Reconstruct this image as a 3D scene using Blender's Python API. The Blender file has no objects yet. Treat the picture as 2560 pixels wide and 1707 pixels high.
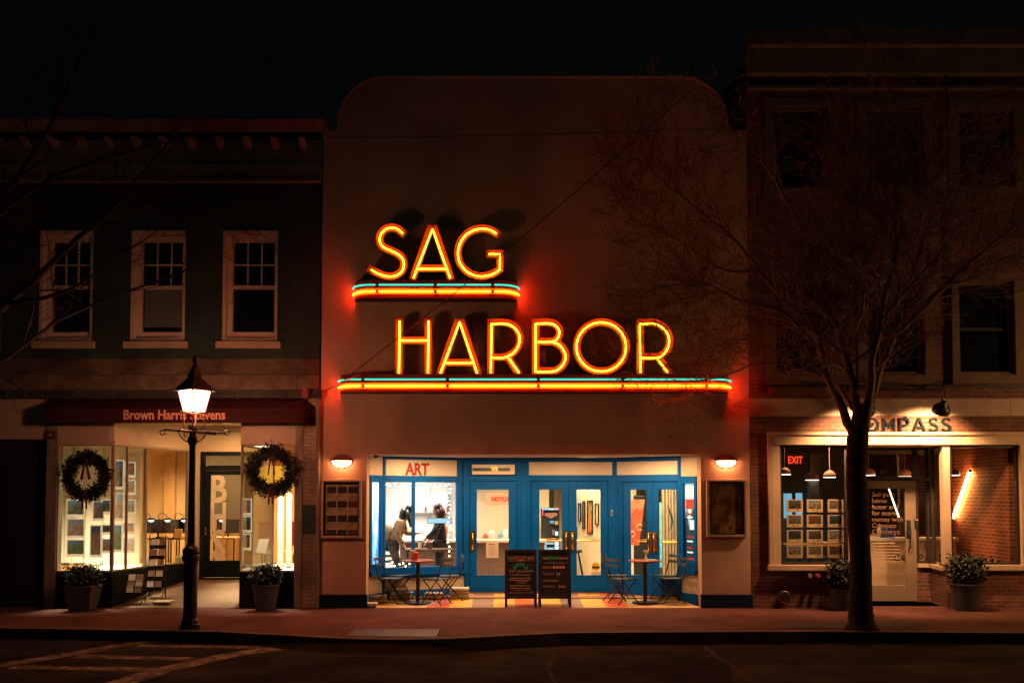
import bpy, bmesh, math, random
from mathutils import Vector, Matrix
random.seed(11)
SC = bpy.context.scene
R = math.radians
# ------------------------------------------------------------------ camera
AX, FL, CD, CH, PIT = 1260.0, 2450.0, 17.5, 2.0, R(2.5)      # axis column, focal px, distance to facades, eye height, pitch
CY = 1237 - FL*math.tan(PIT)
cam = bpy.data.cameras.new('camera'); camo = bpy.data.objects.new('camera', cam); SC.collection.objects.link(camo)
camo.location = (0, -CD, CH); camo.rotation_euler = (math.pi/2+PIT, 0, 0)
cam.lens = FL/2560*36; cam.sensor_width = 36; cam.shift_x = 20/2560; cam.shift_y = (CY-853.5)/2560
cam.clip_start = .1; cam.clip_end = 2000
SC.camera = camo
# ------------------------------------------------------------------ night sky
W = bpy.data.worlds.new("World"); SC.world = W; W.use_nodes = True
wn = W.node_tree.nodes; bg = wn['Background']
sky = wn.new('ShaderNodeTexSky'); sky.sky_type = 'NISHITA'; sky.sun_disc = False
sky.sun_elevation = R(-2.5); sky.sun_rotation = R(200); sky.altitude = 0
tint = wn.new('ShaderNodeMix'); tint.data_type = 'RGBA'; tint.blend_type = 'MULTIPLY'; tint.inputs[0].default_value = 1; tint.inputs[7].default_value = (.6, 1.05, 1.05, 1)
W.node_tree.links.new(sky.outputs[0], tint.inputs[6]); W.node_tree.links.new(tint.outputs[2], bg.inputs[0]); bg.inputs[1].default_value = .015
SC.view_settings.view_transform = 'Standard'; SC.view_settings.look = 'None'
SC.view_settings.exposure = 0; SC.view_settings.gamma = 1
cy = SC.cycles
cy.use_denoising = True; cy.max_bounces = 7; cy.diffuse_bounces = 3; cy.glossy_bounces = 3
cy.transmission_bounces = 4; cy.transparent_max_bounces = 24; cy.sample_clamp_indirect = 4
cy.caustics_reflective = False; cy.caustics_refractive = False
# ------------------------------------------------------------------ helpers
def ray(px, py):
    u = (px-AX)/FL; v = (CY-py)/FL
    return (u, math.cos(PIT)-v*math.sin(PIT), math.sin(PIT)+v*math.cos(PIT))
def at(px, py, Y=0):
    d = ray(px, py); t = (Y+CD)/d[1]
    return Vector((d[0]*t, Y, CH+d[2]*t))
def gnd(px, py, z=0):
    d = ray(px, py); t = (z-CH)/d[2]
    return Vector((d[0]*t, -CD+d[1]*t, z))
class Fr:
    """a vertical plane from P to Q (plan points); s runs along it, o stands out towards the street"""
    def __init__(s, P, Q):
        s.P = Vector(P); s.Q = Vector(Q); s.L = (s.Q-s.P).length; s.d = (s.Q-s.P)/s.L; s.n = Vector((s.d.y, -s.d.x))
    def pt(s, a, z, o=0):
        p = s.P + s.d*a + s.n*o
        return Vector((p.x, p.y, z))
    def hit(s, px, py):
        d = ray(px, py); C = Vector((0, -CD)) - s.P
        k = d[0]*(-s.d.y) + s.d.x*d[1]
        t = (C.x*s.d.y - C.y*s.d.x)/k
        a = (C + Vector((d[0], d[1]))*t).dot(s.d)
        return a, CH + d[2]*t
    def rect(s, x0, y0, x1, y1):
        ym = (y0+y1)/2; xm = (x0+x1)/2
        return s.hit(x0, ym)[0], s.hit(x1, ym)[0], s.hit(xm, y1)[1], s.hit(xm, y0)[1]
def plane_y(Y): return Fr((-20, Y), (20, Y))
FF = plane_y(0)
class MB:
    def __init__(s): s.v = []; s.f = []; s.m = []; s.mi = 0
    def add(s, vs, fs):
        k = len(s.v); s.v += [Vector(a) for a in vs]; s.f += [[i+k for i in f] for f in fs]; s.m += [s.mi]*len(fs)
        return s
    def hexa(s, c):   # 8 corners: bottom 4 ccw, top 4
        return s.add(c, [(0,3,2,1),(4,5,6,7),(0,1,5,4),(1,2,6,5),(2,3,7,6),(3,0,4,7)])
    def box(s, x0, x1, y0, y1, z0, z1):
        return s.hexa([(x0,y0,z0),(x1,y0,z0),(x1,y1,z0),(x0,y1,z0),(x0,y0,z1),(x1,y0,z1),(x1,y1,z1),(x0,y1,z1)])
    def fbox(s, fr, a0, a1, z0, z1, o0, o1):   # o0 back, o1 front
        return s.hexa([fr.pt(a0,z0,o1),fr.pt(a1,z0,o1),fr.pt(a1,z0,o0),fr.pt(a0,z0,o0),
                       fr.pt(a0,z1,o1),fr.pt(a1,z1,o1),fr.pt(a1,z1,o0),fr.pt(a0,z1,o0)])
    def ring(s, fr, O, I, o0, o1):   # rectangular frame O=(a0,a1,z0,z1) with hole I
        s.fbox(fr, O[0], I[0], O[2], O[3], o0, o1); s.fbox(fr, I[1], O[1], O[2], O[3], o0, o1)
        s.fbox(fr, I[0], I[1], O[2], I[2], o0, o1); s.fbox(fr, I[0], I[1], I[3], O[3], o0, o1)
        return s
    def prism(s, poly, y0, y1):   # polygon in (x,z), extruded along y
        n = len(poly)
        vs = [(p[0], y0, p[1]) for p in poly] + [(p[0], y1, p[1]) for p in poly]
        return s.add(vs, [list(range(n)), [2*n-1-i for i in range(n)]] + [[(i+1) % n, i, i+n, (i+1) % n+n] for i in range(n)])
    def slab(s, poly, z0, z1):    # polygon in (x,y), extruded along z
        n = len(poly)
        vs = [(p[0], p[1], z0) for p in poly] + [(p[0], p[1], z1) for p in poly]
        return s.add(vs, [[n-1-i for i in range(n)], list(range(n, 2*n))] + [[i, (i+1) % n, (i+1) % n+n, i+n] for i in range(n)])
    def tube(s, pts, r, n=6, cap=True, closed=False):
        pts = [Vector(p) for p in pts]; m = len(pts)
        rs = r if isinstance(r, (list, tuple)) else [r]*m
        vs = []; up = None
        for i in range(m):
            if closed: t = pts[(i+1) % m]-pts[i-1]
            else: t = pts[min(i+1, m-1)]-pts[max(i-1, 0)]
            if t.length < 1e-9: t = Vector((0, 0, 1))
            t.normalize()
            if up is None: up = Vector((0, 0, 1)) if abs(t.z) < .9 else Vector((1, 0, 0))
            a = t.cross(up)
            if a.length < 1e-4: a = t.cross(Vector((.3, 1, .2)))
            a.normalize(); b = a.cross(t); up = b
            for k in range(n):
                an = 2*math.pi*k/n; vs.append(pts[i] + (a*math.cos(an)+b*math.sin(an))*rs[i])
        fs = []
        for i in range(m if closed else m-1):
            j = (i+1) % m
            for k in range(n): fs.append((i*n+k, j*n+k, j*n+(k+1) % n, i*n+(k+1) % n))
        if cap and not closed: fs += [list(range(n)), [m*n-1-k for k in range(n)]]
        return s.add(vs, fs)
    def lathe(s, prof, c=(0, 0, 0), n=16, rot=0):   # prof [(r,z)]
        vs = []; m = len(prof)
        for r, z in prof:
            for k in range(n):
                an = 2*math.pi*k/n+rot; vs.append((c[0]+r*math.cos(an), c[1]+r*math.sin(an), c[2]+z))
        fs = [(i*n+k, i*n+(k+1) % n, (i+1)*n+(k+1) % n, (i+1)*n+k) for i in range(m-1) for k in range(n)]
        fs += [[n-1-k for k in range(n)], [(m-1)*n+k for k in range(n)]]
        return s.add(vs, fs)
    def ball(s, c, rx, ry=None, rz=None, n=10, m=6):
        ry = ry or rx; rz = rz or rx
        prof = [(math.sin(math.pi*i/m), -math.cos(math.pi*i/m)) for i in range(m+1)]
        vs = []
        for a, b in prof:
            for k in range(n):
                an = 2*math.pi*k/n; vs.append((c[0]+rx*max(a, .01)*math.cos(an), c[1]+ry*max(a, .01)*math.sin(an), c[2]+rz*b))
        return s.add(vs, [(i*n+k, i*n+(k+1) % n, (i+1)*n+(k+1) % n, (i+1)*n+k) for i in range(m) for k in range(n)])
    def quad(s, a, b, c, d): return s.add([a, b, c, d], [(0, 1, 2, 3)])
WL = {}
def tag(o, label=None, cat=None, group=None, kind=None):
    if label: o['label'] = label
    if cat: o['category'] = cat
    if group: o['group'] = group
    if kind: o['kind'] = kind
    return o
def thing(name, label, cat, loc=(0, 0, 0), group=None):
    o = bpy.data.objects.new(name, None); SC.collection.objects.link(o); o.location = loc
    o.empty_display_size = .2; WL[o.name] = Vector(loc); return tag(o, label, cat, group)
def link_mesh(name, me, parent, base):
    o = bpy.data.objects.new(name, me); SC.collection.objects.link(o)
    if parent is not None: o.parent = parent
    else: o.location = base
    WL[o.name] = base; return o
def ob(name, mb, mat, parent=None, label=None, cat=None, group=None, kind=None, smooth=False, bevel=0):
    if parent is not None: base = WL[parent.name]
    else:
        lo = [min(v[i] for v in mb.v) for i in range(3)]; hi = [max(v[i] for v in mb.v) for i in range(3)]
        base = Vector(((lo[0]+hi[0])/2, (lo[1]+hi[1])/2, lo[2])) if kind != 'structure' else Vector((0, 0, 0))
    me = bpy.data.meshes.new(name); me.from_pydata([v-base for v in mb.v], [], mb.f)
    for x in (mat if isinstance(mat, (list, tuple)) else [mat]): me.materials.append(x)
    if isinstance(mat, (list, tuple)): me.polygons.foreach_set('material_index', mb.m)
    if smooth: me.polygons.foreach_set('use_smooth', [True]*len(me.polygons))
    me.update()
    o = link_mesh(name, me, parent, base)
    if bevel:
        b = o.modifiers.new('bevel', 'BEVEL'); b.width = bevel; b.segments = 2; b.limit_method = 'ANGLE'
    return tag(o, label, cat, group, kind)
def text(name, body, pos, size, mat, parent=None, ext=.002, ax='CENTER', rotz=0, bold=0, sx=1, tilt=0, label=None, cat=None, kind=None):
    """lettering standing in a plane that faces the street, at pos (baseline)"""
    c = bpy.data.curves.new('lettering', 'FONT'); c.body = body; c.size = size; c.align_x = ax
    c.extrude = ext; c.offset = bold; c.resolution_u = 2
    t = bpy.data.objects.new('tmp', c); SC.collection.objects.link(t)
    bpy.context.view_layer.update()
    me = bpy.data.meshes.new_from_object(t.evaluated_get(bpy.context.evaluated_depsgraph_get()))
    bpy.data.objects.remove(t)
    base = WL[parent.name] if parent is not None else Vector(pos)
    M_ = Matrix.Translation(Vector(pos)-base) @ Matrix.Rotation(rotz, 4, 'Z') @ Matrix.Rotation(math.pi/2+tilt, 4, 'X') @ Matrix.Diagonal((sx, 1, 1, 1))
    me.transform(M_); me.materials.clear(); me.materials.append(mat)
    return tag(link_mesh(name, me, parent, base), label, cat, None, kind)
def dup(root, loc=None, rz=None, label=None, scale=None):
    def cp(o, par):
        c = o.copy(); SC.collection.objects.link(c)
        if par is not None: c.parent = par
        for ch in o.children: cp(ch, c)
        return c
    r = cp(root, None)
    if loc is not None: r.location = loc
    if rz is not None: r.rotation_euler = (0, 0, rz)
    if scale: r.scale = (scale,)*3
    if label: r['label'] = label
    return r
# ------------------------------------------------------------------ materials
def mk(name):
    m = bpy.data.materials.new(name); m.use_nodes = True
    n = m.node_tree.nodes; return m, n, m.node_tree.links, n['Principled BSDF']
def M(name, c, rough=.6, metal=0, var=.18, vs=2.5, bump=0, bs=60, streak=0, coat=0, spec=None):
    m, n, l, b = mk(name)
    b.inputs['Roughness'].default_value = rough; b.inputs['Metallic'].default_value = metal
    if coat: b.inputs['Coat Weight'].default_value = coat
    if spec is not None: b.inputs['Specular IOR Level'].default_value = spec
    g = n.new('ShaderNodeNewGeometry')
    nz = n.new('ShaderNodeTexNoise'); nz.inputs['Scale'].default_value = vs; nz.inputs['Detail'].default_value = 5
    mp = n.new('ShaderNodeMapping'); l.new(g.outputs['Position'], mp.inputs[0]); l.new(mp.outputs[0], nz.inputs['Vector'])
    if streak: mp.inputs['Scale'].default_value = (streak, 1, .25)
    rp = n.new('ShaderNodeValToRGB'); l.new(nz.outputs[0], rp.inputs[0])
    rp.color_ramp.elements[0].position = .3; rp.color_ramp.elements[1].position = .72
    rp.color_ramp.elements[0].color = tuple(x*(1-var) for x in c)+(1,); rp.color_ramp.elements[1].color = tuple(min(1, x*(1+var)) for x in c)+(1,)
    l.new(rp.outputs[0], b.inputs['Base Color'])
    mr = n.new('ShaderNodeMapRange'); l.new(nz.outputs[0], mr.inputs[0])
    mr.inputs[3].default_value = max(0, rough-.08); mr.inputs[4].default_value = min(1, rough+.08); l.new(mr.outputs[0], b.inputs['Roughness'])
    if bump:
        n2 = n.new('ShaderNodeTexNoise'); n2.inputs['Scale'].default_value = bs; n2.inputs['Detail'].default_value = 4
        l.new(g.outputs['Position'], n2.inputs['Vector'])
        bp = n.new('ShaderNodeBump'); bp.inputs['Strength'].default_value = bump; bp.inputs['Distance'].default_value = .02
        l.new(n2.outputs[0], bp.inputs['Height']); l.new(bp.outputs[0], b.inputs['Normal'])
    return m
def E(name, c, st, sample=True):
    m, n, l, b = mk(name)
    b.inputs['Base Color'].default_value = tuple(min(1, x)*.06 for x in c)+(1,)
    b.inputs['Emission Color'].default_value = tuple(c)+(1,); b.inputs['Emission Strength'].default_value = st
    b.inputs['Roughness'].default_value = .9; b.inputs['Specular IOR Level'].default_value = 0
    if not sample: m.cycles.emission_sampling = 'NONE'
    return m
def brick(name, c1, c2, mortar, bump=.6, var=.5, bw=.21, rh=.068, mo=.008, rough=.8):
    m, n, l, b = mk(name); b.inputs['Roughness'].default_value = rough
    g = n.new('ShaderNodeNewGeometry'); sp = n.new('ShaderNodeSeparateXYZ'); l.new(g.outputs['Position'], sp.inputs[0])
    ad = n.new('ShaderNodeMath'); l.new(sp.outputs[0], ad.inputs[0]); l.new(sp.outputs[1], ad.inputs[1])
    cb = n.new('ShaderNodeCombineXYZ'); l.new(ad.outputs[0], cb.inputs[0]); l.new(sp.outputs[2], cb.inputs[1])
    br = n.new('ShaderNodeTexBrick'); l.new(cb.outputs[0], br.inputs['Vector'])
    br.inputs['Scale'].default_value = 1; br.inputs['Brick Width'].default_value = bw; br.inputs['Row Height'].default_value = rh
    br.inputs['Mortar Size'].default_value = mo; br.inputs['Mortar Smooth'].default_value = .2; br.inputs['Bias'].default_value = -.1
    br.inputs['Color1'].default_value = c1+(1,); br.inputs['Color2'].default_value = c2+(1,); br.inputs['Mortar'].default_value = mortar+(1,)
    nz = n.new('ShaderNodeTexNoise'); nz.inputs['Scale'].default_value = 1.3; nz.inputs['Detail'].default_value = 6; l.new(g.outputs['Position'], nz.inputs['Vector'])
    mr = n.new('ShaderNodeMapRange'); l.new(nz.outputs[0], mr.inputs[0]); mr.inputs[1].default_value = .3; mr.inputs[2].default_value = .7
    mr.inputs[3].default_value = 1-var; mr.inputs[4].default_value = 1+var*.4
    mx = n.new('ShaderNodeMix'); mx.data_type = 'RGBA'; mx.blend_type = 'MULTIPLY'; mx.inputs[0].default_value = 1
    l.new(br.outputs[0], mx.inputs[6]); l.new(mr.outputs[0], mx.inputs[7]); l.new(mx.outputs[2], b.inputs['Base Color'])
    bp = n.new('ShaderNodeBump'); bp.invert = True; bp.inputs['Strength'].default_value = bump; bp.inputs['Distance'].default_value = .01
    l.new(br.outputs[1], bp.inputs['Height']); l.new(bp.outputs[0], b.inputs['Normal'])
    return m
def glass(name, tint=(.93, .96, .95), refl=1.0):
    m = bpy.data.materials.new(name); m.use_nodes = True; n = m.node_tree.nodes; l = m.node_tree.links; n.clear()
    o = n.new('ShaderNodeOutputMaterial'); t = n.new('ShaderNodeBsdfTransparent'); t.inputs[0].default_value = tint+(1,)
    g = n.new('ShaderNodeBsdfGlossy'); g.inputs['Roughness'].default_value = .02
    lw_ = n.new('ShaderNodeLayerWeight'); pw = n.new('ShaderNodeMath'); pw.operation = 'POWER'; pw.inputs[1].default_value = 5; l.new(lw_.outputs['Facing'], pw.inputs[0])
    mu = n.new('ShaderNodeMath'); mu.operation = 'MULTIPLY_ADD'; mu.inputs[1].default_value = .6; mu.inputs[2].default_value = .035*refl; l.new(pw.outputs[0], mu.inputs[0])
    x = n.new('ShaderNodeMixShader'); l.new(mu.outputs[0], x.inputs[0]); l.new(t.outputs[0], x.inputs[1]); l.new(g.outputs[0], x.inputs[2])
    l.new(x.outputs[0], o.inputs[0]); return m
def picture(name, cols, scale=4, emit=0, band=.5):
    """a printed picture: blotches of the given colours, lighter sky towards its top"""
    m, n, l, b = mk(name); b.inputs['Roughness'].default_value = .35
    tc = n.new('ShaderNodeTexCoord'); nz = n.new('ShaderNodeTexNoise'); nz.inputs['Scale'].default_value = scale; nz.inputs['Detail'].default_value = 3
    l.new(tc.outputs['Generated'], nz.inputs['Vector'])
    sp = n.new('ShaderNodeSeparateXYZ'); l.new(tc.outputs['Generated'], sp.inputs[0])
    a = n.new('ShaderNodeMath'); a.operation = 'MULTIPLY'; a.inputs[1].default_value = band; l.new(sp.outputs[2], a.inputs[0])
    a2 = n.new('ShaderNodeMath'); l.new(a.outputs[0], a2.inputs[0])
    a3 = n.new('ShaderNodeMath'); a3.operation = 'MULTIPLY'; a3.inputs[1].default_value = 1.5; l.new(nz.outputs[0], a3.inputs[0])
    a4 = n.new('ShaderNodeMath'); a4.operation = 'SUBTRACT'; a4.inputs[1].default_value = .25+band*.5; l.new(a3.outputs[0], a4.inputs[0]); l.new(a4.outputs[0], a2.inputs[1])
    rp = n.new('ShaderNodeValToRGB'); l.new(a2.outputs[0], rp.inputs[0]); rp.color_ramp.interpolation = 'LINEAR'
    while len(rp.color_ramp.elements) < len(cols): rp.color_ramp.elements.new(.5)
    for i, c in enumerate(cols):
        rp.color_ramp.elements[i].position = .15+.7*i/(len(cols)-1); rp.color_ramp.elements[i].color = c+(1,)
    l.new(rp.outputs[0], b.inputs['Base Color'])
    if emit: l.new(rp.outputs[0], b.inputs['Emission Color']); b.inputs['Emission Strength'].default_value = emit; m.cycles.emission_sampling = 'NONE'
    return m
stucco = M('stucco', (.50, .335, .23), .9, var=.2, vs=.8, bump=.25, bs=90)
blue = M('blue_paint', (.0006, .105, .42), .5, var=.12, vs=3, spec=.15)
blue2 = M('dark_blue_paint', (.003, .018, .035), .5, var=.2, spec=.2)
cream = M('cream_paint', (.62, .50, .36), .6, var=.08, vs=1.5)
panelm = M('white_panel', (.72, .64, .52), .45, var=.06, vs=1)
trimw = M('cream_trim', (.55, .47, .36), .55, var=.12)
limestone = M('limestone', (.42, .34, .25), .8, var=.15, vs=3, bump=.2)
brickR = brick('red_brick', (.20, .068, .038), (.10, .036, .024), (.20, .14, .09))
brickIn = brick('interior_brick', (.32, .065, .024), (.18, .038, .016), (.42, .22, .09))
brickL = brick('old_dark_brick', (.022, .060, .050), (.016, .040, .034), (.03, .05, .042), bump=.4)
brickP = brick('painted_brick', (.36, .28, .19), (.30, .23, .15), (.2, .15, .1), bump=.5, var=.6)
boards = M('weathered_board', (.13, .10, .065), .8, var=.45, vs=4, bump=.3, bs=25)
greytrim = M('grey_trim', (.20, .18, .14), .7, var=.25, vs=3)
maroon = M('maroon_canvas', (.045, .014, .012), .9, spec=.1, var=.2, bump=.15, bs=120)
black = M('black_metal', (.012, .014, .015), .45, var=.3)
blackp = M('black_paint', (.012, .014, .015), .55, var=.3)
darkdoor = M('dark_door_paint', (.003, .008, .010), .5, var=.2, spec=.2)
darkpane = M('dark_window_pane', (.006, .009, .010), .06, var=.3, spec=.6)
blind = M('roller_blind', (.10, .13, .12), .8, var=.1)
brass = M('brass', (.75, .42, .10), .28, 1, var=.15)
bronze = M('bronze_frame', (.12, .07, .04), .5, .4, var=.2)
glassm = glass('window_glass'); glassd = glass('display_glass', (.88, .92, .9), 1.2)
asphalt = M('asphalt', (.038, .036, .030), 1.0, spec=.02, var=.45, vs=1.2, bump=.7, bs=130)
concrete = M('pavement_concrete', (.108, .043, .032), .9, spec=.15, var=.25, vs=1.3, bump=.35, bs=70)  # the neon's red wash is partly put into the concrete colour
kerbm = M('kerb_stone', (.12, .085, .06), .85, spec=.15, var=.25, bump=.3, bs=50)
soil = M('bare_soil', (.035, .025, .016), .95, var=.4, vs=8, bump=.8, bs=60)
roadpaint = M('road_paint', (.20, .15, .105), .8, var=.75, vs=9, spec=.15, bump=.5, bs=120)
def weather(m, amt, sx, sz, lo, hi, seed=0.0):
    n = m.node_tree.nodes; l = m.node_tree.links; b = n['Principled BSDF']; src = b.inputs['Base Color'].links[0].from_socket
    g_ = n.new('ShaderNodeNewGeometry'); mp = n.new('ShaderNodeMapping'); mp.inputs['Scale'].default_value = (sx, sx, sz); mp.inputs['Location'].default_value = (seed, 0, seed)
    nz = n.new('ShaderNodeTexNoise'); nz.inputs['Scale'].default_value = 1; nz.inputs['Detail'].default_value = 7; nz.inputs['Roughness'].default_value = .65
    l.new(g_.outputs['Position'], mp.inputs[0]); l.new(mp.outputs[0], nz.inputs['Vector'])
    mr = n.new('ShaderNodeMapRange'); l.new(nz.outputs[0], mr.inputs[0]); mr.inputs[1].default_value = lo; mr.inputs[2].default_value = hi; mr.inputs[3].default_value = 1; mr.inputs[4].default_value = 1-amt
    mx = n.new('ShaderNodeMix'); mx.data_type = 'RGBA'; mx.blend_type = 'MULTIPLY'; mx.inputs[0].default_value = 1
    l.new(src, mx.inputs[6]); l.new(mr.outputs[0], mx.inputs[7]); l.new(mx.outputs[2], b.inputs['Base Color'])
weather(stucco, .13, 5, .5, .52, .75); weather(stucco, .25, .8, .7, .45, .75, 5)
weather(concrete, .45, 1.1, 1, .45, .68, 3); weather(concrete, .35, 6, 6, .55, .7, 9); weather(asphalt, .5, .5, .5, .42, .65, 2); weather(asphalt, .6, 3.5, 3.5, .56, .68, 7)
weather(roadpaint, .75, 5, 5, .45, .62, 4); weather(cream, .12, 3, 1, .5, .75, 1); weather(kerbm, .5, 2.5, 2.5, .45, .7, 1); weather(greytrim, .4, 5, 1.2, .45, .7, 2)
bark = M('bark', (.030, .022, .017), .95, var=.55, vs=16, bump=1.0, bs=38, spec=.1)
twig2 = M('shaded_twig_bark', (.018, .016, .014), .9); twig = M('twig_bark', (.16, .09, .05), .8, var=.3, vs=9)  # dark copy: the left tree's dimness is put into its twig colour
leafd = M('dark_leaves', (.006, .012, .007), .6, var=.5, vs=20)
ribbon_red = M('red_ribbon', (.07, .006, .006), .7)
potm = M('grey_planter', (.035, .038, .034), .7, var=.3, bump=.2)
silver = M('poster_case_frame', (.55, .42, .30), .4, .5, var=.1)
paper = M('paper', (.62, .56, .46), .7, var=.08)
redpaint = M('red_lettering', (.40, .012, .015), .5)
white = M('white_paint', (.78, .74, .68), .5, var=.05)
wood = M('light_wood', (.42, .24, .11), .5, var=.2, vs=6)
floorw = M('wood_floor', (.30, .17, .08), .4, var=.2, vs=5)
counterm = M('speckled_counter', (.16, .095, .06), .6, var=.5, vs=30)
def join_u(items): return items
# ------------------------------------------------------------------ ground
sw_lo = [gnd(*p) for p in ((-700, 1566), (0, 1571), (300, 1575), (550, 1580), (700, 1588), (862, 1597), (1000, 1599), (1120, 1597), (1260, 1590), (1400, 1583), (1600, 1581), (2030, 1579), (2560, 1583), (3600, 1586))]
road = MB(); road.add([(-300, -300, -.155), (300, -300, -.155), (300, 40, -.155), (-300, 40, -.155)], [(0, 1, 2, 3)])
ob('road', road, asphalt, kind='structure')
pav = MB()
edge = [(p.x, p.y) for p in sw_lo]
inner = [(p.x, p.y+.16) for p in sw_lo]
pav.slab(inner+[(60, .3), (-60, .3)], -.3, 0)
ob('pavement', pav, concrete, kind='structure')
kb = MB()
for i in range(len(edge)-1):
    a, b, c, d = edge[i], edge[i+1], inner[i+1], inner[i]
    zt = .006
    kb.hexa([(a[0], a[1], -.3), (b[0], b[1], -.3), (c[0], c[1], -.3), (d[0], d[1], -.3), (a[0], a[1]+.012, zt), (b[0], b[1]+.012, zt), (c[0], c[1], zt), (d[0], d[1], zt)])
ob('kerb', kb, kerbm, kind='structure')
rm = MB(); rl = [gnd(*p) for p in ((640, 1585), (720, 1589.5), (800, 1594), (862, 1597), (940, 1598.3), (1000, 1599), (1060, 1598.3), (1130, 1596.4), (1200, 1593.2))]
hz_ = [-.154, -.11, -.07, -.045, -.035, -.035, -.05, -.10, -.154]
for i in range(len(rl)-1):
    a, b = rl[i], rl[i+1]
    rm.add([(a.x, a.y+.02, hz_[i]), (b.x, b.y+.02, hz_[i+1]), (b.x, b.y-.26, -.1545), (a.x, a.y-.26, -.1545)], [(0, 3, 2, 1)])
ob('road_ramp', rm, asphalt, kind='structure')
# expansion joints in the pavement (dark grooves) and fine cracks
jm = M('joint_dirt', (.035, .028, .022), .95)
jt = MB()
def strip(mb, pts, w, z=.0):
    n = len(pts); L = []; Rr = []
    for i in range(n):
        t = Vector(pts[min(i+1, n-1)][:2])-Vector(pts[max(i-1, 0)][:2]); t.normalize(); q = Vector((-t.y, t.x))*w*.5
        ww = w if not callable(w) else w
        L.append((pts[i][0]+q.x, pts[i][1]+q.y, z)); Rr.append((pts[i][0]-q.x, pts[i][1]-q.y, z))
    mb.add(L+Rr, [(i, i+n, i+1+n, i+1) for i in range(n-1)])
for X in (-9.1, -7.4, -5.55, -3.95, -2.35, -.68, 1.0, 2.75, 4.45, 6.2, 8.0, 9.8):
    ys = [0, -.9, -1.9, -2.7]
    strip(jt, [(X+random.uniform(-.012, .012), y) for y in ys], .022, .004)
strip(jt, [(-20, -.02), (20, -.02)], .02, .0045)
ob('pavement_joints', jt, jm, kind='structure')
def wob(a, b, n=14, w=.03):
    return [(a[0]+(b[0]-a[0])*i/n+random.uniform(-w, w), a[1]+(b[1]-a[1])*i/n+random.uniform(-w, w)) for i in range(n+1)]
ck = MB(); tar = M('tar_seal', (.018, .016, .015), .5)
redroad = M('sealed_crack', (.060, .042, .034), .9, spec=.02)
g = lambda x, y: gnd(x, y, -.155)
strip(ck, wob(g(1385, 1635), g(1372, 1672)), .05, -.151); strip(ck, wob(g(1372, 1672), g(1388, 1707), w=.02), .045, -.151)
strip(ck, wob(g(1760, 1615), g(1830, 1665)), .07, -.151); strip(ck, wob(g(1830, 1665), g(1885, 1707)), .09, -.151)
strip(ck, wob(g(1250, 1623), g(2560, 1627), 60, .02), .05, -.1515)
ob('road_crack', ck, redroad, kind='structure')
mark = MB()
def rp(pts, w): strip(mark, [g(*p) for p in pts], w, -.150 - .0003*len(mark.f))
rp([(-60, 1672), (150, 1640), (300, 1613), (400, 1602), (480, 1598)], .30)
rp([(480, 1599.5), (640, 1602), (840, 1605)], .24)
rp([(235, 1726), (400, 1676), (560, 1640), (660, 1624), (760, 1612), (880, 1602.5)], .34)
for a, b in (((345, 1613.5), (740, 1617.5)), ((195, 1639), (480, 1646)), ((30, 1666), (400, 1672)), ((-80, 1694), (290, 1698)), ((330, 1622), (590, 1631))):
    rp([a, ((a[0]+b[0])/2, (a[1]+b[1])/2+.5), b], .24)
ob('road_marking', mark, roadpaint, kind='structure')
patch = MB(); strip(patch, wob(g(1150, 1660), g(2650, 1668), 30, .03), .02, -.1505)
p_ = [g(1160, 1662), g(2900, 1668), g(2900, 1760), g(1120, 1760)]
pm = M('asphalt_patch', (.050, .046, .038), 1.0, spec=.02, var=.5, vs=1.5, bump=.9, bs=110)
pt = MB(); pt.add([(p.x, p.y, -.1525) for p in (g(1830, 1660), g(2900, 1660), g(2900, 1760), g(1830, 1760))], [(3, 2, 1, 0)])
ob('road_patch', pt, pm, kind='structure')
# soil pit under the street tree
sp = MB(); c = [gnd(*p) for p in ((1975, 1556), (2300, 1556), (2330, 1571), (1945, 1570))]
sp.add([(p.x, p.y, .0085) for p in c], [(3, 2, 1, 0)])
ob('tree_pit_soil', sp, soil, kind='structure')
# ------------------------------------------------------------------ CINEMA
XL = at(794, 1480).x; XR = at(1878, 1480).x
cin = thing('cinema_building', 'tall stucco cinema with rounded parapet corners and deep blue entrance recess', 'building', ((XL+XR)/2, .2, 0))
ox0, ox1, oz = at(915.5, 1400).x, at(1754, 1400).x, at(1300, 1135).z
shz = at(830, 327).z; topz = at(1300, 193).z
sx0, sx1 = at(846, 300).x, at(1818, 300).x
def arc(cx, cz, r, a0, a1, n=12): return [(cx+r*math.cos(R(a0+(a1-a0)*i/n)), cz+r*math.sin(R(a0+(a1-a0)*i/n))) for i in range(n+1)]
rr = .85
w = MB()
w.prism([(XL, oz), (XR, oz), (XR, shz), (sx1, shz)] + arc(sx1-rr, topz-rr, rr, 0, 90) + arc(sx0+rr, topz-rr, rr, 90, 180) + [(sx0, shz), (XL, shz)], 0, .35)
w.box(XL, ox0, 0, .35, .001, oz); w.box(ox1, XR, 0, .35, .001, oz)
ob('facade_wall', w, stucco, cin)
cap_ = MB(); cp = arc(sx1-rr, topz-rr, rr, 0, 90) + arc(sx0+rr, topz-rr, rr, 90, 180)
cap_.tube([(p[0], -.01, p[1]) for p in [(sx1, shz)]+cp+[(sx0, shz)]], .02, 5)
ob('parapet_coping', cap_, stucco, cin)
bz = at(850, 1485).z
for a, b in ((XL-.02, ox0+.03), (ox1-.03, XR+.02)):
    pb = MB(); pb.box(a, b, -.05, .0, .002, bz); ob('plinth', pb, blue2, cin, bevel=.008)
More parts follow.
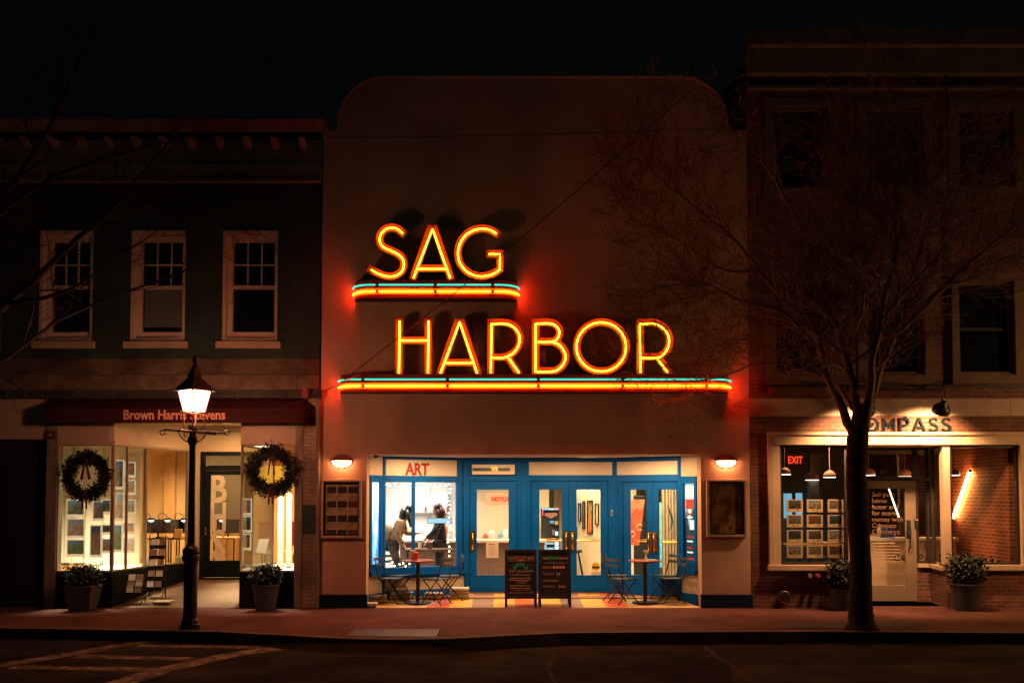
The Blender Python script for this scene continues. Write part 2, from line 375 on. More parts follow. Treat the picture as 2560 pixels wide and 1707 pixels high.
vol = MB(); vol.box(XL+.02, XR-.02, 5.9, 24, 0, 6.4); vol.box(XL+.02, XL+.2, .36, 5.9, 0, 6.4); vol.box(XR-.2, XR-.02, .36, 5.9, 0, 6.4); vol.box(XL+.02, XR-.02, .36, 5.9, 3.3, 6.4)
ob('building_body', vol, stucco, cin)
# recess plan
P0 = (ox0, .0); P1 = (at(956, 1300, .75).x, .75); P2 = (at(1162, 1300, 1.5).x, 1.5); P3 = (at(1538, 1300, 1.5).x, 1.5); P4 = (at(1703, 1300, .75).x, .75); P5 = (ox1, .0)
F0 = Fr((ox0, .35), P1); F1 = Fr(P1, P2); F2 = Fr(P2, P3); F3 = Fr(P3, P4); F4 = Fr(P4, (ox1, .35))
sof = MB(); sof.slab([(ox0, .352), (ox1, .352), P4, P3, P2, P1], oz+.001, oz+.12)
ob('soffit', sof, cream, cin)
fz = lambda y: .066*y
def rail(px, py, Y=1.5): return at(px, py, Y)
zc_top = oz
# floor of recess
rf = MB(); rf.add([(ox0, -.001, .003), (ox1, -.001, .003), (ox1, .35, .025), P5+(0,)] if 0 else [(ox0, .0, .003), (ox1, .0, .003), P4+(.05,), P3+(.1,), P2+(.1,), P1+(.05,)], [(0, 1, 2, 3, 4, 5)])
recf = M('painted_floor_sand', (.62, .42, .17), .6, var=.12, bump=.2)
ob('entrance_floor', rf, recf, cin)
st = MB(); ym = M('floor_yellow', (.75, .42, .07), .55, var=.12); om = M('floor_orange', (.68, .14, .03), .55, var=.12); gm = M('floor_grey', (.26, .17, .13), .6, var=.15)
for i, (a, b, k) in enumerate(((-1.38, -.98, 1), (-.98, -.58, 0), (-.58, -.19, 2), (-.19, .2, 0), (.2, .6, 1), (.6, 1.03, 0), (1.03, 1.42, 2), (1.42, 1.82, 0), (1.82, 2.22, 1))):
    st.mi = k; yb = 1.47 if a > -.8 else 1.1
    st.add([(a+.003, .02, .009), (b-.003, .02, .009), (b-.003, yb, .007+fz(yb)), (a+.003, yb, .007+fz(yb))], [(0, 1, 2, 3)])
ob('floor_stripes', st, [ym, om, gm], cin)
# generic joinery wall segment
def wallseg(fr, a0, a1, z0, z1, mat, name='wall_panel', t=.1, o=0):
    m_ = MB(); m_.fbox(fr, a0, a1, z0, z1, o-t, o); return ob(name, m_, mat, cin)
zt = oz - .002
# F1: window bay reading ART
def zz(fr, px, py): return fr.hit(px, py)[1]
a_p0, a_p1, zp0, zp1 = F1.rect(965, 1149, 1145, 1189)
wr = F1.rect(963.5, 1205, 1143, 1416)
fwin = MB()
O = (0.0, F1.L, wr[2]-.10, zt)
fwin.fbox(F1, 0, wr[0], O[2], O[3], -.09, 0); fwin.fbox(F1, wr[1], F1.L-.05, O[2], O[3], -.09, 0)
fwin.fbox(F1, wr[0], wr[1], O[2], wr[2], -.09, 0); fwin.fbox(F1, wr[0], wr[1], wr[3], zp0, -.09, 0); fwin.fbox(F1, wr[0], wr[1], zp1, O[3], -.09, 0)
wart = ob('shop_window', fwin, blue, cin, bevel=.006)
mu = F1.hit(1035, 1300)[0]
m_ = MB(); m_.fbox(F1, mu-.028, mu+.028, wr[2], wr[3], -.07, -.012); ob('mullion', m_, blue, wart)
m_ = MB(); m_.fbox(F1, wr[0]+.002, wr[1]-.002, wr[2], wr[3], -.05, -.044); ob('pane', m_, glassm, wart)
m_ = MB(); m_.fbox(F1, wr[0], wr[1], zp0, zp1, -.05, -.02); ob('transom_panel', m_, panelm, cin, label='white panel with red lettering ART over window')
aa = F1.hit(1044, 1186); p = F1.pt(aa[0], aa[1], -.012)
text('lettering', 'ART', p, .31, redpaint, cin, .008, rotz=math.atan2(F1.d.y, F1.d.x), bold=.010, sx=.80)
m_ = MB(); m_.fbox(F1, -.02, F1.L, O[2]-.045, O[2], -.09, .07); m_.fbox(F1, 0, F1.L, O[2]-.10, O[2]-.045, -.09, .03); ob('sill', m_, blue, wart)
wallseg(F1, 0, F1.L, .22, O[2]-.10, cream, 'wall_under_window', .12, -.01)
wallseg(F1, 0, F1.L, .0, .22, blue, 'baseboard', .12, .005)
# jamb walls / showcases
def showcase(fr, x0, y0, x1, y1, pic, lab):
    r = fr.rect(x0, y0, x1, y1); L = fr.L
    m_ = MB(); m_.fbox(fr, 0, L, r[3], zt, -.1, 0); ob('wall_panel', m_, cream, cin); m_ = MB(); m_.fbox(fr, 0, L, .2, r[2]-.08, -.1, 0); ob('wall_panel', m_, cream, cin)
    m_ = MB(); m_.fbox(fr, 0, L, .0, .2, -.1, .012); ob('baseboard', m_, blue, cin)
    e = .055
    m_ = MB(); m_.ring(fr, (0.01, L-.01, r[2], r[3]), (.07, L-.07, r[2]+.13, r[3]-.13), -.1, .02); c_ = ob('poster_display', m_, blue, cin, label=lab)
    m_ = MB(); m_.fbox(fr, 0, L, r[2]-.08, r[2], -.1, .07); ob('sill', m_, blue, c_)
    m_ = MB(); m_.fbox(fr, .07, L-.07, r[2]+.13, r[3]-.13, -.09, -.04); ob('backlit_poster', m_, pic, c_)
    return c_, r
pblue = picture('winter_poster', ((.05, .25, .55), (.25, .6, .8), (.9, .9, .85), (.75, .85, .9)), 3, 1.3)
showcase(F0, 917, 1187, 953, 1428, pblue, 'backlit blue and white poster case left of entrance')
pred = picture('programme_poster', ((.01, .03, .045), (.012, .03, .045), (.02, .05, .06), (.4, .6, .6)), 2.2, .9, band=1.2)
c_, r_ = showcase(F4, 1706, 1190, 1752, 1424, pred, 'backlit red and black programme poster right of entrance')
L4 = F4.L
m_ = MB(); m_.fbox(F4, .09, L4-.07, r_[3]-.60, r_[3]-.42, -.04, -.036); ob('poster_band', m_, E('red_band', (.85, .10, .05), .9, False), c_)
m_ = MB(); m_.fbox(F4, .20, L4-.09, r_[3]-.98, r_[3]-.80, -.04, -.036)
wht = E('white_note', (.8, .95, .9), 1.1, False); ob('paper_note', m_, wht, c_)
m_ = MB()
for i, zz_ in enumerate((.68, 1.10, 1.30, 1.5)): m_.fbox(F4, .12, .26+.05*(i % 2), r_[3]-zz_-.03, r_[3]-zz_, -.04, -.037)
ob('poster_line', m_, E('red_line', (.8, .05, .04), .7, False), c_)
m_ = MB()
for i, zz_ in enumerate((.74, 1.18, 1.38, 1.62)): m_.fbox(F4, .12, .28+.08*(i == 3), r_[3]-zz_-.03, r_[3]-zz_, -.04, -.037)
ob('poster_line', m_, wht, c_)
# doors
FLZ = .1
def door(fr, x0, x1, gx0, gx1, hand, ztop, n='door', lab=None, pull=True):
    """leaf between pixel columns x0..x1 with one tall glass"""
    r = fr.rect(x0+.2, 1201, x1-.2, 1482); gl = fr.rect(gx0, 1223.5, gx1, 1437.5)
    zb = FLZ+.012 if fr is F2 else .075
    m_ = MB(); m_.ring(fr, (r[0], r[1], zb+.008, ztop-.004), (gl[0], gl[1], gl[2], gl[3]), -.075, -.03)
    d_ = ob(n, m_, blue, cin, label=lab, bevel=.005)
    m_ = MB(); m_.ring(fr, (gl[0]-.012, gl[1]+.012, gl[2]-.012, gl[3]+.012), (gl[0], gl[1], gl[2], gl[3]), -.03, -.024); ob('glazing_bead', m_, blue, d_)
    m_ = MB(); m_.fbox(fr, gl[0]+.001, gl[1]-.001, gl[2]+.001, gl[3]-.001, -.055, -.05); ob('pane', m_, glassm, d_)
    m_ = MB(); zp = 2-(1351-1237)/129.
    m_.tube([fr.pt(gl[0]+.01, zp, -.11), fr.pt(gl[1]-.01, zp, -.11)], .014, 8); m_.tube([fr.pt(gl[0]+.01, zp+.035, -.11), fr.pt(gl[1]-.01, zp+.035, -.11)], .006, 6); ob('push_bar', m_, brass, d_)
    if pull:
        hx = gl[0]-.10 if hand < 0 else gl[1]+.10
        hx = {-1: (r[0]+gl[0])/2-.01, 1: (r[1]+gl[1])/2+.01}[hand]
        za, zb2 = 2-(1377-1237)/129., 2-(1327-1237)/129.
        m_ = MB(); m_.fbox(fr, hx-.045, hx+.045, za, zb2, -.03, -.024); pl = ob('pull_handle', m_, brass, d_)
        m_ = MB(); m_.tube([fr.pt(hx, za+.03, -.025), fr.pt(hx, za+.05, .035), fr.pt(hx, zb2-.05, .035), fr.pt(hx, zb2-.03, -.025)], .016, 8)
        m_.ball(fr.pt(hx, za+.045, .03), .025); m_.ball(fr.pt(hx, zb2-.045, .03), .025)
        ob('handle_grip', m_, brass, d_, smooth=True)
    hx = r[1]+.004 if hand < 0 else r[0]-.004
    for zh in (.35, 1.15, 2.0):
        m_ = MB(); m_.tube([fr.pt(hx, zh-.05, -.02), fr.pt(hx, zh+.05, -.02)], .011, 6); ob('hinge', m_, black, d_)
    return d_
ztd = at(1300, 1201, 1.5).z
d1 = door(F2, 1173, 1293, 1192, 1271.5, -1, ztd, lab='single blue glazed door with a paper notice')
d2 = door(F2, 1328, 1422, 1349, 1406, 1, ztd, lab='left leaf of the middle blue double door')
d3 = door(F2, 1422, 1521, 1442, 1502, -1, ztd, lab='right leaf of the middle blue double door')
d4 = door(F3, 1556, 1630, 1573.5, 1615, 1, ztd-.02, lab='left leaf of the right-hand blue double door')
d5 = door(F3, 1630, 1697, 1645, 1691, -1, ztd-.02, lab='right leaf of the right-hand blue double door')
for fr, qs in ((F2, (1173, 1293)), (F2, (1328, 1521)), (F3, (1556, 1697))):
    a, b = fr.hit(qs[0], 1300)[0], fr.hit(qs[1], 1300)[0]; m_ = MB(); zt_ = ztd-(.02 if fr is F3 else 0)
    m_.ring(fr, (a-.03, b+.03, .02, zt_+.03), (a+.035, b-.035, .13, zt_-.04), -.12, -.078)
    if qs[0] != 1173: c_ = fr.hit({1328: 1422, 1556: 1630}[qs[0]], 1300)[0]; m_.fbox(fr, c_-.03, c_+.03, .13, zt_-.04, -.11, -.077)
    ob('door_stop', m_, blue, cin)
for q in (P1, P2, P3, P4):
    m_ = MB(); m_.lathe([(.055, .0), (.055, oz-.003)], (q[0], q[1]+.05, .0), 12); ob('corner_post', m_, blue, cin)
# frame posts and head in F2
def post(fr, x0, x1, z0=FLZ, z1=None, o0=-.1, o1=0, n='door_post'):
    a0 = fr.hit(x0, 1300)[0] if x0 is not None else 0; a1 = fr.hit(x1, 1300)[0] if x1 is not None else fr.L
    m_ = MB(); m_.fbox(fr, a0, a1, z0, z1 if z1 else ztd, o0, o1)
    q = .03
    if a1-a0 > .15: m_.fbox(fr, a0+q, a0+q+.03, z0+.002, (z1 if z1 else ztd)-.002, o1, o1+.018); m_.fbox(fr, a1-q-.03, a1-q, z0+.002, (z1 if z1 else ztd)-.002, o1, o1+.018)
    return ob(n, m_, blue, cin, bevel=.005)
post(F2, None, 1173, z0=.09); post(F2, 1293, 1328); post(F2, 1521, None)
post(F3, None, 1556, z0=.09, z1=ztd-.02); post(F3, 1697, None, z0=.04, z1=ztd-.02)
# heads with panels
zb1 = at(1300, 1187, 1.5).z; zt1 = at(1300, 1154, 1.5).z
a_s0, a_s1 = F2.hit(1180, 1170)[0], F2.hit(1287, 1170)[0]; a_b0 = F2.hit(1322, 1170)[0]
m_ = MB(); m_.fbox(F2, 0, F2.L, ztd, zb1, -.1, .0); m_.fbox(F2, 0, F2.L, zt1, zt, -.1, 0); m_.fbox(F2, 0, a_b0, zb1, zt1, -.1, 0)
ob('door_head', m_, blue, cin, bevel=.004)
m_ = MB(); m_.fbox(F2, a_b0, F2.L, zb1, zt1, -.06, -.03); ob('transom_panel', m_, panelm, cin, label='long blank white panel over the double doors')
b3 = F3.hit(1697, 1170)[0]
m_ = MB(); m_.fbox(F3, 0, F3.L, ztd-.02, zb1, -.1, 0); m_.fbox(F3, 0, F3.L, zt1, zt, -.1, 0); m_.fbox(F3, b3, F3.L, zb1, zt1, -.1, 0); ob('door_head', m_, blue, cin, bevel=.004)
m_ = MB(); m_.fbox(F3, 0, b3, zb1, zt1, -.06, -.03); ob('transom_panel', m_, panelm, cin)
m_ = MB(); z0_, z1_ = at(1230, 1186, 1.5).z, at(1230, 1161, 1.5).z
m_.fbox(F2, a_s0, a_s1, z0_, z1_, .0, .09); nb = ob('number_sign', m_, panelm, cin, label='cream box with dark stripe and number 90', bevel=.006)
zm = (z0_+z1_)/2
m_ = MB(); m_.fbox(F2, a_s0+.01, a_s1-.09, zm-.03, zm+.03, .09, .094); ob('sign_stripe', m_, M('sign_stripe', (.05, .08, .07), .4), nb)
text('number', '90', F2.pt((a_s0+a_s1)/2+.02, zm-.035, .097), .13, brass, nb, .002)
m_ = MB()
for fr, q0, q1, z_ in ((F2, 1173, 1293, .1), (F2, 1328, 1521, .1), (F3, 1556, 1697, .078)):
    b0, b1 = fr.hit(q0, 1300)[0], fr.hit(q1, 1300)[0]; m_.fbox(fr, b0, b1, z_-.08, z_+.028, -.09, .04)
ob('threshold', m_, brass, cin)
bl = MB(); h_ = F2.hit(1530, 1282); bl.fbox(F2, h_[0]-.022, h_[0]+.022, h_[1]-.06, h_[1]+.06, .0, .03); db = ob('doorbell', bl, trimw, cin, bevel=.01)
bl = MB(); bl.fbox(F2, h_[0]-.011, h_[0]+.011, h_[1]-.04, h_[1]+.04, .03, .034); ob('button', bl, black, db)
# notices on the glass
nt = MB(); r = F2.rect(1215, 1355, 1246, 1394); nt.fbox(F2, r[0], r[1], r[2], r[3], -.044, -.04); npg = ob('paper_notice', nt, paper, d1)
nl = MB()
for k in range(9): nl.fbox(F2, r[0]+.05, r[1]-.05-.02*(k % 3), r[3]-.08-.022*k, r[3]-.074-.022*k, -.04, -.0385)
nl.fbox(F2, r[0]+.04, r[1]-.06, r[3]-.05, r[3]-.03, -.04, -.0385); ob('notice_line', nl, M('faded_print', (.3, .12, .08), .6), d1)
r = F2.rect(1213, 1231, 1271, 1262); nt = MB(); nt.fbox(F2, r[0], r[1], r[2], r[3], -.049, -.046)
nf = ob('window_sticker', nt, paper, d1)
text('lettering', 'NETFLIX', F2.pt((r[0]+r[1])/2+.07, (r[2]+r[3])/2-.045, -.044), .115, M('red_print', (.62, .03, .02), .5), d1, .001, bold=.004, sx=.82)
r = F2.rect(1479, 1405, 1501, 1428); nt = MB(); cx = (r[0]+r[1])/2; cz = (r[2]+r[3])/2
rad = .085; pts = [F2.pt(cx+rad*math.cos(i*.524), cz+rad*math.sin(i*.524), -.045) for i in range(12)]
nt.add(pts, [list(range(12))]); ob('round_sticker', nt, M('yellow_sticker', (.7, .5, .02), .5), d3)
nt = MB(); nt.fbox(F2, cx-.09, cx+.09, cz-.16, cz-.09, -.047, -.044); ob('small_sticker', nt, paper, d3)
nt = MB(); nt.fbox(F2, cx-.07, cx+.07, cz-.03, cz+.01, -.044, -.042); ob('sticker_band', nt, blackp, d3)
# ---------------- cinema interior (foyer)
foy = M('foyer_wall', (.72, .60, .42), .7, var=.04); foyw = M('bright_foyer_wall', (.80, .78, .76), .6, var=.03)
m_ = MB(); m_.box(-3.1, 4.2, .9, 5.88, .0, .09); ob('foyer_floor', m_, M('foyer_floor', (.45, .26, .14), .4, var=.1), cin)
m_ = MB(); m_.box(-3.1, 4.2, 5.7, 5.88, .1, 3.2); m_.box(-3.1, -2.95, .9, 5.7, .1, 3.2); m_.box(4.05, 4.2, .9, 5.7, .1, 3.2); ob('foyer_wall', m_, foy, cin)
m_ = MB(); m_.box(-3.1, 4.2, 1.66, 5.88, 3.2, 3.28); ob('foyer_ceiling', m_, foyw, cin)
m_ = MB(); m_.box(-2.95, -.72, 4.6, 4.7, .1, 3.2); m_.box(-2.95, -2.75, 1.5, 4.6, .1, 3.2); ob('concession_wall', m_, foyw, cin)
m_ = MB(); m_.box(-.72, 1.0, 4.3, 4.4, .1, 3.2); ob('partition_wall', m_, foy, cin)
GW = Fr((1.55, 4.9), (2.75, 3.4)); m_ = MB(); m_.fbox(GW, 0, GW.L, .1, 3.2, -.1, 0)
ob('gallery_wall', m_, foy, cin)
m_ = MB(); m_.box(.3, 1.15, 5.1, 5.6, .1, 3.2); ob('dark_screen_wall', m_, M('dark_wall', (.03, .035, .035), .7), cin)
def clight(name, parent, x, y, z, sx, sy, st, col=(1, .86, .66), panel=True, spread=None):
    if parent.name.startswith('brick_shop'): spread = R(64) if name == 'window_lamp' else R(120)
    """a ceiling light: housing with a glowing diffuser, and its lamp"""
    h = MB(); h.box(x-sx/2-.03, x+sx/2+.03, y-sy/2-.03, y+sy/2+.03, z-.0, z+.05)
    f = ob('ceiling_light', h, white, parent)
    L = bpy.data.lights.new(name, 'AREA'); L.shape = 'RECTANGLE'; L.size = sx; L.size_y = sy; L.energy = st; L.color = col
    L.spread = spread or R(110)
    lo = bpy.data.objects.new(name, L); SC.collection.objects.link(lo); lo.parent = parent; lo.location = Vector((x, y, z-.012))-WL[parent.name]
    return f
clight('concession_lamp', cin, -1.9, 3.2, 3.14, 1.2, 1.6, 120, (1, .93, .86))
clight('foyer_lamp', cin, .2, 2.9, 3.14, .9, .9, 95, (1, .64, .33))
clight('gallery_lamp', cin, 1.65, 3.4, 3.14, .4, 2.2, 90, (1, .76, .42))
clight('foyer_side_lamp', cin, 3.0, 2.3, 3.14, 1.0, .8, 90, (1, .76, .45))
# entrance downlights in the soffit
for i, (x, y) in enumerate(((-1.45, .30), (-.1, .30), (1.3, .30), (2.65, .30))):
    h = MB(); h.lathe([(.085, 0), (.085, -.006), (.065, -.008), (.06, -.001)], (x, y, oz), 16)
    q = ob('downlight', h, white, cin)
    L = bpy.data.lights.new('downlight_lamp', 'AREA'); L.shape = 'DISK'; L.size = .11; L.energy = 42; L.color = (1, .56, .26)
    lo = bpy.data.objects.new('downlight_lamp', L); SC.collection.objects.link(lo); lo.parent = cin; lo.location = Vector((x, y, oz-.014))-WL[cin.name]
# things in the foyer
fcol = (1, .9, .7)
th = thing('concession_counter', 'speckled brown concession counter with pale top inside the cinema', 'counter', (-.8, 3.6, .1))
m_ = MB(); m_.box(-2.2, .85, 3.3, 3.75, .1, 1.0); ob('counter_front', m_, counterm, th)
m_ = MB(); m_.box(-2.25, .9, 3.25, 3.8, 1.0, 1.06); ob('counter_top', m_, white, th, bevel=.01)
mp_ = plane_y(4.55); r = mp_.rect(1040, 1229, 1120, 1281)
mbn = thing('menu_board', 'glowing white menu board on the concession wall', 'menu board', mp_.pt((r[0]+r[1])/2, r[2], 0))
m_ = MB(); m_.fbox(mp_, r[0]-.3, r[1], r[2], r[3], 0, .06); ob('board_frame', m_, white, mbn)
m_ = MB(); m_.fbox(mp_, r[0]-.26, r[1]-.03, r[2]+.03, r[3]-.03, .06, .065); ob('lit_face', m_, E('menu_light', (1, .95, .97), 1.5, False), mbn)
for q, (px, py) in enumerate(((1065, 1272), (1085, 1270), (1119, 1272))):
    r = mp_.rect(px-2.5, py-5, px+2.5, py+6); m_ = MB(); m_.fbox(mp_, r[0], r[1], r[2], r[3], .07, .12)
    tag(ob('snack_box', m_, M('red_snack', (.6, .03, .03), .5)), 'small red box high on concession wall, %s' % ('leftmost', 'middle one', 'rightmost')[q], 'box', 'red boxes on the concession wall')
# shelf of glowing bottles on the left wall
sh = thing('display_shelf', 'brightly lit white shelving along the left foyer wall', 'shelf', (-2.6, 2.6, .1))
for k in range(7):
    m_ = MB(); m_.box(-2.74, -2.42, 1.75, 3.1, .3+k*.32, .33+k*.32); ob('shelf_board', m_, white, sh)
m_ = MB(); m_.box(-2.747, -2.735, 1.7, 3.1, .25, 2.5); ob('lit_back_panel', m_, E('shelf_glow', (.9, 1, .98), 1.6, False), sh)
for k, (x, z, w_, h_, c) in enumerate(((-.26, 0, .07, .16, (.65, .62, .55)), (-.085, 0, .055, .12, (.1, .25, .4)), (-.40, 0, .06, .09, (.5, .08, .05)), (.03, 0, .045, .2, (.7, .7, .66)), (-1.45, 0, .12, .2, (.6, .6, .55)), (-1.3, 0, .1, .3, (.6, .1, .05)), (-1.12, 0, .05, .22, (.55, .5, .45)))):
    b_ = thing('counter_jar', '', 'jar', (x, 3.45, 1.061), 'goods on the concession counter')
    b_['label'] = ('tall cream tub on the counter behind the single door', 'squat blue box on the counter', 'low red carton on the counter', 'large white bottle at the counter end', 'wide white carton at the left counter end', 'tall red popcorn bag on the counter', 'slim beige cup on the counter')[k]
    m_ = MB(); m_.lathe([(w_*.8, 0), (w_, h_*.3), (w_, h_*.85), (w_*.6, h_)], (x, 3.45, 1.061), 10); ob('jar_body', m_, M('jar_colour', c, .4), b_)
    m_ = MB(); m_.lathe([(w_*.62, h_), (w_*.62, h_+.02), (.01, h_+.025)], (x, 3.45, 1.061), 10); ob('lid', m_, M('lid_colour', tuple(min(1, q*1.3) for q in c), .4), b_)
# framed pictures on the gallery wall
for i, (x0, y0, x1, y1, cs) in enumerate(((1447, 1257, 1453.5, 1303, ((.6, .45, .2), (.7, .5, .25), (.8, .7, .4))), (1457.5, 1252, 1464, 1321, ((.45, .12, .04), (.1, .06, .2), (.6, .25, .08))), (1469.5, 1250, 1483, 1333, ((.6, .06, .02), (.8, .3, .05), (.05, .03, .04), (.7, .5, .1))), (1489, 1258, 1498, 1311, ((.55, .5, .1), (.7, .6, .2), (.5, .5, .3))))):
    r = GW.rect(x0, y0, x1, y1)
    f_ = thing('framed_picture', ('small yellow framed picture far along the gallery wall', 'narrow purple and orange framed picture', 'largest framed picture, red and orange, on the gallery wall', 'yellow framed picture nearest the door')[i], 'picture', GW.pt((r[0]+r[1])/2, r[2], 0), 'framed pictures on the gallery wall')
    q = (r[0]+.02, r[1]-.02, r[2]+.02, r[3]-.02)
    m_ = MB(); m_.ring(GW, r, q, .0, .03); ob('frame', m_, blackp, f_)
    m_ = MB(); m_.fbox(GW, q[0], q[1], q[2], q[3], .0, .015); ob('print', m_, picture('gallery_print', cs, 3), f_)
for i, a in enumerate((.18, .50, .80)):   # picture lights
    f_ = thing('picture_light', ('far', 'middle', 'near')[i]+' white cylinder spotlight on gallery wall', 'light', GW.pt(a, 2.62, .16), 'spotlights above the framed pictures')
    p = GW.pt(a, 2.62, .16); m_ = MB(); m_.lathe([(.04, 0), (.045, .14), (.01, .15)], p, 12); ob('lamp_body', m_, white, f_)
    m_ = MB(); m_.lathe([(.036, -.004), (.036, -.001)], p, 12); ob('bulb', m_, E('spot_bulb', (1, .85, .6), 25, False), f_)
    L = bpy.data.lights.new('picture_spot', 'SPOT'); L.energy = 30; L.spot_size = R(85); L.spot_blend = .6; L.color = (1, .85, .6); L.shadow_soft_size = .03
    lo = bpy.data.objects.new('picture_spot', L); SC.collection.objects.link(lo); lo.parent = f_; lo.location = (0, 0, -.03)
# bar stool
bs = thing('bar_stool', 'black bar stool seen through the middle double door', 'stool', (1.42, 2.7, .1))
m_ = MB(); m_.lathe([(.17, .72), (.19, .74), (.19, .77), (.15, .79)], (1.42, 2.7, .1), 16); ob('seat', m_, blackp, bs)
m_ = MB(); m_.box(1.28, 1.52, 2.86, 2.89, 1.1, 1.35); m_.tube([(1.34, 2.85, .85), (1.32, 2.87, 1.12)], .01); m_.tube([(1.5, 2.85, .85), (1.5, 2.87, 1.12)], .01); ob('backrest', m_, blackp, bs)
for dx, dy in ((-1, -1), (1, -1), (1, 1), (-1, 1)):
    m_ = MB(); m_.tube([(1.42+.1*dx, 2.7+.1*dy, .84), (1.42+.24*dx, 2.7+.2*dy, .1)], .014); ob('leg', m_, black, bs)
# lit arcade-like standee
sd = thing('promo_display', 'dark promotional display with glowing coloured edge behind glass door', 'display stand', (.86, 3.9, .1))
SP = plane_y(3.7); r = SP.rect(1353, 1270, 1398, 1345)
m_ = MB(); m_.fbox(SP, r[0], r[1], .1, r[3], -.35, 0); ob('cabinet', m_, blackp, sd)
def glowbar(x0, y0, x1, y1, c, s=1.6):
    r = SP.rect(x0, y0, x1, y1); m_ = MB(); m_.fbox(SP, r[0], r[1], r[2], r[3], .002, .03); ob('glowing_strip', m_, E('strip_glow', c, s, False), sd)
glowbar(1355, 1270, 1370, 1274, (.3, .5, 1)); glowbar(1371, 1270, 1385, 1274, (.5, 1, .6)); glowbar(1386, 1270, 1396, 1274, (1, .4, .6)); glowbar(1355, 1275, 1358, 1288, (1, .1, .15))
glowbar(1375, 1301, 1385, 1308, (.2, .6, .9), .8); glowbar(1387, 1302, 1395, 1311, (.9, .5, .1), .9); glowbar(1381, 1323, 1386, 1336, (.8, .4, .3), .5); glowbar(1388, 1328, 1395, 1338, (.5, .9, .9), 2)
m_ = MB(); pts = [SP.hit(*q) for q in ((1362, 1282), (1392, 1281), (1394, 1287), (1378, 1296), (1361, 1288))]
m_.add([SP.pt(a, z, .02) for a, z in pts], [(4, 3, 2, 1, 0)]); ob('lit_arrow_sign', m_, E('arrow_glow', (.75, .28, .15), .8, False), sd)
glowbar(1362, 1355, 1384, 1360, (.55, .8, .9), .9); glowbar(1361, 1361, 1366, 1373, (.55, .8, .9), .9); glowbar(1387, 1354, 1396, 1362, (.7, .95, 1), 2.5); glowbar(1387, 1365, 1396, 1372, (.7, .95, 1), 2.2); glowbar(1367, 1368, 1384, 1373, (.55, .8, .9), .9)
# orange banner and figures behind the right-hand doors
BP = plane_y(2.7); r = BP.rect(1571, 1248, 1612, 1362)
bn = thing('orange_banner', 'large orange film banner leaning behind the right-hand doors', 'banner', BP.pt((r[0]+r[1])/2, .1, 0))
m_ = MB(); m_.add([BP.pt(r[0], r[2], 0), BP.pt(r[1]-.12, r[2], 0), BP.pt(r[1], r[3], 0), BP.pt(r[0], r[3], 0), BP.pt(r[0], r[2], -.03), BP.pt(r[1]-.12, r[2], -.03), BP.pt(r[1], r[3], -.03), BP.pt(r[0], r[3], -.03)], [(0, 1, 2, 3), (7, 6, 5, 4), (0, 4, 5, 1), (1, 5, 6, 2), (2, 6, 7, 3), (3, 7, 4, 0)])
ob('banner_sheet', m_, picture('banner_print', ((.80, .10, .03), (.75, .13, .04), (.62, .07, .03), (.85, .2, .08)), 3, .55), bn)
m_ = MB(); m_.tube([BP.pt(r[0]+.05, .1, -.04), BP.pt(r[0]+.05, r[3], -.04)], .012); m_.tube([BP.pt(r[1]-.15, .1, -.04), BP.pt(r[1]-.15, r[3], -.04)], .012); ob('banner_stand', m_, black, bn)
m_ = MB(); a, z = BP.hit(1599, 1318); m_.tube([BP.pt(a+.06*math.cos(k*.5), z+.06*math.sin(k*.5), .004) for k in range(1, 12)], .012, 5); a, z = BP.hit(1579, 1335); m_.tube([BP.pt(a+.05*math.cos(k*.5-2), z+.06*math.sin(k*.5-2), .004) for k in range(1, 11)], .012, 5)
ob('banner_swirl', m_, M('pale_print', (.85, .5, .35), .5), bn)
m_ = MB(); m_.box(BP.pt(r[1]-.15, 0).x, BP.pt(r[1]+.12, 0).x, 3.4, 3.9, .1, 2.0)
tag(ob('ticket_kiosk', m_, blackp, bevel=.03), 'dark upright kiosk behind the orange banner', 'kiosk')
BQ = plane_y(2.9); r = BQ.rect(1647, 1255, 1655, 1418)
m_ = MB(); m_.fbox(BQ, r[0], r[1], r[2], r[3], -.02, 0)
tag(ob('blue_banner', m_, picture('cyan_print', ((.03, .35, .55), (.1, .6, .75), (.3, .55, .2), (.02, .2, .6)), 5, .6)), 'narrow cyan vertical banner behind the rightmost door leaf', 'banner')
cu = MB(); x0_, x1_ = BQ.pt(BQ.hit(1656, 1300)[0], 0).x, BQ.pt(BQ.hit(1720, 1300)[0], 0).x
pts = [(x0_+(x1_-x0_)*i/60, 3.0+.05*math.sin(i*.9)+.02*math.sin(i*2.3)) for i in range(61)]
cu.add([(x, y, .12) for x, y in pts]+[(x, y, 2.9) for x, y in pts], [(i, i+1, i+62, i+61) for i in range(60)])
tag(ob('curtain', cu, M('cream_curtain', (.66, .52, .34), .9, var=.1)), 'floor-length cream curtain behind the rightmost doors', 'curtain')
m_ = MB(); cpts = [BQ.hit(*q) for q in ((1668, 1262), (1672, 1275), (1678, 1290), (1680, 1305), (1676, 1318), (1671, 1328))]
m_.tube([BQ.pt(a, z, .05) for a, z in cpts], [.006, .02, .026, .02, .014, .004], 6); tag(ob('hanging_streamer', m_, M('dark_streamer', (.03, .08, .07), .5)), 'thin dark wavy streamer hanging before the curtain', 'streamer')
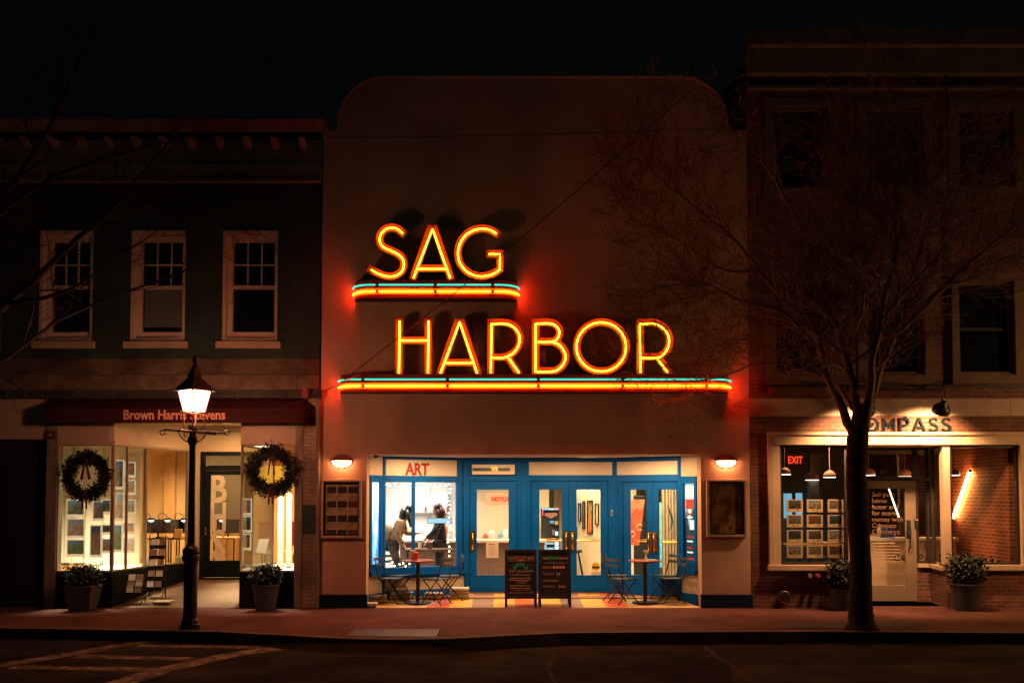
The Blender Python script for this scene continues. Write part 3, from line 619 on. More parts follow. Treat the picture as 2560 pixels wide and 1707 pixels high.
# string lights round the window
sl = thing('string_lights', 'string of small warm bulbs around the bright cinema window', 'string lights', F1.pt(F1.L/2, wr[2], -.1))
path = []
z0s, z1s = wr[2]+.04, wr[3]-.04
for k in range(13): path.append((wr[0]+.03+(wr[1]-wr[0]-.2)*k/12*.98, z1s-.01*random.random()-.008*math.sin(k*2)))
for k in range(18): path.append((wr[1]-.11+.02*math.sin(k*1.3), z1s-(z1s-z0s-.15)*k/17))
for k in range(9): path.append((wr[0]+.1+.075*k, z0s+.03*math.sin(k*2.1)+.01))
m_ = MB(); m_.tube([F1.pt(a, z, -.14) for a, z in path[:31]], .003, 4); m_.tube([F1.pt(a, z, -.14) for a, z in path[31:]], .003, 4); ob('wire', m_, black, sl)
bulbm = E('bulb_glow', (1, .78, .38), 9, False); bulbw = E('bulb_glow_pale', (.8, 1, .75), 9, False)
for i, (a, z) in enumerate(path):
    m_ = MB(); m_.ball(F1.pt(a+random.uniform(-.02, .02), z+random.uniform(-.015, .015), -.14), .016, n=6, m=4); ob('bulb', m_, bulbm if i % 3 == 0 else bulbw, sl)
# reflection-like shelf of screens: a lit rectangular ticket screen hanging
SQ = plane_y(1.9); r = SQ.rect(1069, 1294, 1129, 1308)
m_ = MB(); m_.fbox(SQ, r[0], r[1], r[2], r[3], -.04, 0); sc_ = thing('ticket_screen', 'pale blue glowing screen hung inside the window', 'screen', SQ.pt((r[0]+r[1])/2, r[2], 0))
ob('screen_case', m_, blackp, sc_); m_ = MB(); m_.fbox(SQ, r[0]+.01, r[1]-.01, r[2]+.01, r[3]-.01, 0, .003); ob('display', m_, E('screen_glow', (.45, .78, .95), 1.1, False), sc_)
m_ = MB()
for a in (r[0]+.05, r[1]-.05): m_.tube([SQ.pt(a, r[3], -.02), SQ.pt(a, 3.2, -.02)], .004, 4)
ob('hanging_wire', m_, black, sc_)
# ================================================================== NEON SIGNS
neon_face = M('orange_enamel', (.95, .72, .02), .5, var=.04)
neon_side = M('red_enamel', (.42, .03, .015), .45, var=.1)
tubeM = E('neon_orange_tube', (1.0, .62, .014), 15)
tubeL = E('neon_orange_bar_tube', (1.0, .020, .0012), 120)
tealM = E('neon_teal_tube', (.03, .80, .50), 1.5)
def smooth_path(pts, n=6, closed=False):
    """Catmull-Rom through 2D points"""
    P = [Vector((p[0], p[1])) for p in pts]; out = []; m = len(P)
    for i in range(m if closed else m-1):
        a = P[i-1] if (i > 0 or closed) else P[0]*2-P[1]; b = P[i]; c = P[(i+1) % m]
        d = P[(i+2) % m] if (i+2 < m or closed) else P[-1]*2-P[-2]
        for k in range(n):
            t = k/n
            out.append(.5*((2*b)+(c-a)*t+(2*a-5*b+4*c-d)*t*t+(3*b-3*c+d-a)*t**3))
    if not closed: out.append(P[-1])
    return out
def ribbon_solid(mb, pts, w, y0, y1, closed=False, ext=(0, 0)):
    P = [Vector((p[0], p[1])) for p in pts]; m = len(P)
    if not closed:
        P[0] = P[0]+(P[0]-P[1]).normalized()*ext[0]; P[-1] = P[-1]+(P[-1]-P[-2]).normalized()*ext[1]
    L = []; Rr = []
    for i in range(m):
        a = P[i-1] if (i > 0 or closed) else None; c = P[(i+1) % m] if (i < m-1 or closed) else None
        d1 = (P[i]-a).normalized() if a is not None else (c-P[i]).normalized(); d2 = (c-P[i]).normalized() if c is not None else d1
        n1 = Vector((-d1.y, d1.x)); n2 = Vector((-d2.y, d2.x)); q = n1+n2
        q = q.normalized() if q.length > .1 else n1; k = w/2/max(.45, q.dot(n1))
        L.append(P[i]+q*k); Rr.append(P[i]-q*k)
    vs = [(p.x, y0, p.y) for p in L]+[(p.x, y0, p.y) for p in Rr]+[(p.x, y1, p.y) for p in L]+[(p.x, y1, p.y) for p in Rr]
    fs = []
    for i in range(m if closed else m-1):
        j = (i+1) % m
        fs += [(i, i+m, j+m, j), (i+2*m, j+2*m, j+3*m, i+3*m), (i, j, j+2*m, i+2*m), (i+m, i+3*m, j+3*m, j+m)]
    if not closed: fs += [(0, 2*m, 3*m, m), (m-1, 2*m-1, 4*m-1, 3*m-1)]
    mb.add(vs, fs)
YB, YF = -.13, -.25           # back and front of the channel letters
def neon_letter(name, strokes, wpx, parent, conv, label):
    """strokes: list of (points px, smooth?, closed?, ext0, ext1, tube?)"""
    objs = []; wid = wpx/143.0
    for k, (pts, sm, cl, e0, e1, tb) in enumerate(strokes):
        pts = [conv(*p) for p in pts]
        if sm: pts = smooth_path(pts, 7, cl)
        mb = MB(); ribbon_solid(mb, pts, wid, YB-.0009*k, YF+.0009*k, cl, (e0/143., e1/143.))
        me = bpy.data.meshes.new('s'); me.from_pydata(mb.v, [], mb.f)
        bm = bmesh.new(); bm.from_mesh(me); bmesh.ops.recalc_face_normals(bm, faces=bm.faces); bm.to_mesh(me); bm.free()
        o = bpy.data.objects.new('s', me); SC.collection.objects.link(o); objs.append(o)
    a = objs[0]
    for b in objs[1:]:
        md = a.modifiers.new('u', 'BOOLEAN'); md.operation = 'UNION'; md.object = b; md.solver = 'EXACT'
    bpy.context.view_layer.update()
    me = bpy.data.meshes.new_from_object(a.evaluated_get(bpy.context.evaluated_depsgraph_get()))
    for o in objs: bpy.data.objects.remove(o)
    bm = bmesh.new(); bm.from_mesh(me)
    dl = [f for f in bm.faces if f.normal.y < -.9 and f.calc_center_median().y < YF+.02]
    bmesh.ops.delete(bm, geom=dl, context='FACES'); base = WL[parent.name]
    for v in bm.verts: v.co -= base
    for f in bm.faces: f.material_index = 0
    bm.to_mesh(me); bm.free(); me.materials.clear(); me.materials.append(neon_face); me.materials.append(neon_side)
    o = link_mesh(name, me, parent, base); o['label'] = label
    md = o.modifiers.new('sheet', 'SOLIDIFY'); md.thickness = .006; md.offset = 1; md.material_offset = 1; md.material_offset_rim = 1
    for pts, sm, cl, e0, e1, tb in strokes:
        if not tb: continue
        pts = [conv(*p) for p in (tb if isinstance(tb, list) else pts)]
        if sm: pts = smooth_path(pts, 5, cl)
        t = MB(); t.tube([(p[0], -.222, p[1]) for p in pts], .0135, 6, True, cl); ob('neon_tube', t, tubeM, o, smooth=True)
    return o
def cA(x, y):  p = at(780+x/2.8, 500+y/2.8, -.2); return (p.x, p.z)
def cB(x, y):  p = at(1300+x/3.92, 700+y/3.92, -.2); return (p.x, p.z)
def ledge(nm, x0, x1, ytop, ybot, yteal, yor, breaks, lab, proj=.36):
    """a box ledge with rounded ends carrying a teal and an orange neon tube"""
    pl = at(x0, 900, -proj*.5); pr = at(x1, 900, -proj*.5); zt_, zb_ = at(1260, ytop, -proj).z, at(1260, ybot, -proj).z
    root = thing(nm, lab, 'neon sign', ((pl.x+pr.x)/2, -.1, zb_))
    rr = proj*.92
    def outline(g, n=10):
        L = [(pl.x-g+.02, 0)]
        cx = pl.x+rr; L += [(cx-(rr+g)*math.cos(R(90*i/n)), -(proj-rr)-(rr+g)*math.sin(R(90*i/n))) for i in range(n+1)]
        cx = pr.x-rr; L += [(cx+(rr+g)*math.sin(R(90*i/n)), -(proj-rr)-(rr+g)*math.cos(R(90*i/n))) for i in range(n+1)]
        L += [(pr.x+g-.02, 0)]; return L
    m_ = MB(); m_.slab(outline(0), zb_, zt_)
    bd = ob('ledge_body', m_, M('dark_red_metal', (.022, .006, .006), .5, var=.2), root)
    m_ = MB(); m_.slab(outline(.012), zt_-.018, zt_+.004); m_.slab(outline(.012), zb_-.004, zb_+.016); ob('edge_trim', m_, M('edge_trim_metal', (.05, .01, .01), .5), bd)
    za_ = at(1260, yor, -proj).z; m_ = MB(); m_.slab(outline(.006), za_-.05, za_+.05); ob('reflector_strip', m_, neon_face, bd)
    for nm2, yy, mat_, r_ in (('teal_neon_tube', yteal, tealM, .0145), ('orange_neon_tube', yor, tubeL, .0135)):
        z_ = at(1260, yy, -proj-.04).z; ol = outline(.04, 8)
        xs = sorted(at(b, yy, -proj-.04).x for b in breaks)
        cur = []; segs = []
        # walk along, inserting breaks on the straight front
        front_y = -proj-.04
        lft = [p for p in ol[1:10]]; rgt = [p for p in ol[10:-1]]
        s0 = lft+[(xs[0]-.03, front_y)]; segs.append([p for p in s0 if p[0] <= xs[0]-.02])
        for a, b in zip(xs[:-1], xs[1:]): segs.append([(a+.03, front_y), (b-.03, front_y)])
        s1 = [(xs[-1]+.03, front_y)]+rgt; segs.append([p for p in s1 if p[0] >= xs[-1]+.02])
        for sg in segs:
            t = MB(); t.tube([(p[0], p[1], z_) for p in sg], r_, 6); ob(nm2, t, mat_, bd, smooth=True)
        for b in xs: t = MB(); t.box(b-.022, b+.022, front_y+.005, -proj-.007, z_-.018, z_+.018); ob('tube_holder', t, black, bd)
    return root
sag = ledge('neon_sign', 884, 1293, 700.5, 744.5, 711.8, 728.3, (942.5, 1088, 1231.8), 'upper red neon sign reading SAG on a short ledge with teal tube')
W1 = 18.2
neon_letter('channel_letter', [([(635, 235), (600, 206), (560, 196), (515, 208), (486, 238), (474, 275), (484, 315), (518, 342), (560, 360), (608, 385), (638, 420), (644, 458), (630, 500), (595, 528), (545, 538), (495, 529), (450, 510), (415, 490)], 1, 0, 8, 8, True)], W1, sag, cA, 'letter S')
neon_letter('channel_letter', [([(704, 562), (836, 186)], 0, 0, 0, 0, [(710, 548), (844, 206)]), ([(852, 186), (976, 562)], 0, 0, 0, 0, [(844, 206), (968, 548)]), ([(744, 482), (942, 482)], 0, 0, 0, 0, [(742, 483), (943, 483)])], W1-1, sag, cA, 'letter A')
neon_letter('channel_letter', [([(1292, 240), (1245, 213), (1190, 204), (1130, 216), (1075, 250), (1037, 305), (1022, 365), (1030, 430), (1065, 485), (1115, 522), (1180, 537), (1240, 529), (1290, 507), (1322, 482)], 1, 0, 8, 0, [(1290, 238), (1245, 212), (1190, 204), (1130, 216), (1075, 250), (1037, 305), (1022, 365), (1030, 430), (1065, 485), (1115, 522), (1180, 537), (1240, 529), (1290, 507), (1314, 486)]), ([(1316, 500), (1316, 381), (1240, 381)], 0, 0, 0, 8, [(1315, 486), (1316, 381), (1238, 381)])], W1, sag, cA, 'letter G')
har = ledge('neon_sign', 849, 1824, 936, 978.5, 948, 964.3, (907, 1118.6, 1346, 1557, 1767), 'lower red neon sign reading HARBOR on a long ledge with teal tube')
W2 = 18.2
neon_letter('channel_letter', [([(611, 834), (611, 1228)], 0, 0, 0, 0, [(615, 848), (609, 1212)]), ([(814, 834), (814, 1228)], 0, 0, 0, 0, [(816, 848), (812, 1212)]), ([(612, 984), (813, 984)], 0, 0, 0, 0, [(614, 984), (812, 984)])], W2-1, har, cA, 'letter H')
neon_letter('channel_letter', [([(892, 1230), (1026, 838)], 0, 0, 0, 0, [(899, 1212), (1034, 856)]), ([(1042, 838), (1168, 1230)], 0, 0, 0, 0, [(1034, 856), (1156, 1212)]), ([(930, 1139), (1128, 1139)], 0, 0, 0, 0, [(924, 1140), (1130, 1140)])], W2-1, har, cA, 'first letter A of HARBOR')
def bowlR(cv, x, lab):
    pass
neon_letter('channel_letter', [([(1251, 836), (1251, 1228)], 0, 0, 0, 0, [(1256, 870), (1252, 1210)]), ([(1252, 860), (1345, 859), (1402, 876), (1440, 915), (1457, 970), (1442, 1030), (1405, 1074), (1345, 1100), (1262, 1101)], 1, 0, 0, 0, [(1256, 869), (1345, 867), (1400, 884), (1438, 920), (1455, 970), (1440, 1030), (1405, 1074), (1345, 1103), (1264, 1104)]), ([(1366, 1094), (1455, 1232)], 0, 0, 0, 0, [(1374, 1104), (1449, 1210)])], W2-1, har, cA, 'first letter R of HARBOR')
neon_letter('channel_letter', [([(152, 386), (152, 932)], 0, 0, 0, 0, [(152, 432), (153, 900)]), ([(154, 418), (290, 418), (350, 442), (384, 485), (387, 528), (364, 578), (310, 604), (160, 604)], 1, 0, 0, 0, [(152, 430), (290, 428), (345, 448), (380, 488), (384, 528), (362, 578), (310, 606), (164, 608)]), ([(160, 606), (310, 606), (378, 632), (424, 678), (448, 745), (434, 812), (388, 866), (320, 893), (154, 893)], 1, 0, 0, 0, [(310, 606), (374, 630), (420, 678), (446, 745), (432, 812), (388, 864), (322, 896), (152, 900)])], W2+.2, har, cB, 'letter B of HARBOR')
neon_letter('channel_letter', [([(795+242*math.cos(R(a)), 657-240*math.sin(R(a))) for a in range(0, 360, 15)], 1, 1, 0, 0, True)], W2+.2, har, cB, 'letter O of HARBOR')
neon_letter('channel_letter', [([(1175, 388), (1175, 932)], 0, 0, 0, 0, [(1172, 436), (1178, 905)]), ([(1176, 421), (1300, 420), (1378, 448), (1432, 500), (1459, 565), (1459, 640), (1425, 706), (1368, 748), (1320, 755), (1184, 755)], 1, 0, 0, 0, [(1172, 434), (1300, 430), (1374, 456), (1426, 502), (1456, 562), (1456, 640), (1424, 708), (1370, 756), (1320, 765), (1186, 766)]), ([(1344, 748), (1470, 936)], 0, 0, 0, 0, [(1338, 768), (1446, 905)])], W2+.2, har, cB, 'last letter R of HARBOR')
# ================================================================== WALL LIGHTS + POSTER CASES
domeM = E('frosted_diffuser', (1, .34, .13), 60)
def wall_light(px, py, lab):
    p = at(px, py, 0); t = thing('wall_light', lab, 'wall lamp', p, 'oval wall lights on the cinema front')
    n = 20; up = []
    def half(z0, z1, r, d):
        m_ = MB(); rows = 6; vs = []; fs = []
        a0, a1 = z0, z1
        for i in range(rows+1):
            a = R(a0+(a1-a0)*i/rows); zz_ = math.sin(a)*r*.62; rr_ = math.cos(a)
            for k in range(n+1):
                b = math.pi*k/n; vs.append((p.x-math.cos(b)*r*rr_, p.y-.012-math.sin(b)*d*rr_, p.z+zz_))
        for i in range(rows):
            for k in range(n): fs.append((i*(n+1)+k, i*(n+1)+k+1, (i+1)*(n+1)+k+1, (i+1)*(n+1)+k))
        m_.add(vs, fs); return m_
    m_ = half(4, 90, .185, .13); ob('hood', m_, bronze, t, smooth=True)
    m_ = half(-88, 3, .172, .12); ob('diffuser', m_, domeM, t, smooth=True)
    m_ = MB(); m_.prism([(p.x+.19*math.cos(R(a)), p.z+.122*math.sin(R(a))) for a in range(0, 360, 18)], p.y-.012, p.y); ob('back_plate', m_, bronze, t)
wall_light(854.8, 1153, 'oval half-lit wall light above the framed schedule on left pier')
wall_light(1814.5, 1153, 'oval half-lit wall light above the dark poster on right pier')
def case(x0, y0, x1, y1, lab):
    r = FF.rect(x0, y0, x1, y1); t = thing('poster_case', lab, 'poster case', FF.pt((r[0]+r[1])/2, r[2], 0), 'poster cases on the cinema piers')
    f = .045; I = (r[0]+f, r[1]-f, r[2]+f, r[3]-f)
    m_ = MB(); m_.ring(FF, r, I, .0, .075); ob('frame', m_, silver, t, bevel=.008)
    m_ = MB(); m_.fbox(FF, I[0], I[1], I[2], I[3], .0, .012); bk = ob('backing', m_, M('case_backing', (.05, .022, .018), .7), t)
    m_ = MB(); m_.fbox(FF, I[0], I[1], I[2], I[3], .055, .058); ob('case_glass', m_, glassd, t)
    return t, I
t, I = case(803.5, 1198, 904.5, 1345, 'silver-framed film schedule with rows of small dark pictures')
wdt = I[1]-I[0]; m_ = MB(); m_.fbox(FF, I[0]+.04, I[1]-.03, I[2]+.03, I[3]-.05, .012, .016)
pp = ob('schedule_sheet', m_, M('tan_sheet', (.78, .54, .36), .7, var=.3, vs=6), t)
for r_ in range(4):
    for c in range(3):
        cx = I[0]+.055+.19*c; cz = I[3]-.20-.255*r_
        m_ = MB(); m_.fbox(FF, cx, cx+.165, cz, cz+.115, .016, .019)
        cs = ((.03, .02, .02), (.10, .06, .05), (.02, .03, .04)) if (r_, c) not in ((3, 2), (1, 2)) else ((.3, .08, .04), (.2, .05, .04), (.35, .12, .07))
        ob('film_still', m_, picture('still_print', cs, 3+r_+c), pp)
m_ = MB()
for r_ in range(4):
    for c in range(3):
        for k in range(3): m_.fbox(FF, I[0]+.06+.19*c, I[0]+.17+.19*c-.02*k, I[3]-.225-.255*r_-.028*k, I[3]-.219-.255*r_-.028*k, .016, .018)
ob('small_print', m_, M('brown_print', (.09, .05, .04), .7), pp)
m_ = MB(); m_.fbox(FF, I[0]+.05, I[1]-.05, I[3]-.04, I[3]-.025, .014, .02); ob('sheet_heading', m_, blackp, t)
t, I = case(1765, 1198, 1865, 1342, 'dark framed film poster with crinkled brown sheet on right pier')
m_ = MB(); m_.fbox(FF, I[0]+.02, I[1]-.02, I[2]+.02, I[3]-.02, .012, .02)
ob('poster_sheet', m_, picture('brown_film_poster', ((.05, .025, .015), (.22, .10, .04), (.60, .30, .12), (.10, .05, .03)), 2.6, band=.15), t)
m_ = MB()
for k in range(2):
    x = I[0]+.05+.52*k; m_.tube([(x-20+.02*math.sin(j*.8), -.026, I[2]+.15+j*.06) for j in range(14)], .006, 4)
ob('sheet_crease', m_, M('crease', (.25, .12, .06), .3), t)
# ================================================================== LEFT BRICK BUILDING
LB = thing('brick_shop_building', 'dark old brick shop building with bracketed cornice and maroon awning, left', 'building', (-8, .2, 0))
XP = at(800, 1300).x                      # its right-hand edge
XLL = -16.0
awt, fab = at(600, 978).z, at(300, 1057).z
w = MB(); wtop = at(600, 300).z - .05
# wall above the shopfront with three window holes
wins = [((98, 576, 232, 853), (110, 601, 208, 712), (110, 718, 208, 838), (82, 858, 238, 874)),
        ((327, 578, 463, 850), (352, 601, 457, 712), (352, 718, 457, 828), (311, 854, 470, 870)),
        ((556, 578, 694, 848), (580, 601, 684, 712), (580, 718, 684, 828), (541, 850, 702, 867))]
holes = [FF.rect(*q[0]) for q in wins]
zlo = awt; zs = max(h[3] for h in holes); zl = min(h[2] for h in holes)
holes = [(h[0], h[1], zl, zs) for h in holes]
w.fbox(FF, XLL+20, XP+20, zs, wtop, -.3, 0); w.fbox(FF, XLL+20, XP+20, zlo, zl, -.3, 0)
xs = [XLL+20]+[v for h in holes for v in h[:2]]+[XP+20]
for i in range(0, len(xs), 2): w.fbox(FF, xs[i], xs[i+1], zl, zs, -.3, 0)
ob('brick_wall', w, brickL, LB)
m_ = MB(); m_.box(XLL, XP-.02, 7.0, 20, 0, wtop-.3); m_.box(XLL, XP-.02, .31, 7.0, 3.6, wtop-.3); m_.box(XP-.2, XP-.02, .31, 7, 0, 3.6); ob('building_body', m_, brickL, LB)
for i, h in enumerate(holes):
    fr = thing  # placeholder
    gx0, gx1 = FF.hit(wins[i][1][0], 650)[0], FF.hit(wins[i][1][2], 650)[0]
    if i == 0: gx0 = h[0]+.19; gx1 = h[1]-.1
    zt_, zm_, zb_ = at(600, 601).z, at(600, 715).z, at(600, 828).z
    m_ = MB(); m_.ring(FF, h, (h[0]+.07, h[1]-.05, h[2]+.06, h[3]-.09), -.16, -.01); m_.ring(FF, (h[0]+.07, h[1]-.05, h[2]+.06, h[3]-.09), (gx0, gx1, zb_, zt_), -.2, -.09)
    f_ = ob('window', m_, trimw, LB, bevel=.006)
    m_ = MB(); m_.fbox(FF, gx0, gx1, zb_, zt_, -.2, -.17); ob('pane', m_, darkpane, f_)
    m_ = MB(); m_.fbox(FF, gx0, gx1, zm_-.03, zm_+.03, -.17, -.10)
    for k in (1, 2): a = gx0+(gx1-gx0)*k/3; m_.fbox(FF, a-.011, a+.011, zm_+.03, zt_, -.17, -.14)
    zq = (zm_+zt_)/2; m_.fbox(FF, gx0, gx1, zq-.011, zq+.011, -.17, -.139); ob('sash_bars', m_, trimw, f_)
    if i == 1: m_ = MB(); m_.fbox(FF, gx0+.02, gx1-.02, zb_+.1, zm_-.03, -.169, -.166); ob('blind', m_, blind, f_)
    s_ = FF.rect(*wins[i][3]); m_ = MB(); m_.fbox(FF, s_[0], s_[1], zl-.13, zl-.005, -.05, .07); ob('sill', m_, limestone, f_, bevel=.008)
# old painted lintel and boards over the awning
m_ = MB(); b0, b1 = FF.hit(600, 935)[1], FF.hit(600, 897)[1]; m_.fbox(FF, XLL+20, XP+19.97, b0, b1, 0, .012); ob('painted_brick_band', m_, brick('band_brick', (.15, .115, .07), (.10, .08, .05), (.13, .10, .06), var=.7), LB)
m_ = MB()
z0_, z1_ = at(600, 974).z, at(600, 937).z
x = XLL
while x < XP-.1:
    nx = min(XP-.02, x+random.uniform(1.2, 2.2)); m_.box(x, nx-.012, -.04, 0, z0_, z1_-random.uniform(0, .01)); x = nx
ob('sign_board_band', m_, boards, LB)
m_ = MB(); z0_, z1_ = at(600, 996).z, at(600, 976).z; m_.box(XLL, XP+.01, -.12, -.002, z0_, z1_)
x = XLL
while x < XP: m_.box(x, x+.05, -.16, -.12, z0_+.02, z1_-.02); x += .31
ob('shopfront_cornice', m_, M('dark_teal_cornice', (.035, .045, .04), .8, var=.4), LB)
# roof cornice with brackets
cz0, cz1 = at(600, 458).z, at(780, 340).z
m_ = MB(); m_.box(XLL, XP-.02, -.06, 0, cz0, cz1); m_.box(XLL, XP-.02, -.09, -.06, cz0+.28, cz0+.34); m_.box(XLL, XP-.02, -.1, -.06, cz0, cz0+.05); ob('frieze', m_, greytrim, LB)
m_ = MB(); ct = at(780, 303, -.5).z; zc = at(780, 328, -.5).z
m_.hexa([(XLL, -.12, cz1), (XP+.0, -.12, cz1), (XP, 0, cz1), (XLL, 0, cz1), (XLL, -.45, zc), (XP+.06, -.45, zc), (XP, 0, zc), (XLL, 0, zc)])
m_.hexa([(XLL, -.45, zc), (XP+.06, -.45, zc), (XP+.06, 0, zc), (XLL, 0, zc), (XLL, -.56, ct), (XP+.12, -.56, ct), (XP+.12, 0, ct), (XLL, 0, ct)]); m_.box(XLL, XP+.13, -.58, .0, ct, ct+.045)
cor = ob('roof_cornice', m_, greytrim, LB)
for k in range(15):
    x = at(768-68.5*k, 360).x-.05
    m_ = MB(); m_.hexa([(x-.06, -.10, cz1-.26), (x+.06, -.10, cz1-.26), (x+.06, -.06, cz1-.26), (x-.06, -.06, cz1-.26), (x-.06, -.33, zc-.03), (x+.06, -.33, zc-.03), (x+.06, -.06, zc-.03), (x-.06, -.06, zc-.03)]); ob('bracket', m_, greytrim, cor)
# shopfront: pilasters, fascia, door recess
zf = fab
m_ = MB(); a = FF.rect(740, 996, 798, 1512); m_.fbox(FF, a[0]-.01, XP+19.99, .002, awt, -.3, .02); ob('pilaster', m_, brickP, LB, label='peeling cream painted brick pilaster beside the cinema')
m_ = MB(); a2 = FF.rect(758, 1262, 790, 1334); m_.fbox(FF, a2[0], a2[1], a2[2], a2[3], .02, .03); ob('patched_brick', m_, brickL, LB)
m_ = MB(); x = at(797, 1200).x; m_.tube([(x, -.07, .02), (x, -.07, awt)], .035, 8); ob('drain_pipe', m_, greytrim, LB)
m_ = MB(); m_.fbox(FF, FF.hit(738, 1300)[0], FF.hit(756, 1300)[0], .002, FF.hit(750, 1058)[1]+.3, -.2, .045); ob('wooden_pilaster', m_, greytrim, LB); m_ = MB(); m_.fbox(FF, FF.hit(116, 1300)[0], FF.hit(142, 1300)[0], .002, zf, -.2, .045); ob('wooden_pilaster', m_, greytrim, LB)
gz0, gz1 = .664, 2.90
m_ = MB(); A0 = FF.hit(142, 1300)[0]; A1 = FF.hit(283, 1300)[0]; B0 = FF.hit(600, 1300)[0]; B1 = FF.hit(738, 1300)[0]
m_.fbox(FF, A0, A1, gz1+.06, awt, -.12, 0); m_.fbox(FF, B0, B1, gz1+.06, awt, -.12, 0); m_.fbox(FF, A0, A1, gz1, gz1+.06, -.12, .03); m_.fbox(FF, B0, B1, gz1, gz1+.06, -.12, .03)
m_.fbox(FF, XLL+20, FF.hit(116, 1300)[0], at(60, 1098).z, at(60, 998).z, -.2, .0)
ob('fascia', m_, M('fascia_paint', (.42, .34, .25), .6, var=.12), LB)
m_ = MB(); m_.fbox(FF, XLL+20, FF.hit(116, 1300)[0], .002, at(60, 1098).z, -.3, -.15); dk = ob('side_door', m_, M('near_black_door', (.008, .014, .016), .6), LB)
m_ = MB()
for a in (18.9, 18.2, 17.6): pass
bx = [at(q, 1300).x+20 for q in (-60, 20, 104)]
for a, b in zip(bx[:-1], bx[1:]): m_.ring(FF, (a+.05, b-.05, .2, 2.6), (a+.09, b-.09, .24, 2.56), -.15, -.135)
ob('door_panel', m_, M('door_mould', (.012, .02, .022), .6), dk)
# display window left (flush), bay side, door, right display
bay = [(A0-20, 0), (A1-20, .0), (at(366, 1300, 1.1).x, 1.1), (at(470, 1300, 2.3).x, 2.3), (at(500, 1300, 2.4).x, 2.4)]
def glazing(fr, a0, a1, n, stiles=()):
    m_ = MB(); m_.ring(fr, (a0, a1, gz0-.03, gz1+.0), (a0+.02, a1-.02, gz0, gz1-.02), -.06, 0)
    for s_ in stiles: m_.fbox(fr, s_-.012, s_+.012, gz0, gz1-.02, -.05, -.005)
    f_ = ob('display_window', m_, M('bronze_trim', (.30, .22, .14), .5, var=.1), LB, label=n)
    m_ = MB(); m_.fbox(fr, a0+.02, a1-.02, gz0, gz1-.02, -.035, -.03); ob('pane', m_, glassm, f_); return f_
def base_panel(fr, a0, a1):
    m_ = MB(); m_.fbox(fr, a0, a1, .002, gz0-.03, -.12, .0); m_.ring(fr, (a0+.05, a1-.05, .12, gz0-.1), (a0+.09, a1-.09, .16, gz0-.14), 0, .012); ob('stall_riser', m_, darkdoor, LB)
glazing(FF, A0, A1, 'flush display window behind the left wreath'); base_panel(FF, A0, A1)
frs = [Fr(bay[i], bay[i+1]) for i in (1, 2)]
for i, fr in enumerate(frs):
    glazing(fr, .0, fr.L, 'angled display window beside the entrance', (fr.L*.42,) if i == 0 else ()); base_panel(fr, 0, fr.L)
    m_ = MB(); m_.fbox(fr, -.02, fr.L, gz1+.0, 3.55, -.1, 0); m_.fbox(fr, -.02, fr.L, gz1+.02, gz1+.07, 0, .03); ob('bay_fascia', m_, cream, LB)
D2 = plane_y(2.4)
e0 = at(470, 1300, 2.4).x+20; e1 = B0+.02; dz = .33
dr = D2.rect(500, 1128, 600, 1442); Dx0 = D2.hit(500, 1300)[0]; Dx1 = Dx0+1.08
m_ = MB(); m_.fbox(D2, e0-.05, Dx0, .2, 3.55, -.1, 0); m_.fbox(D2, Dx1, B0+.0, .2, 3.55, -.1, 0); m_.fbox(D2, Dx0, Dx1, 2.88, 3.55, -.1, 0); ob('entrance_wall', m_, cream, LB)
m_ = MB(); m_.ring(D2, (Dx0, Dx1, dz-.05, 2.88), (Dx0+.07, Dx1-.07, dz, 2.80), -.12, .02); m_.fbox(D2, Dx0+.07, Dx1-.07, 2.50, 2.58, -.12, .02); m_.fbox(D2, Dx0+.15, Dx1-.1, 2.58, 2.60, -.1, 0); frm = ob('door_frame', m_, darkdoor, LB)
m_ = MB(); m_.fbox(D2, Dx0+.07, Dx1-.07, 2.58, 2.80, -.06, -.05); ob('transom_pane', m_, glassm, frm)
gx = (Dx0+.20, Dx1-.19, .68, 2.41)
m_ = MB(); m_.ring(D2, (Dx0+.075, Dx1-.075, dz+.01, 2.495), gx, -.06, -.01); dl = ob('door', m_, darkdoor, LB, label='dark shop door with tall white letters on its glass', bevel=.006)
m_ = MB(); m_.fbox(D2, gx[0], gx[1], gx[2], gx[3], -.04, -.034); ob('pane', m_, glassm, dl)
m_ = MB(); m_.tube([D2.pt(Dx0+.13, 1.35, .0), D2.pt(Dx0+.13, 1.35, .05), D2.pt(Dx0+.13, 1.2, .05)], .012); ob('handle', m_, brass, dl)
wl = M('white_vinyl', (.80, .74, .62), .5)
for ch, py in (('B', 1254), ('H', 1325), ('S', 1394)):
    h = D2.hit(544, py); text('lettering', ch, D2.pt(h[0], h[1], -.028), .80 if ch != 'H' else .80, wl, dl, .002, bold=.02, sx=.78 if ch != 'H' else .62)
# right display with side return
glazing(FF, B0, B1, 'flush display window behind the right wreath'); base_panel(FF, B0, B1)
SR = Fr((B0-20+.04, 2.3), (B0-20, .05))
m_ = MB()
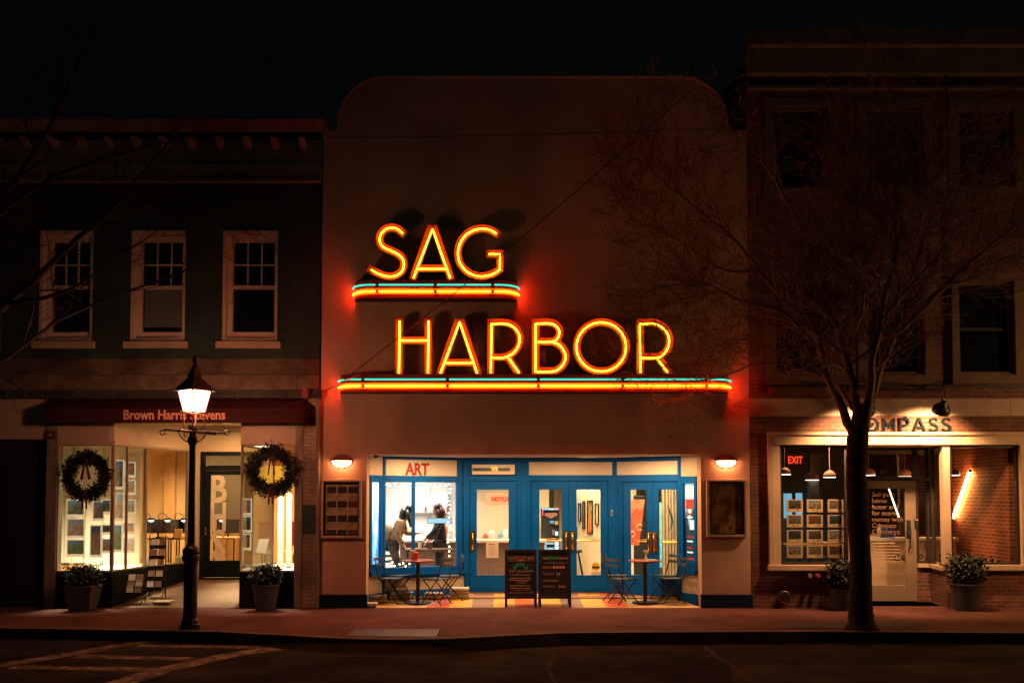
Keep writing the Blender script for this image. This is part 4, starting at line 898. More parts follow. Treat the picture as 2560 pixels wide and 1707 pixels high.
# return glass faces the entrance (to the left)
m_.ring(SR, (0, SR.L, gz0-.03, gz1), (.03, SR.L-.03, gz0, gz1-.03), -.03, .0); rt = ob('side_window', m_, greytrim, LB)
m_ = MB(); m_.fbox(SR, .03, SR.L-.03, gz0, gz1-.03, -.02, -.015); ob('pane', m_, glassm, rt)
m_ = MB(); m_.fbox(SR, 0, SR.L, gz1, 3.55, -.1, 0); ob('bay_fascia', m_, cream, LB)
m_ = MB(); m_.fbox(SR, 0, SR.L, .002, gz0-.03, -.1, 0); ob('stall_riser', m_, darkdoor, LB)
m_ = MB(); m_.slab([(A1-20, .0), (B0-20, .0), (B0-20, 2.3), bay[3], bay[2]], 3.40, 3.5); ob('entrance_ceiling', m_, cream, LB)
tile = brick('hex_tile', (.20, .12, .07), (.15, .09, .055), (.05, .03, .02), bump=.3, bw=.055, rh=.05, mo=.004, var=.2)
m_ = MB(); m_.add([(A1-20, .0, .006), (B0-20, 0, .006), (B0-20, 2.42, .30), (bay[3][0], 2.42, .30), bay[2]+(.14,)], [(0, 1, 2, 3, 4)]); 
tn = tile.node_tree.nodes
for n_ in tn:   # lay the tile pattern on the floor plane (x, y)
    if n_.type == 'COMBXYZ':
        for l_ in list(n_.inputs[0].links)+list(n_.inputs[1].links): tile.node_tree.links.remove(l_)
        sx_ = [q for q in tn if q.type == 'SEPXYZ'][0]; tile.node_tree.links.new(sx_.outputs[0], n_.inputs[0]); tile.node_tree.links.new(sx_.outputs[1], n_.inputs[1])
ob('entrance_tiles', m_, tile, LB)
# interior of left shop
lw = M('warm_shop_wall', (.75, .56, .34), .8, var=.05); lw2 = M('tan_curtain_wall', (.62, .40, .20), .8, var=.12)
m_ = MB(); m_.box(-9.6, -3.4, 6.3, 6.4, .3, 3.5); m_.box(-9.7, -9.6, .4, 6.3, .3, 3.5); m_.box(-3.5, -3.42, .35, 6.3, .3, 3.5); ob('shop_interior_wall', m_, lw, LB)
m_ = MB(); m_.box(-9.6, -3.5, 2.55, 6.3, .22, .32); ob('shop_floor', m_, floorw, LB)
m_ = MB(); m_.slab([(bay[0][0], .1), (bay[1][0]-.05, .1), (bay[2][0]-.12, 1.15), (bay[3][0]-.1, 2.3), (bay[3][0]-.1, 2.54), (bay[0][0], 2.54)], .5, .62); m_.box(B0-20+.08, B1-20, .12, 2.54, .5, .62); ob('display_shelf', m_, M('display_base', (.6, .5, .38), .6), LB)
m_ = MB(); m_.box(-9.6, -3.5, 2.5, 6.3, 3.5, 3.56); m_.box(-9.6, A1-20-.02, .12, 2.5, 3.3, 3.36); m_.box(B0-20+.06, -3.5, .12, 2.5, 3.3, 3.36); ob('shop_ceiling', m_, lw, LB)
m_ = MB()
for k in range(9): x = -8.2+.62*k; m_.box(x, x+.26, 6.15, 6.29, .33, 3.4)
ob('wall_panelling', m_, lw2, LB)
clight('window_lamp', LB, -8.0, .9, 3.26, .8, .8, 250, (1, .80, .52)); clight('window_lamp', LB, -4.3, 1.0, 3.26, .5, 1.0, 170, (1, .80, .52))
clight('shop_lamp', LB, -6.4, 4.6, 3.42, 3.0, 1.2, 330, (1, .62, .26))
L = bpy.data.lights.new('porch_lamp', 'AREA'); L.shape = 'DISK'; L.size = .16; L.energy = 34; L.spread = R(170); L.color = (1, .50, .19)
h = MB(); h.lathe([(.10, 0), (.10, -.01), (.08, -.012)], (-5.4, 1.5, 3.4), 14); pl_ = ob('porch_light', h, white, LB)
lo = bpy.data.objects.new('porch_lamp', L); SC.collection.objects.link(lo); lo.parent = LB; lo.location = Vector((-5.4, 1.5, 3.38))-WL[LB.name]
m_ = MB(); m_.box(-7.1, -6.0, 5.5, 5.58, 1.45, 3.4); ob('added_dark_panel', m_, M('added_dark_panel', (.05, .035, .02), .7), LB)  # panel added to darken the room behind the door letters
# awning
zA = at(400, 1057, -.42).z
aw = thing('shop_awning', 'flat maroon fabric awning with pale shop name over left shopfront', 'awning', (-6, -.2, zA))
ax0, ax1 = at(113, 1030, -.42).x, at(753, 1030, -.42).x
zT, zV = at(400, 994).z, at(400, 1020, -.42).z
m_ = MB(); m_.hexa([(ax0, -.42, zA), (ax1, -.42, zA), (ax1, -.40, zA), (ax0, -.40, zA), (ax0, -.42, zV), (ax1, -.42, zV), (ax1, -.40, zV), (ax0, -.40, zV)]); ob('valance', m_, maroon, aw)
m_ = MB(); m_.add([(ax0, -.42, zV), (ax1, -.42, zV), (ax1, -.02, zT), (ax0, -.02, zT), (ax0, -.41, zV-.02), (ax1, -.41, zV-.02), (ax1, -.02, zT-.03), (ax0, -.02, zT-.03)], [(0, 1, 2, 3), (7, 6, 5, 4), (0, 4, 5, 1), (1, 5, 6, 2), (3, 7, 4, 0), (2, 6, 7, 3)])
m_.add([(ax0, -.42, zA), (ax0, -.42, zV), (ax0, -.02, zT), (ax0, -.02, zA+.05)], [(0, 1, 2, 3)]); m_.add([(ax1, -.42, zA), (ax1, -.42, zV), (ax1, -.02, zT), (ax1, -.02, zA+.05)], [(3, 2, 1, 0)]); ob('canopy', m_, maroon, aw)
pa = at(435, 1047.5, -.43)
text('lettering', 'Brown Harris Stevens', (pa.x, -.424, pa.z), .232, M('awning_lettering', (.62, .33, .24), .6), aw, .002, bold=.006, sx=.865)
for x in (ax0+.05, ax1-.05):
    m_ = MB(); m_.tube([(x, -.40, zA+.03), (x, -.01, zA+.1)], .012); ob('support_arm', m_, black, aw)
# ================================================================== RIGHT BRICK BUILDING
RBd = thing('brick_office_building', 'tall red brick building with stone trimmed windows on the right', 'building', (9, .2, 0))
XR0 = XR+.012; XRR = 17.0
rtop = at(2000, 92).z; z_rec_top = at(2200, 1112).z
wr2 = [(1942, 706, 2070, 932), (2173, 706, 2305, 932), (2402, 706, 2530, 932), (2640, 706, 2770, 932)]
wr3 = [(1940, 272, 2068, 473), (2173, 272, 2305, 473), (2402, 272, 2530, 473), (2640, 272, 2770, 473)]
def rowwall(mb, z0, z1, hs):
    zl_, zh_ = hs[0][2], hs[0][3]
    mb.fbox(FF, XR0+20, XRR+20, zh_, z1, -.3, 0); mb.fbox(FF, XR0+20, XRR+20, z0, zl_, -.3, 0)
    xs = [XR0+20]+[v for h in hs for v in h[:2]]+[XRR+20]
    for i in range(0, len(xs), 2): mb.fbox(FF, xs[i], xs[i+1], zl_, zh_, -.3, 0)
def outer(q):
    r = FF.rect(*q); return r
H2 = [FF.rect(q[0]-30, 681, q[2]+30, 960) for q in wr2]; H3 = [FF.rect(q[0]-30, 245, q[2]+30, 492) for q in wr3]
H2 = [(h[0], h[1], H2[0][2], H2[0][3]) for h in H2]; H3 = [(h[0], h[1], H3[0][2], H3[0][3]) for h in H3]
zmid = (H2[0][3]+H3[0][2])/2; ztrim = at(2200, 1080).z; zsho = at(2200, 1112).z
w = MB(); rowwall(w, ztrim, zmid, H2); rowwall(w, zmid, rtop-.3, H3)
ob('brick_wall', w, brickR, RBd)
m_ = MB(); m_.box(XR0, XRR, 7.3, 22, 0, rtop-.3); m_.box(XR0+.01, XRR, .31, 7.3, 3.4, rtop-.3); ob('building_body', m_, brickR, RBd)
for hs in (H2, H3):
    for h in hs:
        m_ = MB(); k = .17
        m_.ring(FF, h, (h[0]+k, h[1]-k, h[2]+k, h[3]-k*.9), -.12, .025); m_.ring(FF, (h[0]+k, h[1]-k, h[2]+k, h[3]-k*.9), (h[0]+k+.055, h[1]-k-.055, h[2]+k+.06, h[3]-k*.9-.05), -.2, -.06)
        f_ = ob('window', m_, M('shaded_window_trim', (.15, .115, .08), .85, var=.2, vs=4, spec=.2), RBd, bevel=.006)  # darker than the other stone: dim upper storeys put into the colour
        m_ = MB(); m_.fbox(FF, h[0]+k+.05, h[1]-k-.05, h[2]+k+.05, h[3]-k-.02, -.2, -.17); ob('pane', m_, darkpane, f_)
        m_ = MB(); zq = (h[2]+h[3])/2; m_.fbox(FF, h[0]+k+.05, h[1]-k-.05, zq-.025, zq+.025, -.17, -.12); ob('meeting_rail', m_, blackp, f_)
        if random.random() < .6: bd_ = h[3]-k-.05-random.uniform(.35, 1.0); m_ = MB(); m_.fbox(FF, h[0]+k+.07, h[1]-k-.07, max(bd_, zq+.03), h[3]-k-.03, -.169, -.166); ob('blind', m_, M('dim_blind', (.045, .05, .045), .9), f_)
z0_, z1_ = at(2200, 1040).z, at(2200, 997).z
m_ = MB(); xx = XR0
while xx < XRR: m_.box(xx, min(XRR, xx+1.55)-.008, -.05, 0, z0_, z1_); xx += 1.55
ob('stone_band', m_, limestone, RBd)
m_ = MB(); zz1 = at(2200, 962).z; m_.box(XR0+.3, XRR, -.06, 0, zz1-.05, zz1); m_.tube([(at(2130, 970).x, -.1, zz1-.1), (at(2350, 970).x, -.1, zz1-.1)], .022, 6); ob('ledge_and_pipe', m_, blackp, RBd)
m_ = MB(); xd = at(2368, 500).x; m_.tube([(xd, -.06, zz1), (xd, -.06, rtop-.4)], .03, 6); ob('downpipe', m_, blackp, RBd)
m_ = MB(); m_.box(XR0, XRR, -.35, 0, rtop-.3, rtop); m_.box(XR0, XRR, -.18, 0, rtop-.75, rtop-.3); m_.box(XR0, XRR, -.1, 0, rtop-1.0, rtop-.95); ob('roof_cornice', m_, greytrim, RBd)
# shopfront trim surround
tx0 = at(1920, 1300).x; tx1 = at(2566, 1300).x; gx0 = at(1957, 1300).x; zS = at(2000, 1411).z; zS0 = at(2000, 1425).z
trimR = M('limewashed_trim', (.50, .38, .25), .55, var=.12, vs=2)
m_ = MB(); zt2 = at(2200, 1081).z; m_.box(tx0, tx1, -.07, 0, zsho+.12, zt2); m_.box(tx0-.02, tx1+.02, -.10, -.0, zt2-.045, zt2+.0) if 0 else None
m_.box(tx0-.02, tx1+.02, -.12, -.07, zt2-.05, zt2); m_.box(tx0+.1, tx1-.1, -.085, 0, zsho, zsho+.12)
m_.box(tx0, tx0+.1, -.07, 0, zS0, zsho+.12); m_.box(tx0+.1, gx0-.05, -.05, 0, zS, zsho); m_.box(tx1-.12, tx1, -.07, 0, zS, zsho+.12)
ob('shopfront_trim', m_, trimR, RBd, bevel=.006)
m_ = MB(); m_.box(XR0, tx0, -.0, .3, .002, ztrim); m_.box(tx0, tx1, .0, .3, zsho+.12, ztrim); m_.box(tx1, XRR, 0, .3, .002, ztrim)
dx0 = at(2128, 1300).x; dx1 = at(2376, 1300).x
m_.box(tx0, dx0, .0, .3, .002, zS0); m_.box(dx1, tx1, .0, .3, .002, zS0); ob('brick_base', m_, brickR, RBd)
m_ = MB(); m_.box(tx0-.03, dx0, -.10, .1, zS0, zS); m_.box(dx1, tx1, -.10, .1, zS0, zS); ob('window_sill', m_, trimR, RBd, bevel=.006)
dkf = M('dark_window_frame', (.03, .024, .018), .45, var=.2)
def shopwin(fr, a0, a1, z0, z1, lab, t=.045):
    m_ = MB(); m_.ring(fr, (a0, a1, z0, z1), (a0+t, a1-t, z0+t, z1-t), -.08, -.01); f_ = ob('shop_window', m_, dkf, RBd, label=lab)
    m_ = MB(); m_.fbox(fr, a0+t, a1-t, z0+t, z1-t, -.05, -.044); ob('pane', m_, glassm, f_); return f_
shopwin(FF, gx0+20-.05, dx0+20-.06, zS, zsho, 'left shop window filled with framed property cards')
shopwin(FF, dx1+20+.0, tx1+20-.12, zS, zsho, 'right shop window in front of interior brick wall')
m_ = MB(); m_.box(dx0-.06, dx0, -.02, .16, .3, zsho); m_.box(dx1-.13, dx1, -.03, .12, zS, zsho); ob('corner_post', m_, trimR, RBd, bevel=.006)
YD = .95; DP = plane_y(YD); cxr = at(2325, 1300, YD).x; cxl = at(2134, 1300, YD).x
m_ = MB(); m_.box(dx0-.06, dx1, .0, 1.0, zsho+.001, zsho+.08); ob('recess_soffit', m_, trimR, RBd)
m_ = MB(); lowz = at(2310, 1412, YD).z; sdx = at(2291, 1300, YD).x
m_.box(sdx, cxr, YD, YD+.12, .002, lowz-.04); ANG = Fr((cxr, YD), (dx1-.065, .06)); ob('recess_brick_base', m_, brickR, RBd); m_ = MB(); m_.fbox(ANG, 0, ANG.L, .002, lowz-.04, -.12, 0); ob('recess_brick_base', m_, brickR, RBd); m_ = MB(); ANL = Fr((dx0-.02, .06), (cxl, YD)); m_.fbox(ANL, 0, ANL.L, .002, lowz-.04, -.12, 0)
ob('recess_brick_base', m_, brickR, RBd)
m_ = MB(); m_.box(sdx, cxr, YD-.06, YD+.12, lowz-.04, lowz+.03); m_.fbox(ANG, 0, ANG.L, lowz-.04, lowz+.03, -.12, .06); m_.fbox(ANL, 0, ANL.L, lowz-.04, lowz+.03, -.12, .06); ob('recess_sill', m_, trimR, RBd)
shopwin(ANG, 0.02, ANG.L, lowz+.03, zsho, 'narrow angled window beside the shop door')
shopwin(ANL, 0.02, ANL.L, lowz+.03, zsho, 'narrow angled window behind the tree')
dR = DP.rect(2134, 1205, 2288, 1500); ztr = at(2230, 1199, YD).z
shopwin(DP, sdx+20, cxr+20, lowz+.03, ztr-.02, 'sidelight beside the shop door'); shopwin(DP, sdx+20, cxr+20, ztr+.02, zsho, 'small transom window above the sidelight')
tr_ = shopwin(DP, cxl+20, sdx+20, ztr+.02, zsho, 'wide transom window with street number 84')
h = DP.hit(2210, 1184); text('number', '84', DP.pt(h[0], h[1], -.03), .12, blackp, tr_, .002, bold=.004)
tanpaint = M('taupe_door_paint', (.22, .165, .115), .45, var=.1)
m_ = MB(); gl = DP.rect(2160, 1221, 2259, 1462); m_.ring(DP, (cxl+20, sdx+20, .015, ztr-.02), (cxl+20+.12, sdx+20-.20, gl[2], gl[3]), -.06, -.01); rd = ob('door', m_, tanpaint, RBd, label='taupe shop door with large glass pane and keypad', bevel=.006)
m_ = MB(); m_.fbox(DP, cxl+20+.12, sdx+20-.20, gl[2], gl[3], -.04, -.034); ob('pane', m_, glassm, rd)
m_ = MB(); hx = (DP.hit(2271, 1300)[0]); m_.fbox(DP, hx-.035, hx+.035, 1.42, 1.53, -.01, .015); m_.fbox(DP, hx-.04, hx+.04, 1.22, 1.40, -.01, .02); m_.tube([DP.pt(hx, 1.3, .02), DP.pt(hx+.005, 1.26, .07), DP.pt(hx, 1.02, .07), DP.pt(hx, .98, .0)], .014); ob('keypad_lock', m_, blackp, rd)
m_ = MB(); hx2 = DP.hit(2290, 1300)[0]; m_.fbox(DP, hx2-.03, hx2+.03, 1.40, 1.56, -.01, .03); ob('card_reader', m_, blackp, rd); m_ = MB(); m_.fbox(DP, hx2-.02, hx2+.02, 1.53, 1.545, .03, .034); ob('indicator_light', m_, E('red_led', (1, .08, .02), 5, False), rd)
lm = M('faint_white_vinyl', (.20, .11, .055), .7)
for i, s_ in enumerate(('Sell your', 'home', 'faster and', 'for more', 'money with', 'Compass', 'Concierge.')):
    h = DP.hit(2181, 1241+15.5*i); text('door_lettering', s_, DP.pt(h[0], h[1], -.028), .125, lm, rd, .001, ax='LEFT')
m_ = MB()
for i in range(7):
    h = DP.hit(2183, 1358+7.6*i if i < 6 else 1404); m_.fbox(DP, h[0], h[0]+(.42, .5, .5, .52, .46, .5, .54)[i], h[1], h[1]+(.012 if i else .02), -.031, -.028)
ob('small_print', m_, M('fine_print', (.45, .30, .20), .6), rd)
# interior right shop
ri = M('grey_office_wall', (.10, .095, .08), .8, var=.08); rc = M('office_ceiling', (.38, .24, .15), .8)
m_ = MB(); xw = tx1-.14; m_.box(xw, xw+.1, .31, 7.2, .02, 3.3); ob('interior_brick_wall', m_, brickIn, RBd)
m_ = MB(); m_.box(XR0+.01, XR0+.1, .31, 7.2, .02, 3.3); m_.box(XR0+.1, xw, 7.1, 7.2, .02, 3.3); m_.box(5.6, 6.0, 5.2, 5.3, .02, 3.3); m_.box(6.9, 7.1, 4.6, 4.8, .02, 3.3); ob('office_wall', m_, ri, RBd)
m_ = MB(); m_.box(XR0+.1, xw, .31, 7.1, 3.3, 3.36); ob('office_ceiling', m_, rc, RBd)
m_ = MB(); m_.slab([(XR0+.1, .31), (ANL.P.x, .31), (cxl, 1.08), (cxr, 1.08), (ANG.Q.x, .31), (xw, .31), (xw, 7.1), (XR0+.1, 7.1)], .002, .02); ob('office_floor', m_, M('office_floor', (.12, .09, .06), .4), RBd)
m_ = MB(); m_.box(XR0+.1, xw, 3.0, 3.2, 2.86, 3.3); ob('ceiling_beam', m_, blackp, RBd)
clight('office_lamp', RBd, 6.2, 1.6, 3.26, 1.6, .5, 42, (1, .50, .22)); clight('office_back_lamp', RBd, 6.4, 5.6, 3.26, 2.0, .6, 16, (.8, 1, .9))
lt = thing('tube_light', 'bright diagonal fluorescent tube leaning on the interior brick wall', 'tube light', (xw-.05, 2.3, 1.5))
def wallX(px, py, X):
    d = ray(px, py); t = X/d[0]; return Vector((X, -CD+d[1]*t, CH+d[2]*t))
ta, tb = wallX(2424.6, 1177, xw-.06), wallX(2383, 1295, xw-.06)
m_ = MB(); m_.tube([ta, tb], .027, 10); ob('glowing_tube', m_, E('white_tube', (1, .38, .10), 120), lt, smooth=True)
m_ = MB()
for p in (ta, tb): m_.ball(p, .033, n=8)
ob('end_cap', m_, black, lt)
lt2 = thing('tube_light', 'thin slanted glowing line seen in the shop door glass', 'tube light', (7.5, 3.0, 1.4))  # glowing line at the door glass, built as a hung tube
T2 = plane_y(3.2)
pa_, pb_ = T2.hit(2222, 1221), T2.hit(2247, 1292)
m_ = MB(); m_.tube([T2.pt(*pa_), T2.pt(*pb_)], .018, 8); ob('glowing_tube', m_, E('white_tube_dim', (1, .88, .62), 3), lt2); m_ = MB(); m_.tube([T2.pt(*pa_), T2.pt(pa_[0], 3.3)], .004, 4); m_.tube([T2.pt(*pb_), T2.pt(pb_[0], 3.3)], .004, 4); ob('hanging_wire', m_, black, lt2)
# pendant lamps
glob = E('opal_shade_underside', (1, .92, .78), 3.2)
for i, (px, py, Y) in enumerate(((1962, 1185, 1.3), (2074, 1192, 1.6), (2172, 1187, 2.6), (2262, 1190, 3.4), (2384, 1187, 1.6), (2030, 1199, 4.6))):
    p = at(px, py, Y); t = thing('pendant_lamp', ('dome pendant at the far left of the card window', 'dome pendant above the third column of cards', 'dome pendant just right of the tree trunk', 'pale dome pendant behind the door transom', 'dome pendant left of the diagonal tube', 'low wide pendant deep behind the cards')[i], 'pendant lamp', p, 'dome pendant lamps in the brick office')
    r = .10+.012*Y
    m_ = MB(); m_.lathe([(r, 0), (r*.98, r*.35), (r*.8, r*.75), (r*.45, r), (.015, r*1.1), (.006, r*1.15), (.006, 3.3-p.z)], p, 16); ob('shade', m_, M('copper_shade', (.42, .20, .12), .5), t, smooth=True)
    m_ = MB(); m_.lathe([(r*.95, -.012), (r*.98, .0)], p, 16); ob('diffuser', m_, glob, t)
# exit sign
EP = plane_y(3.6); r = EP.rect(1973, 1139, 2003, 1161)
es = thing('exit_sign', 'glowing red EXIT sign hanging inside the brick office', 'exit sign', EP.pt((r[0]+r[1])/2, r[2], 0))
m_ = MB(); m_.fbox(EP, r[0], r[1], r[2], r[3], -.05, 0); m_.tube([EP.pt((r[0]+r[1])/2, r[3], -.02), EP.pt((r[0]+r[1])/2, 3.3, -.02)], .008, 5); ob('sign_box', m_, M('exit_box', (.10, .04, .02), .5), es)
text('lettering', 'EXIT', EP.pt((r[0]+r[1])/2, r[2]+.028, .004), .215, E('exit_red', (1, .045, .01), 2.2, False), es, .003, bold=.003, sx=.72)
# reception desk
kd = thing('reception_desk', 'white reception desk with dark company lettering behind the shop door', 'desk', (8, 2.2, .02))
KP = plane_y(2.0); r = KP.rect(2165, 1344, 2392, 1445)
m_ = MB(); m_.fbox(KP, r[0], r[1], .02, r[3]-.06, -.5, 0); ob('desk_front', m_, M('desk_paint', (.60, .42, .28), .5, var=.04), kd); m_ = MB(); m_.fbox(KP, r[0]-.03, r[1]+.03, r[3]-.06, r[3], -.55, .04); ob('desk_top', m_, white, kd)
def unit_letter(ch):
    a = lambda cx, cz, r, s_, e, n=16: [(cx+r*math.cos(R(s_+(e-s_)*i/n)), cz+r*math.sin(R(s_+(e-s_)*i/n))) for i in range(n+1)]
    return {'C': [a(.5, .5, .44, 42, 318)], 'O': [a(.5, .5, .44, 0, 345, 23)+[(.94, .499)]], 'M': [[(.08, 0), (.08, .96)], [(.08, .9), (.5, .3), (.92, .9)], [(.92, 0), (.92, .96)]],
            'P': [[(.08, 0), (.08, 1)], [(.08, .94), (.42, .94)]+a(.42, .69, .25, 90, -90, 8)+[(.08, .44)]], 'A': [[(.02, 0), (.42, .98)], [(.42, .98), (.84, 0)], [(.2, .3), (.66, .3)]],
            'S': [smooth_path([(.62, .82), (.5, .92), (.34, .94), (.17, .85), (.14, .70), (.22, .58), (.38, .51), (.54, .43), (.62, .30), (.58, .14), (.42, .05), (.24, .06), (.08, .18)], 4)]}[ch]
def logo(fr, a0, z0, H, adv, depth, mat_, parent, o=0, wf=.14):
    x = a0
    for ch, wd in zip('COMPASS', adv):
        m_ = MB()
        for k, stg in enumerate(unit_letter(ch)):
            mm = MB(); ribbon_solid(mm, [(p[0]*H, p[1]*H) for p in stg], H*wf, 0, 1)
            vs = [fr.pt(x+v.x, z0+v.z, o+depth-.0012*k if v.y < .5 else o+.0008*k) for v in mm.v]; m_.add(vs, mm.f)
        if ch == 'O':
            mm = MB(); ribbon_solid(mm, [(H*.36, H*.34), (H*.64, H*.66)], H*wf, 0, 1); m_.add([fr.pt(x+v.x, z0+v.z, o+depth if v.y < .5 else o) for v in mm.v], mm.f)
        ob('letter_'+ch.lower() if 0 else 'raised_letter', m_, mat_, parent); x += wd*H
lg = thing('shop_lettering', 'dark raised letters reading COMPASS on the lit brick', 'sign', (8, -.03, at(2200, 1079).z+.0))
lx = at(2119, 1060).x+20; zL = at(2200, 1078.5).z; HH = at(2200, 1044.5).z-zL
logo(FF, lx, zL, HH, (1.19, 1.26, 1.29, 1.02, 1.12, .92, .9), .05, M('charcoal_letter', (.010, .015, .018), .9, spec=.03), lg, .002, .15)
h0 = KP.hit(2235, 1401); logo(KP, h0[0], h0[1], .125, (1.2, 1.3, 1.35, 1.08, 1.15, .95, .9), .006, blackp, kd, .001, .17)
for i, (px, w_, h_, c) in enumerate(((2209, .05, .28, (.7, .55, .35)), (2226, .13, .2, (.04, .10, .3)), (2193, .11, .06, (.6, .5, .4)))):
    hh = KP.hit(px, 1344); t = thing('desk_item', ('cream pump bottle standing on the reception desk', 'low blue box on the reception desk', 'small pale carton on the reception desk')[i], ('bottle', 'box', 'box')[i], KP.pt(hh[0], hh[1]+.01, -.2))
    m_ = MB(); p = KP.pt(hh[0], r[3]+.001, -.2)
    if i == 0: m_.lathe([(w_, 0), (w_, .16), (w_*.5, .2), (.012, .21), (.012, .28)], p, 12)
    else: m_.box(p.x-w_, p.x+w_, p.y-.08, p.y+.08, p.z, p.z+h_)
    ob('container', m_, M('item_colour', c, .5), t)
# bright blue-lit back windows (screens) behind the cards
SQ = plane_y(5.0)
for i, q in enumerate(((1958, 1232, 1981, 1296), (1988, 1231, 2007, 1296))):
    r = SQ.rect(*q); m_ = MB(); m_.fbox(SQ, r[0], r[1], r[2], r[3], -.03, 0); t = thing('wall_screen', ('left', 'right')[i]+' pale blue glowing screen deep inside behind the cards', 'screen', SQ.pt((r[0]+r[1])/2, r[2], 0)); ob('screen_case', m_, black, t)
    m_ = MB(); m_.fbox(SQ, r[0]+.01, r[1]-.01, r[2]+.01, r[3]-.01, 0, .003); ob('display', m_, E('blue_screen', (.28, .62, .85), .8, False), t); m_ = MB(); m_.tube([SQ.pt((r[0]+r[1])/2, r[2], -.02), SQ.pt((r[0]+r[1])/2, .02, -.02)], .02, 6); ob('stand', m_, black, t)
DS = plane_y(2.2); r = DS.rect(1964, 1360, 2110, 1400)
t = thing('office_table', 'low office table with oval white tray behind the cards', 'table', DS.pt((r[0]+r[1])/2, .02, 0))
m_ = MB(); m_.fbox(DS, r[0], r[1], r[3]-.04, r[3], -.6, 0); ob('table_top', m_, wood, t)
for a in (r[0]+.05, r[1]-.05):
    for o in (-.05, -.55): m_ = MB(); m_.tube([DS.pt(a, .02, o), DS.pt(a, r[3]-.04, o)], .02, 6); ob('leg', m_, black, t)
tag(ob('oval_tray', MB().lathe([(.25, 0), (.28, .03), (.25, .02)], DS.pt((r[0]+r[1])/2+.3, r[3]+.002, -.3), 16), white), 'oval white tray on the office table', 'tray')
# twelve property cards hung in the window on wires
cardm = M('acrylic_card', (.62, .42, .26), .5, var=.06)
pics = [picture('property_photo', c, 3, band=.7) for c in (((.02, .02, .015), (.10, .06, .04), (.05, .09, .16)), ((.03, .04, .02), (.3, .2, .12), (.08, .2, .35)), ((.02, .06, .1), (.2, .12, .07), (.10, .12, .10)), ((.05, .03, .02), (.14, .07, .04), (.10, .06, .05)), ((.02, .03, .01), (.04, .05, .03), (.02, .06, .15)))]
CP = plane_y(.22); cols = (1987, 2037, 2089); rows = (1264, 1302, 1340, 1378.5)
cw = MB()
for x in cols:
    for s_ in (-22, 22): a = CP.hit(x+s_, 1300)[0]; cw.tube([CP.pt(a, zS+.05, 0), CP.pt(a, zsho-.05, 0)], .0022, 4)
tag(ob('display_wires', cw, black), 'thin vertical wires holding the property cards in the right window', 'wires')
rn = ('top', 'second', 'third', 'bottom'); cn = ('left', 'middle', 'right')
for ri_, py in enumerate(rows):
    for ci, px in enumerate(cols):
        r = CP.rect(px-20, py-16, px+20, py+15.5)
        t = thing('property_card', 'lit framed property card, %s row, %s column of the office window' % (rn[ri_], cn[ci]), 'card', CP.pt((r[0]+r[1])/2, r[2], 0), 'twelve property cards in the office window')
        m_ = MB(); m_.fbox(CP, r[0], r[1], r[2], r[3], -.008, .004); ob('card_frame', m_, cardm, t)
        m_ = MB(); m_.fbox(CP, r[0]+.035, r[1]-.035, r[2]+.065, r[3]-.018, .004, .007); ob('photo', m_, pics[(ri_*2+ci) % 5], t)
        m_ = MB()
        for a in ((.12, .19) if (ri_+ci) % 2 else (.2,)): m_.tube([CP.pt(r[0]+a, r[2]+.03, .004), CP.pt(r[0]+a, r[2]+.03, .007)], .012, 8)
        ob('round_logo', m_, blackp, t)
# window-box plants on the right window ledge
# ================================================================== GREENERY
def leafy(mb, c, rx, ry, rz, n, size, rnd, hollow=.0):
    for _ in range(n):
        while True:
            d = Vector((rnd.uniform(-1, 1), rnd.uniform(-1, 1), rnd.uniform(-1, 1)))
            if hollow < d.length < 1: break
        k = 1+.18*math.sin(d.x*7+1)*math.cos(d.z*6)
        p = Vector((c[0]+d.x*rx*k, c[1]+d.y*ry*k, c[2]+d.z*rz*k)); leaf(mb, p, size*rnd.uniform(.6, 1.3), rnd)
def leaf(mb, p, s, rnd, out=None):
    a = Vector((rnd.uniform(-1, 1), rnd.uniform(-1, 1), rnd.uniform(-1, 1)))
    if out is not None: a = a*.6+out
    a.normalize(); b = a.cross(Vector((rnd.uniform(-1, 1), rnd.uniform(-1, 1), rnd.uniform(-1, 1)))).normalized()
    mb.add([p, p+a*s*.5+b*s*.22, p+a*s, p+a*s*.5-b*s*.22], [(0, 1, 2, 3)])
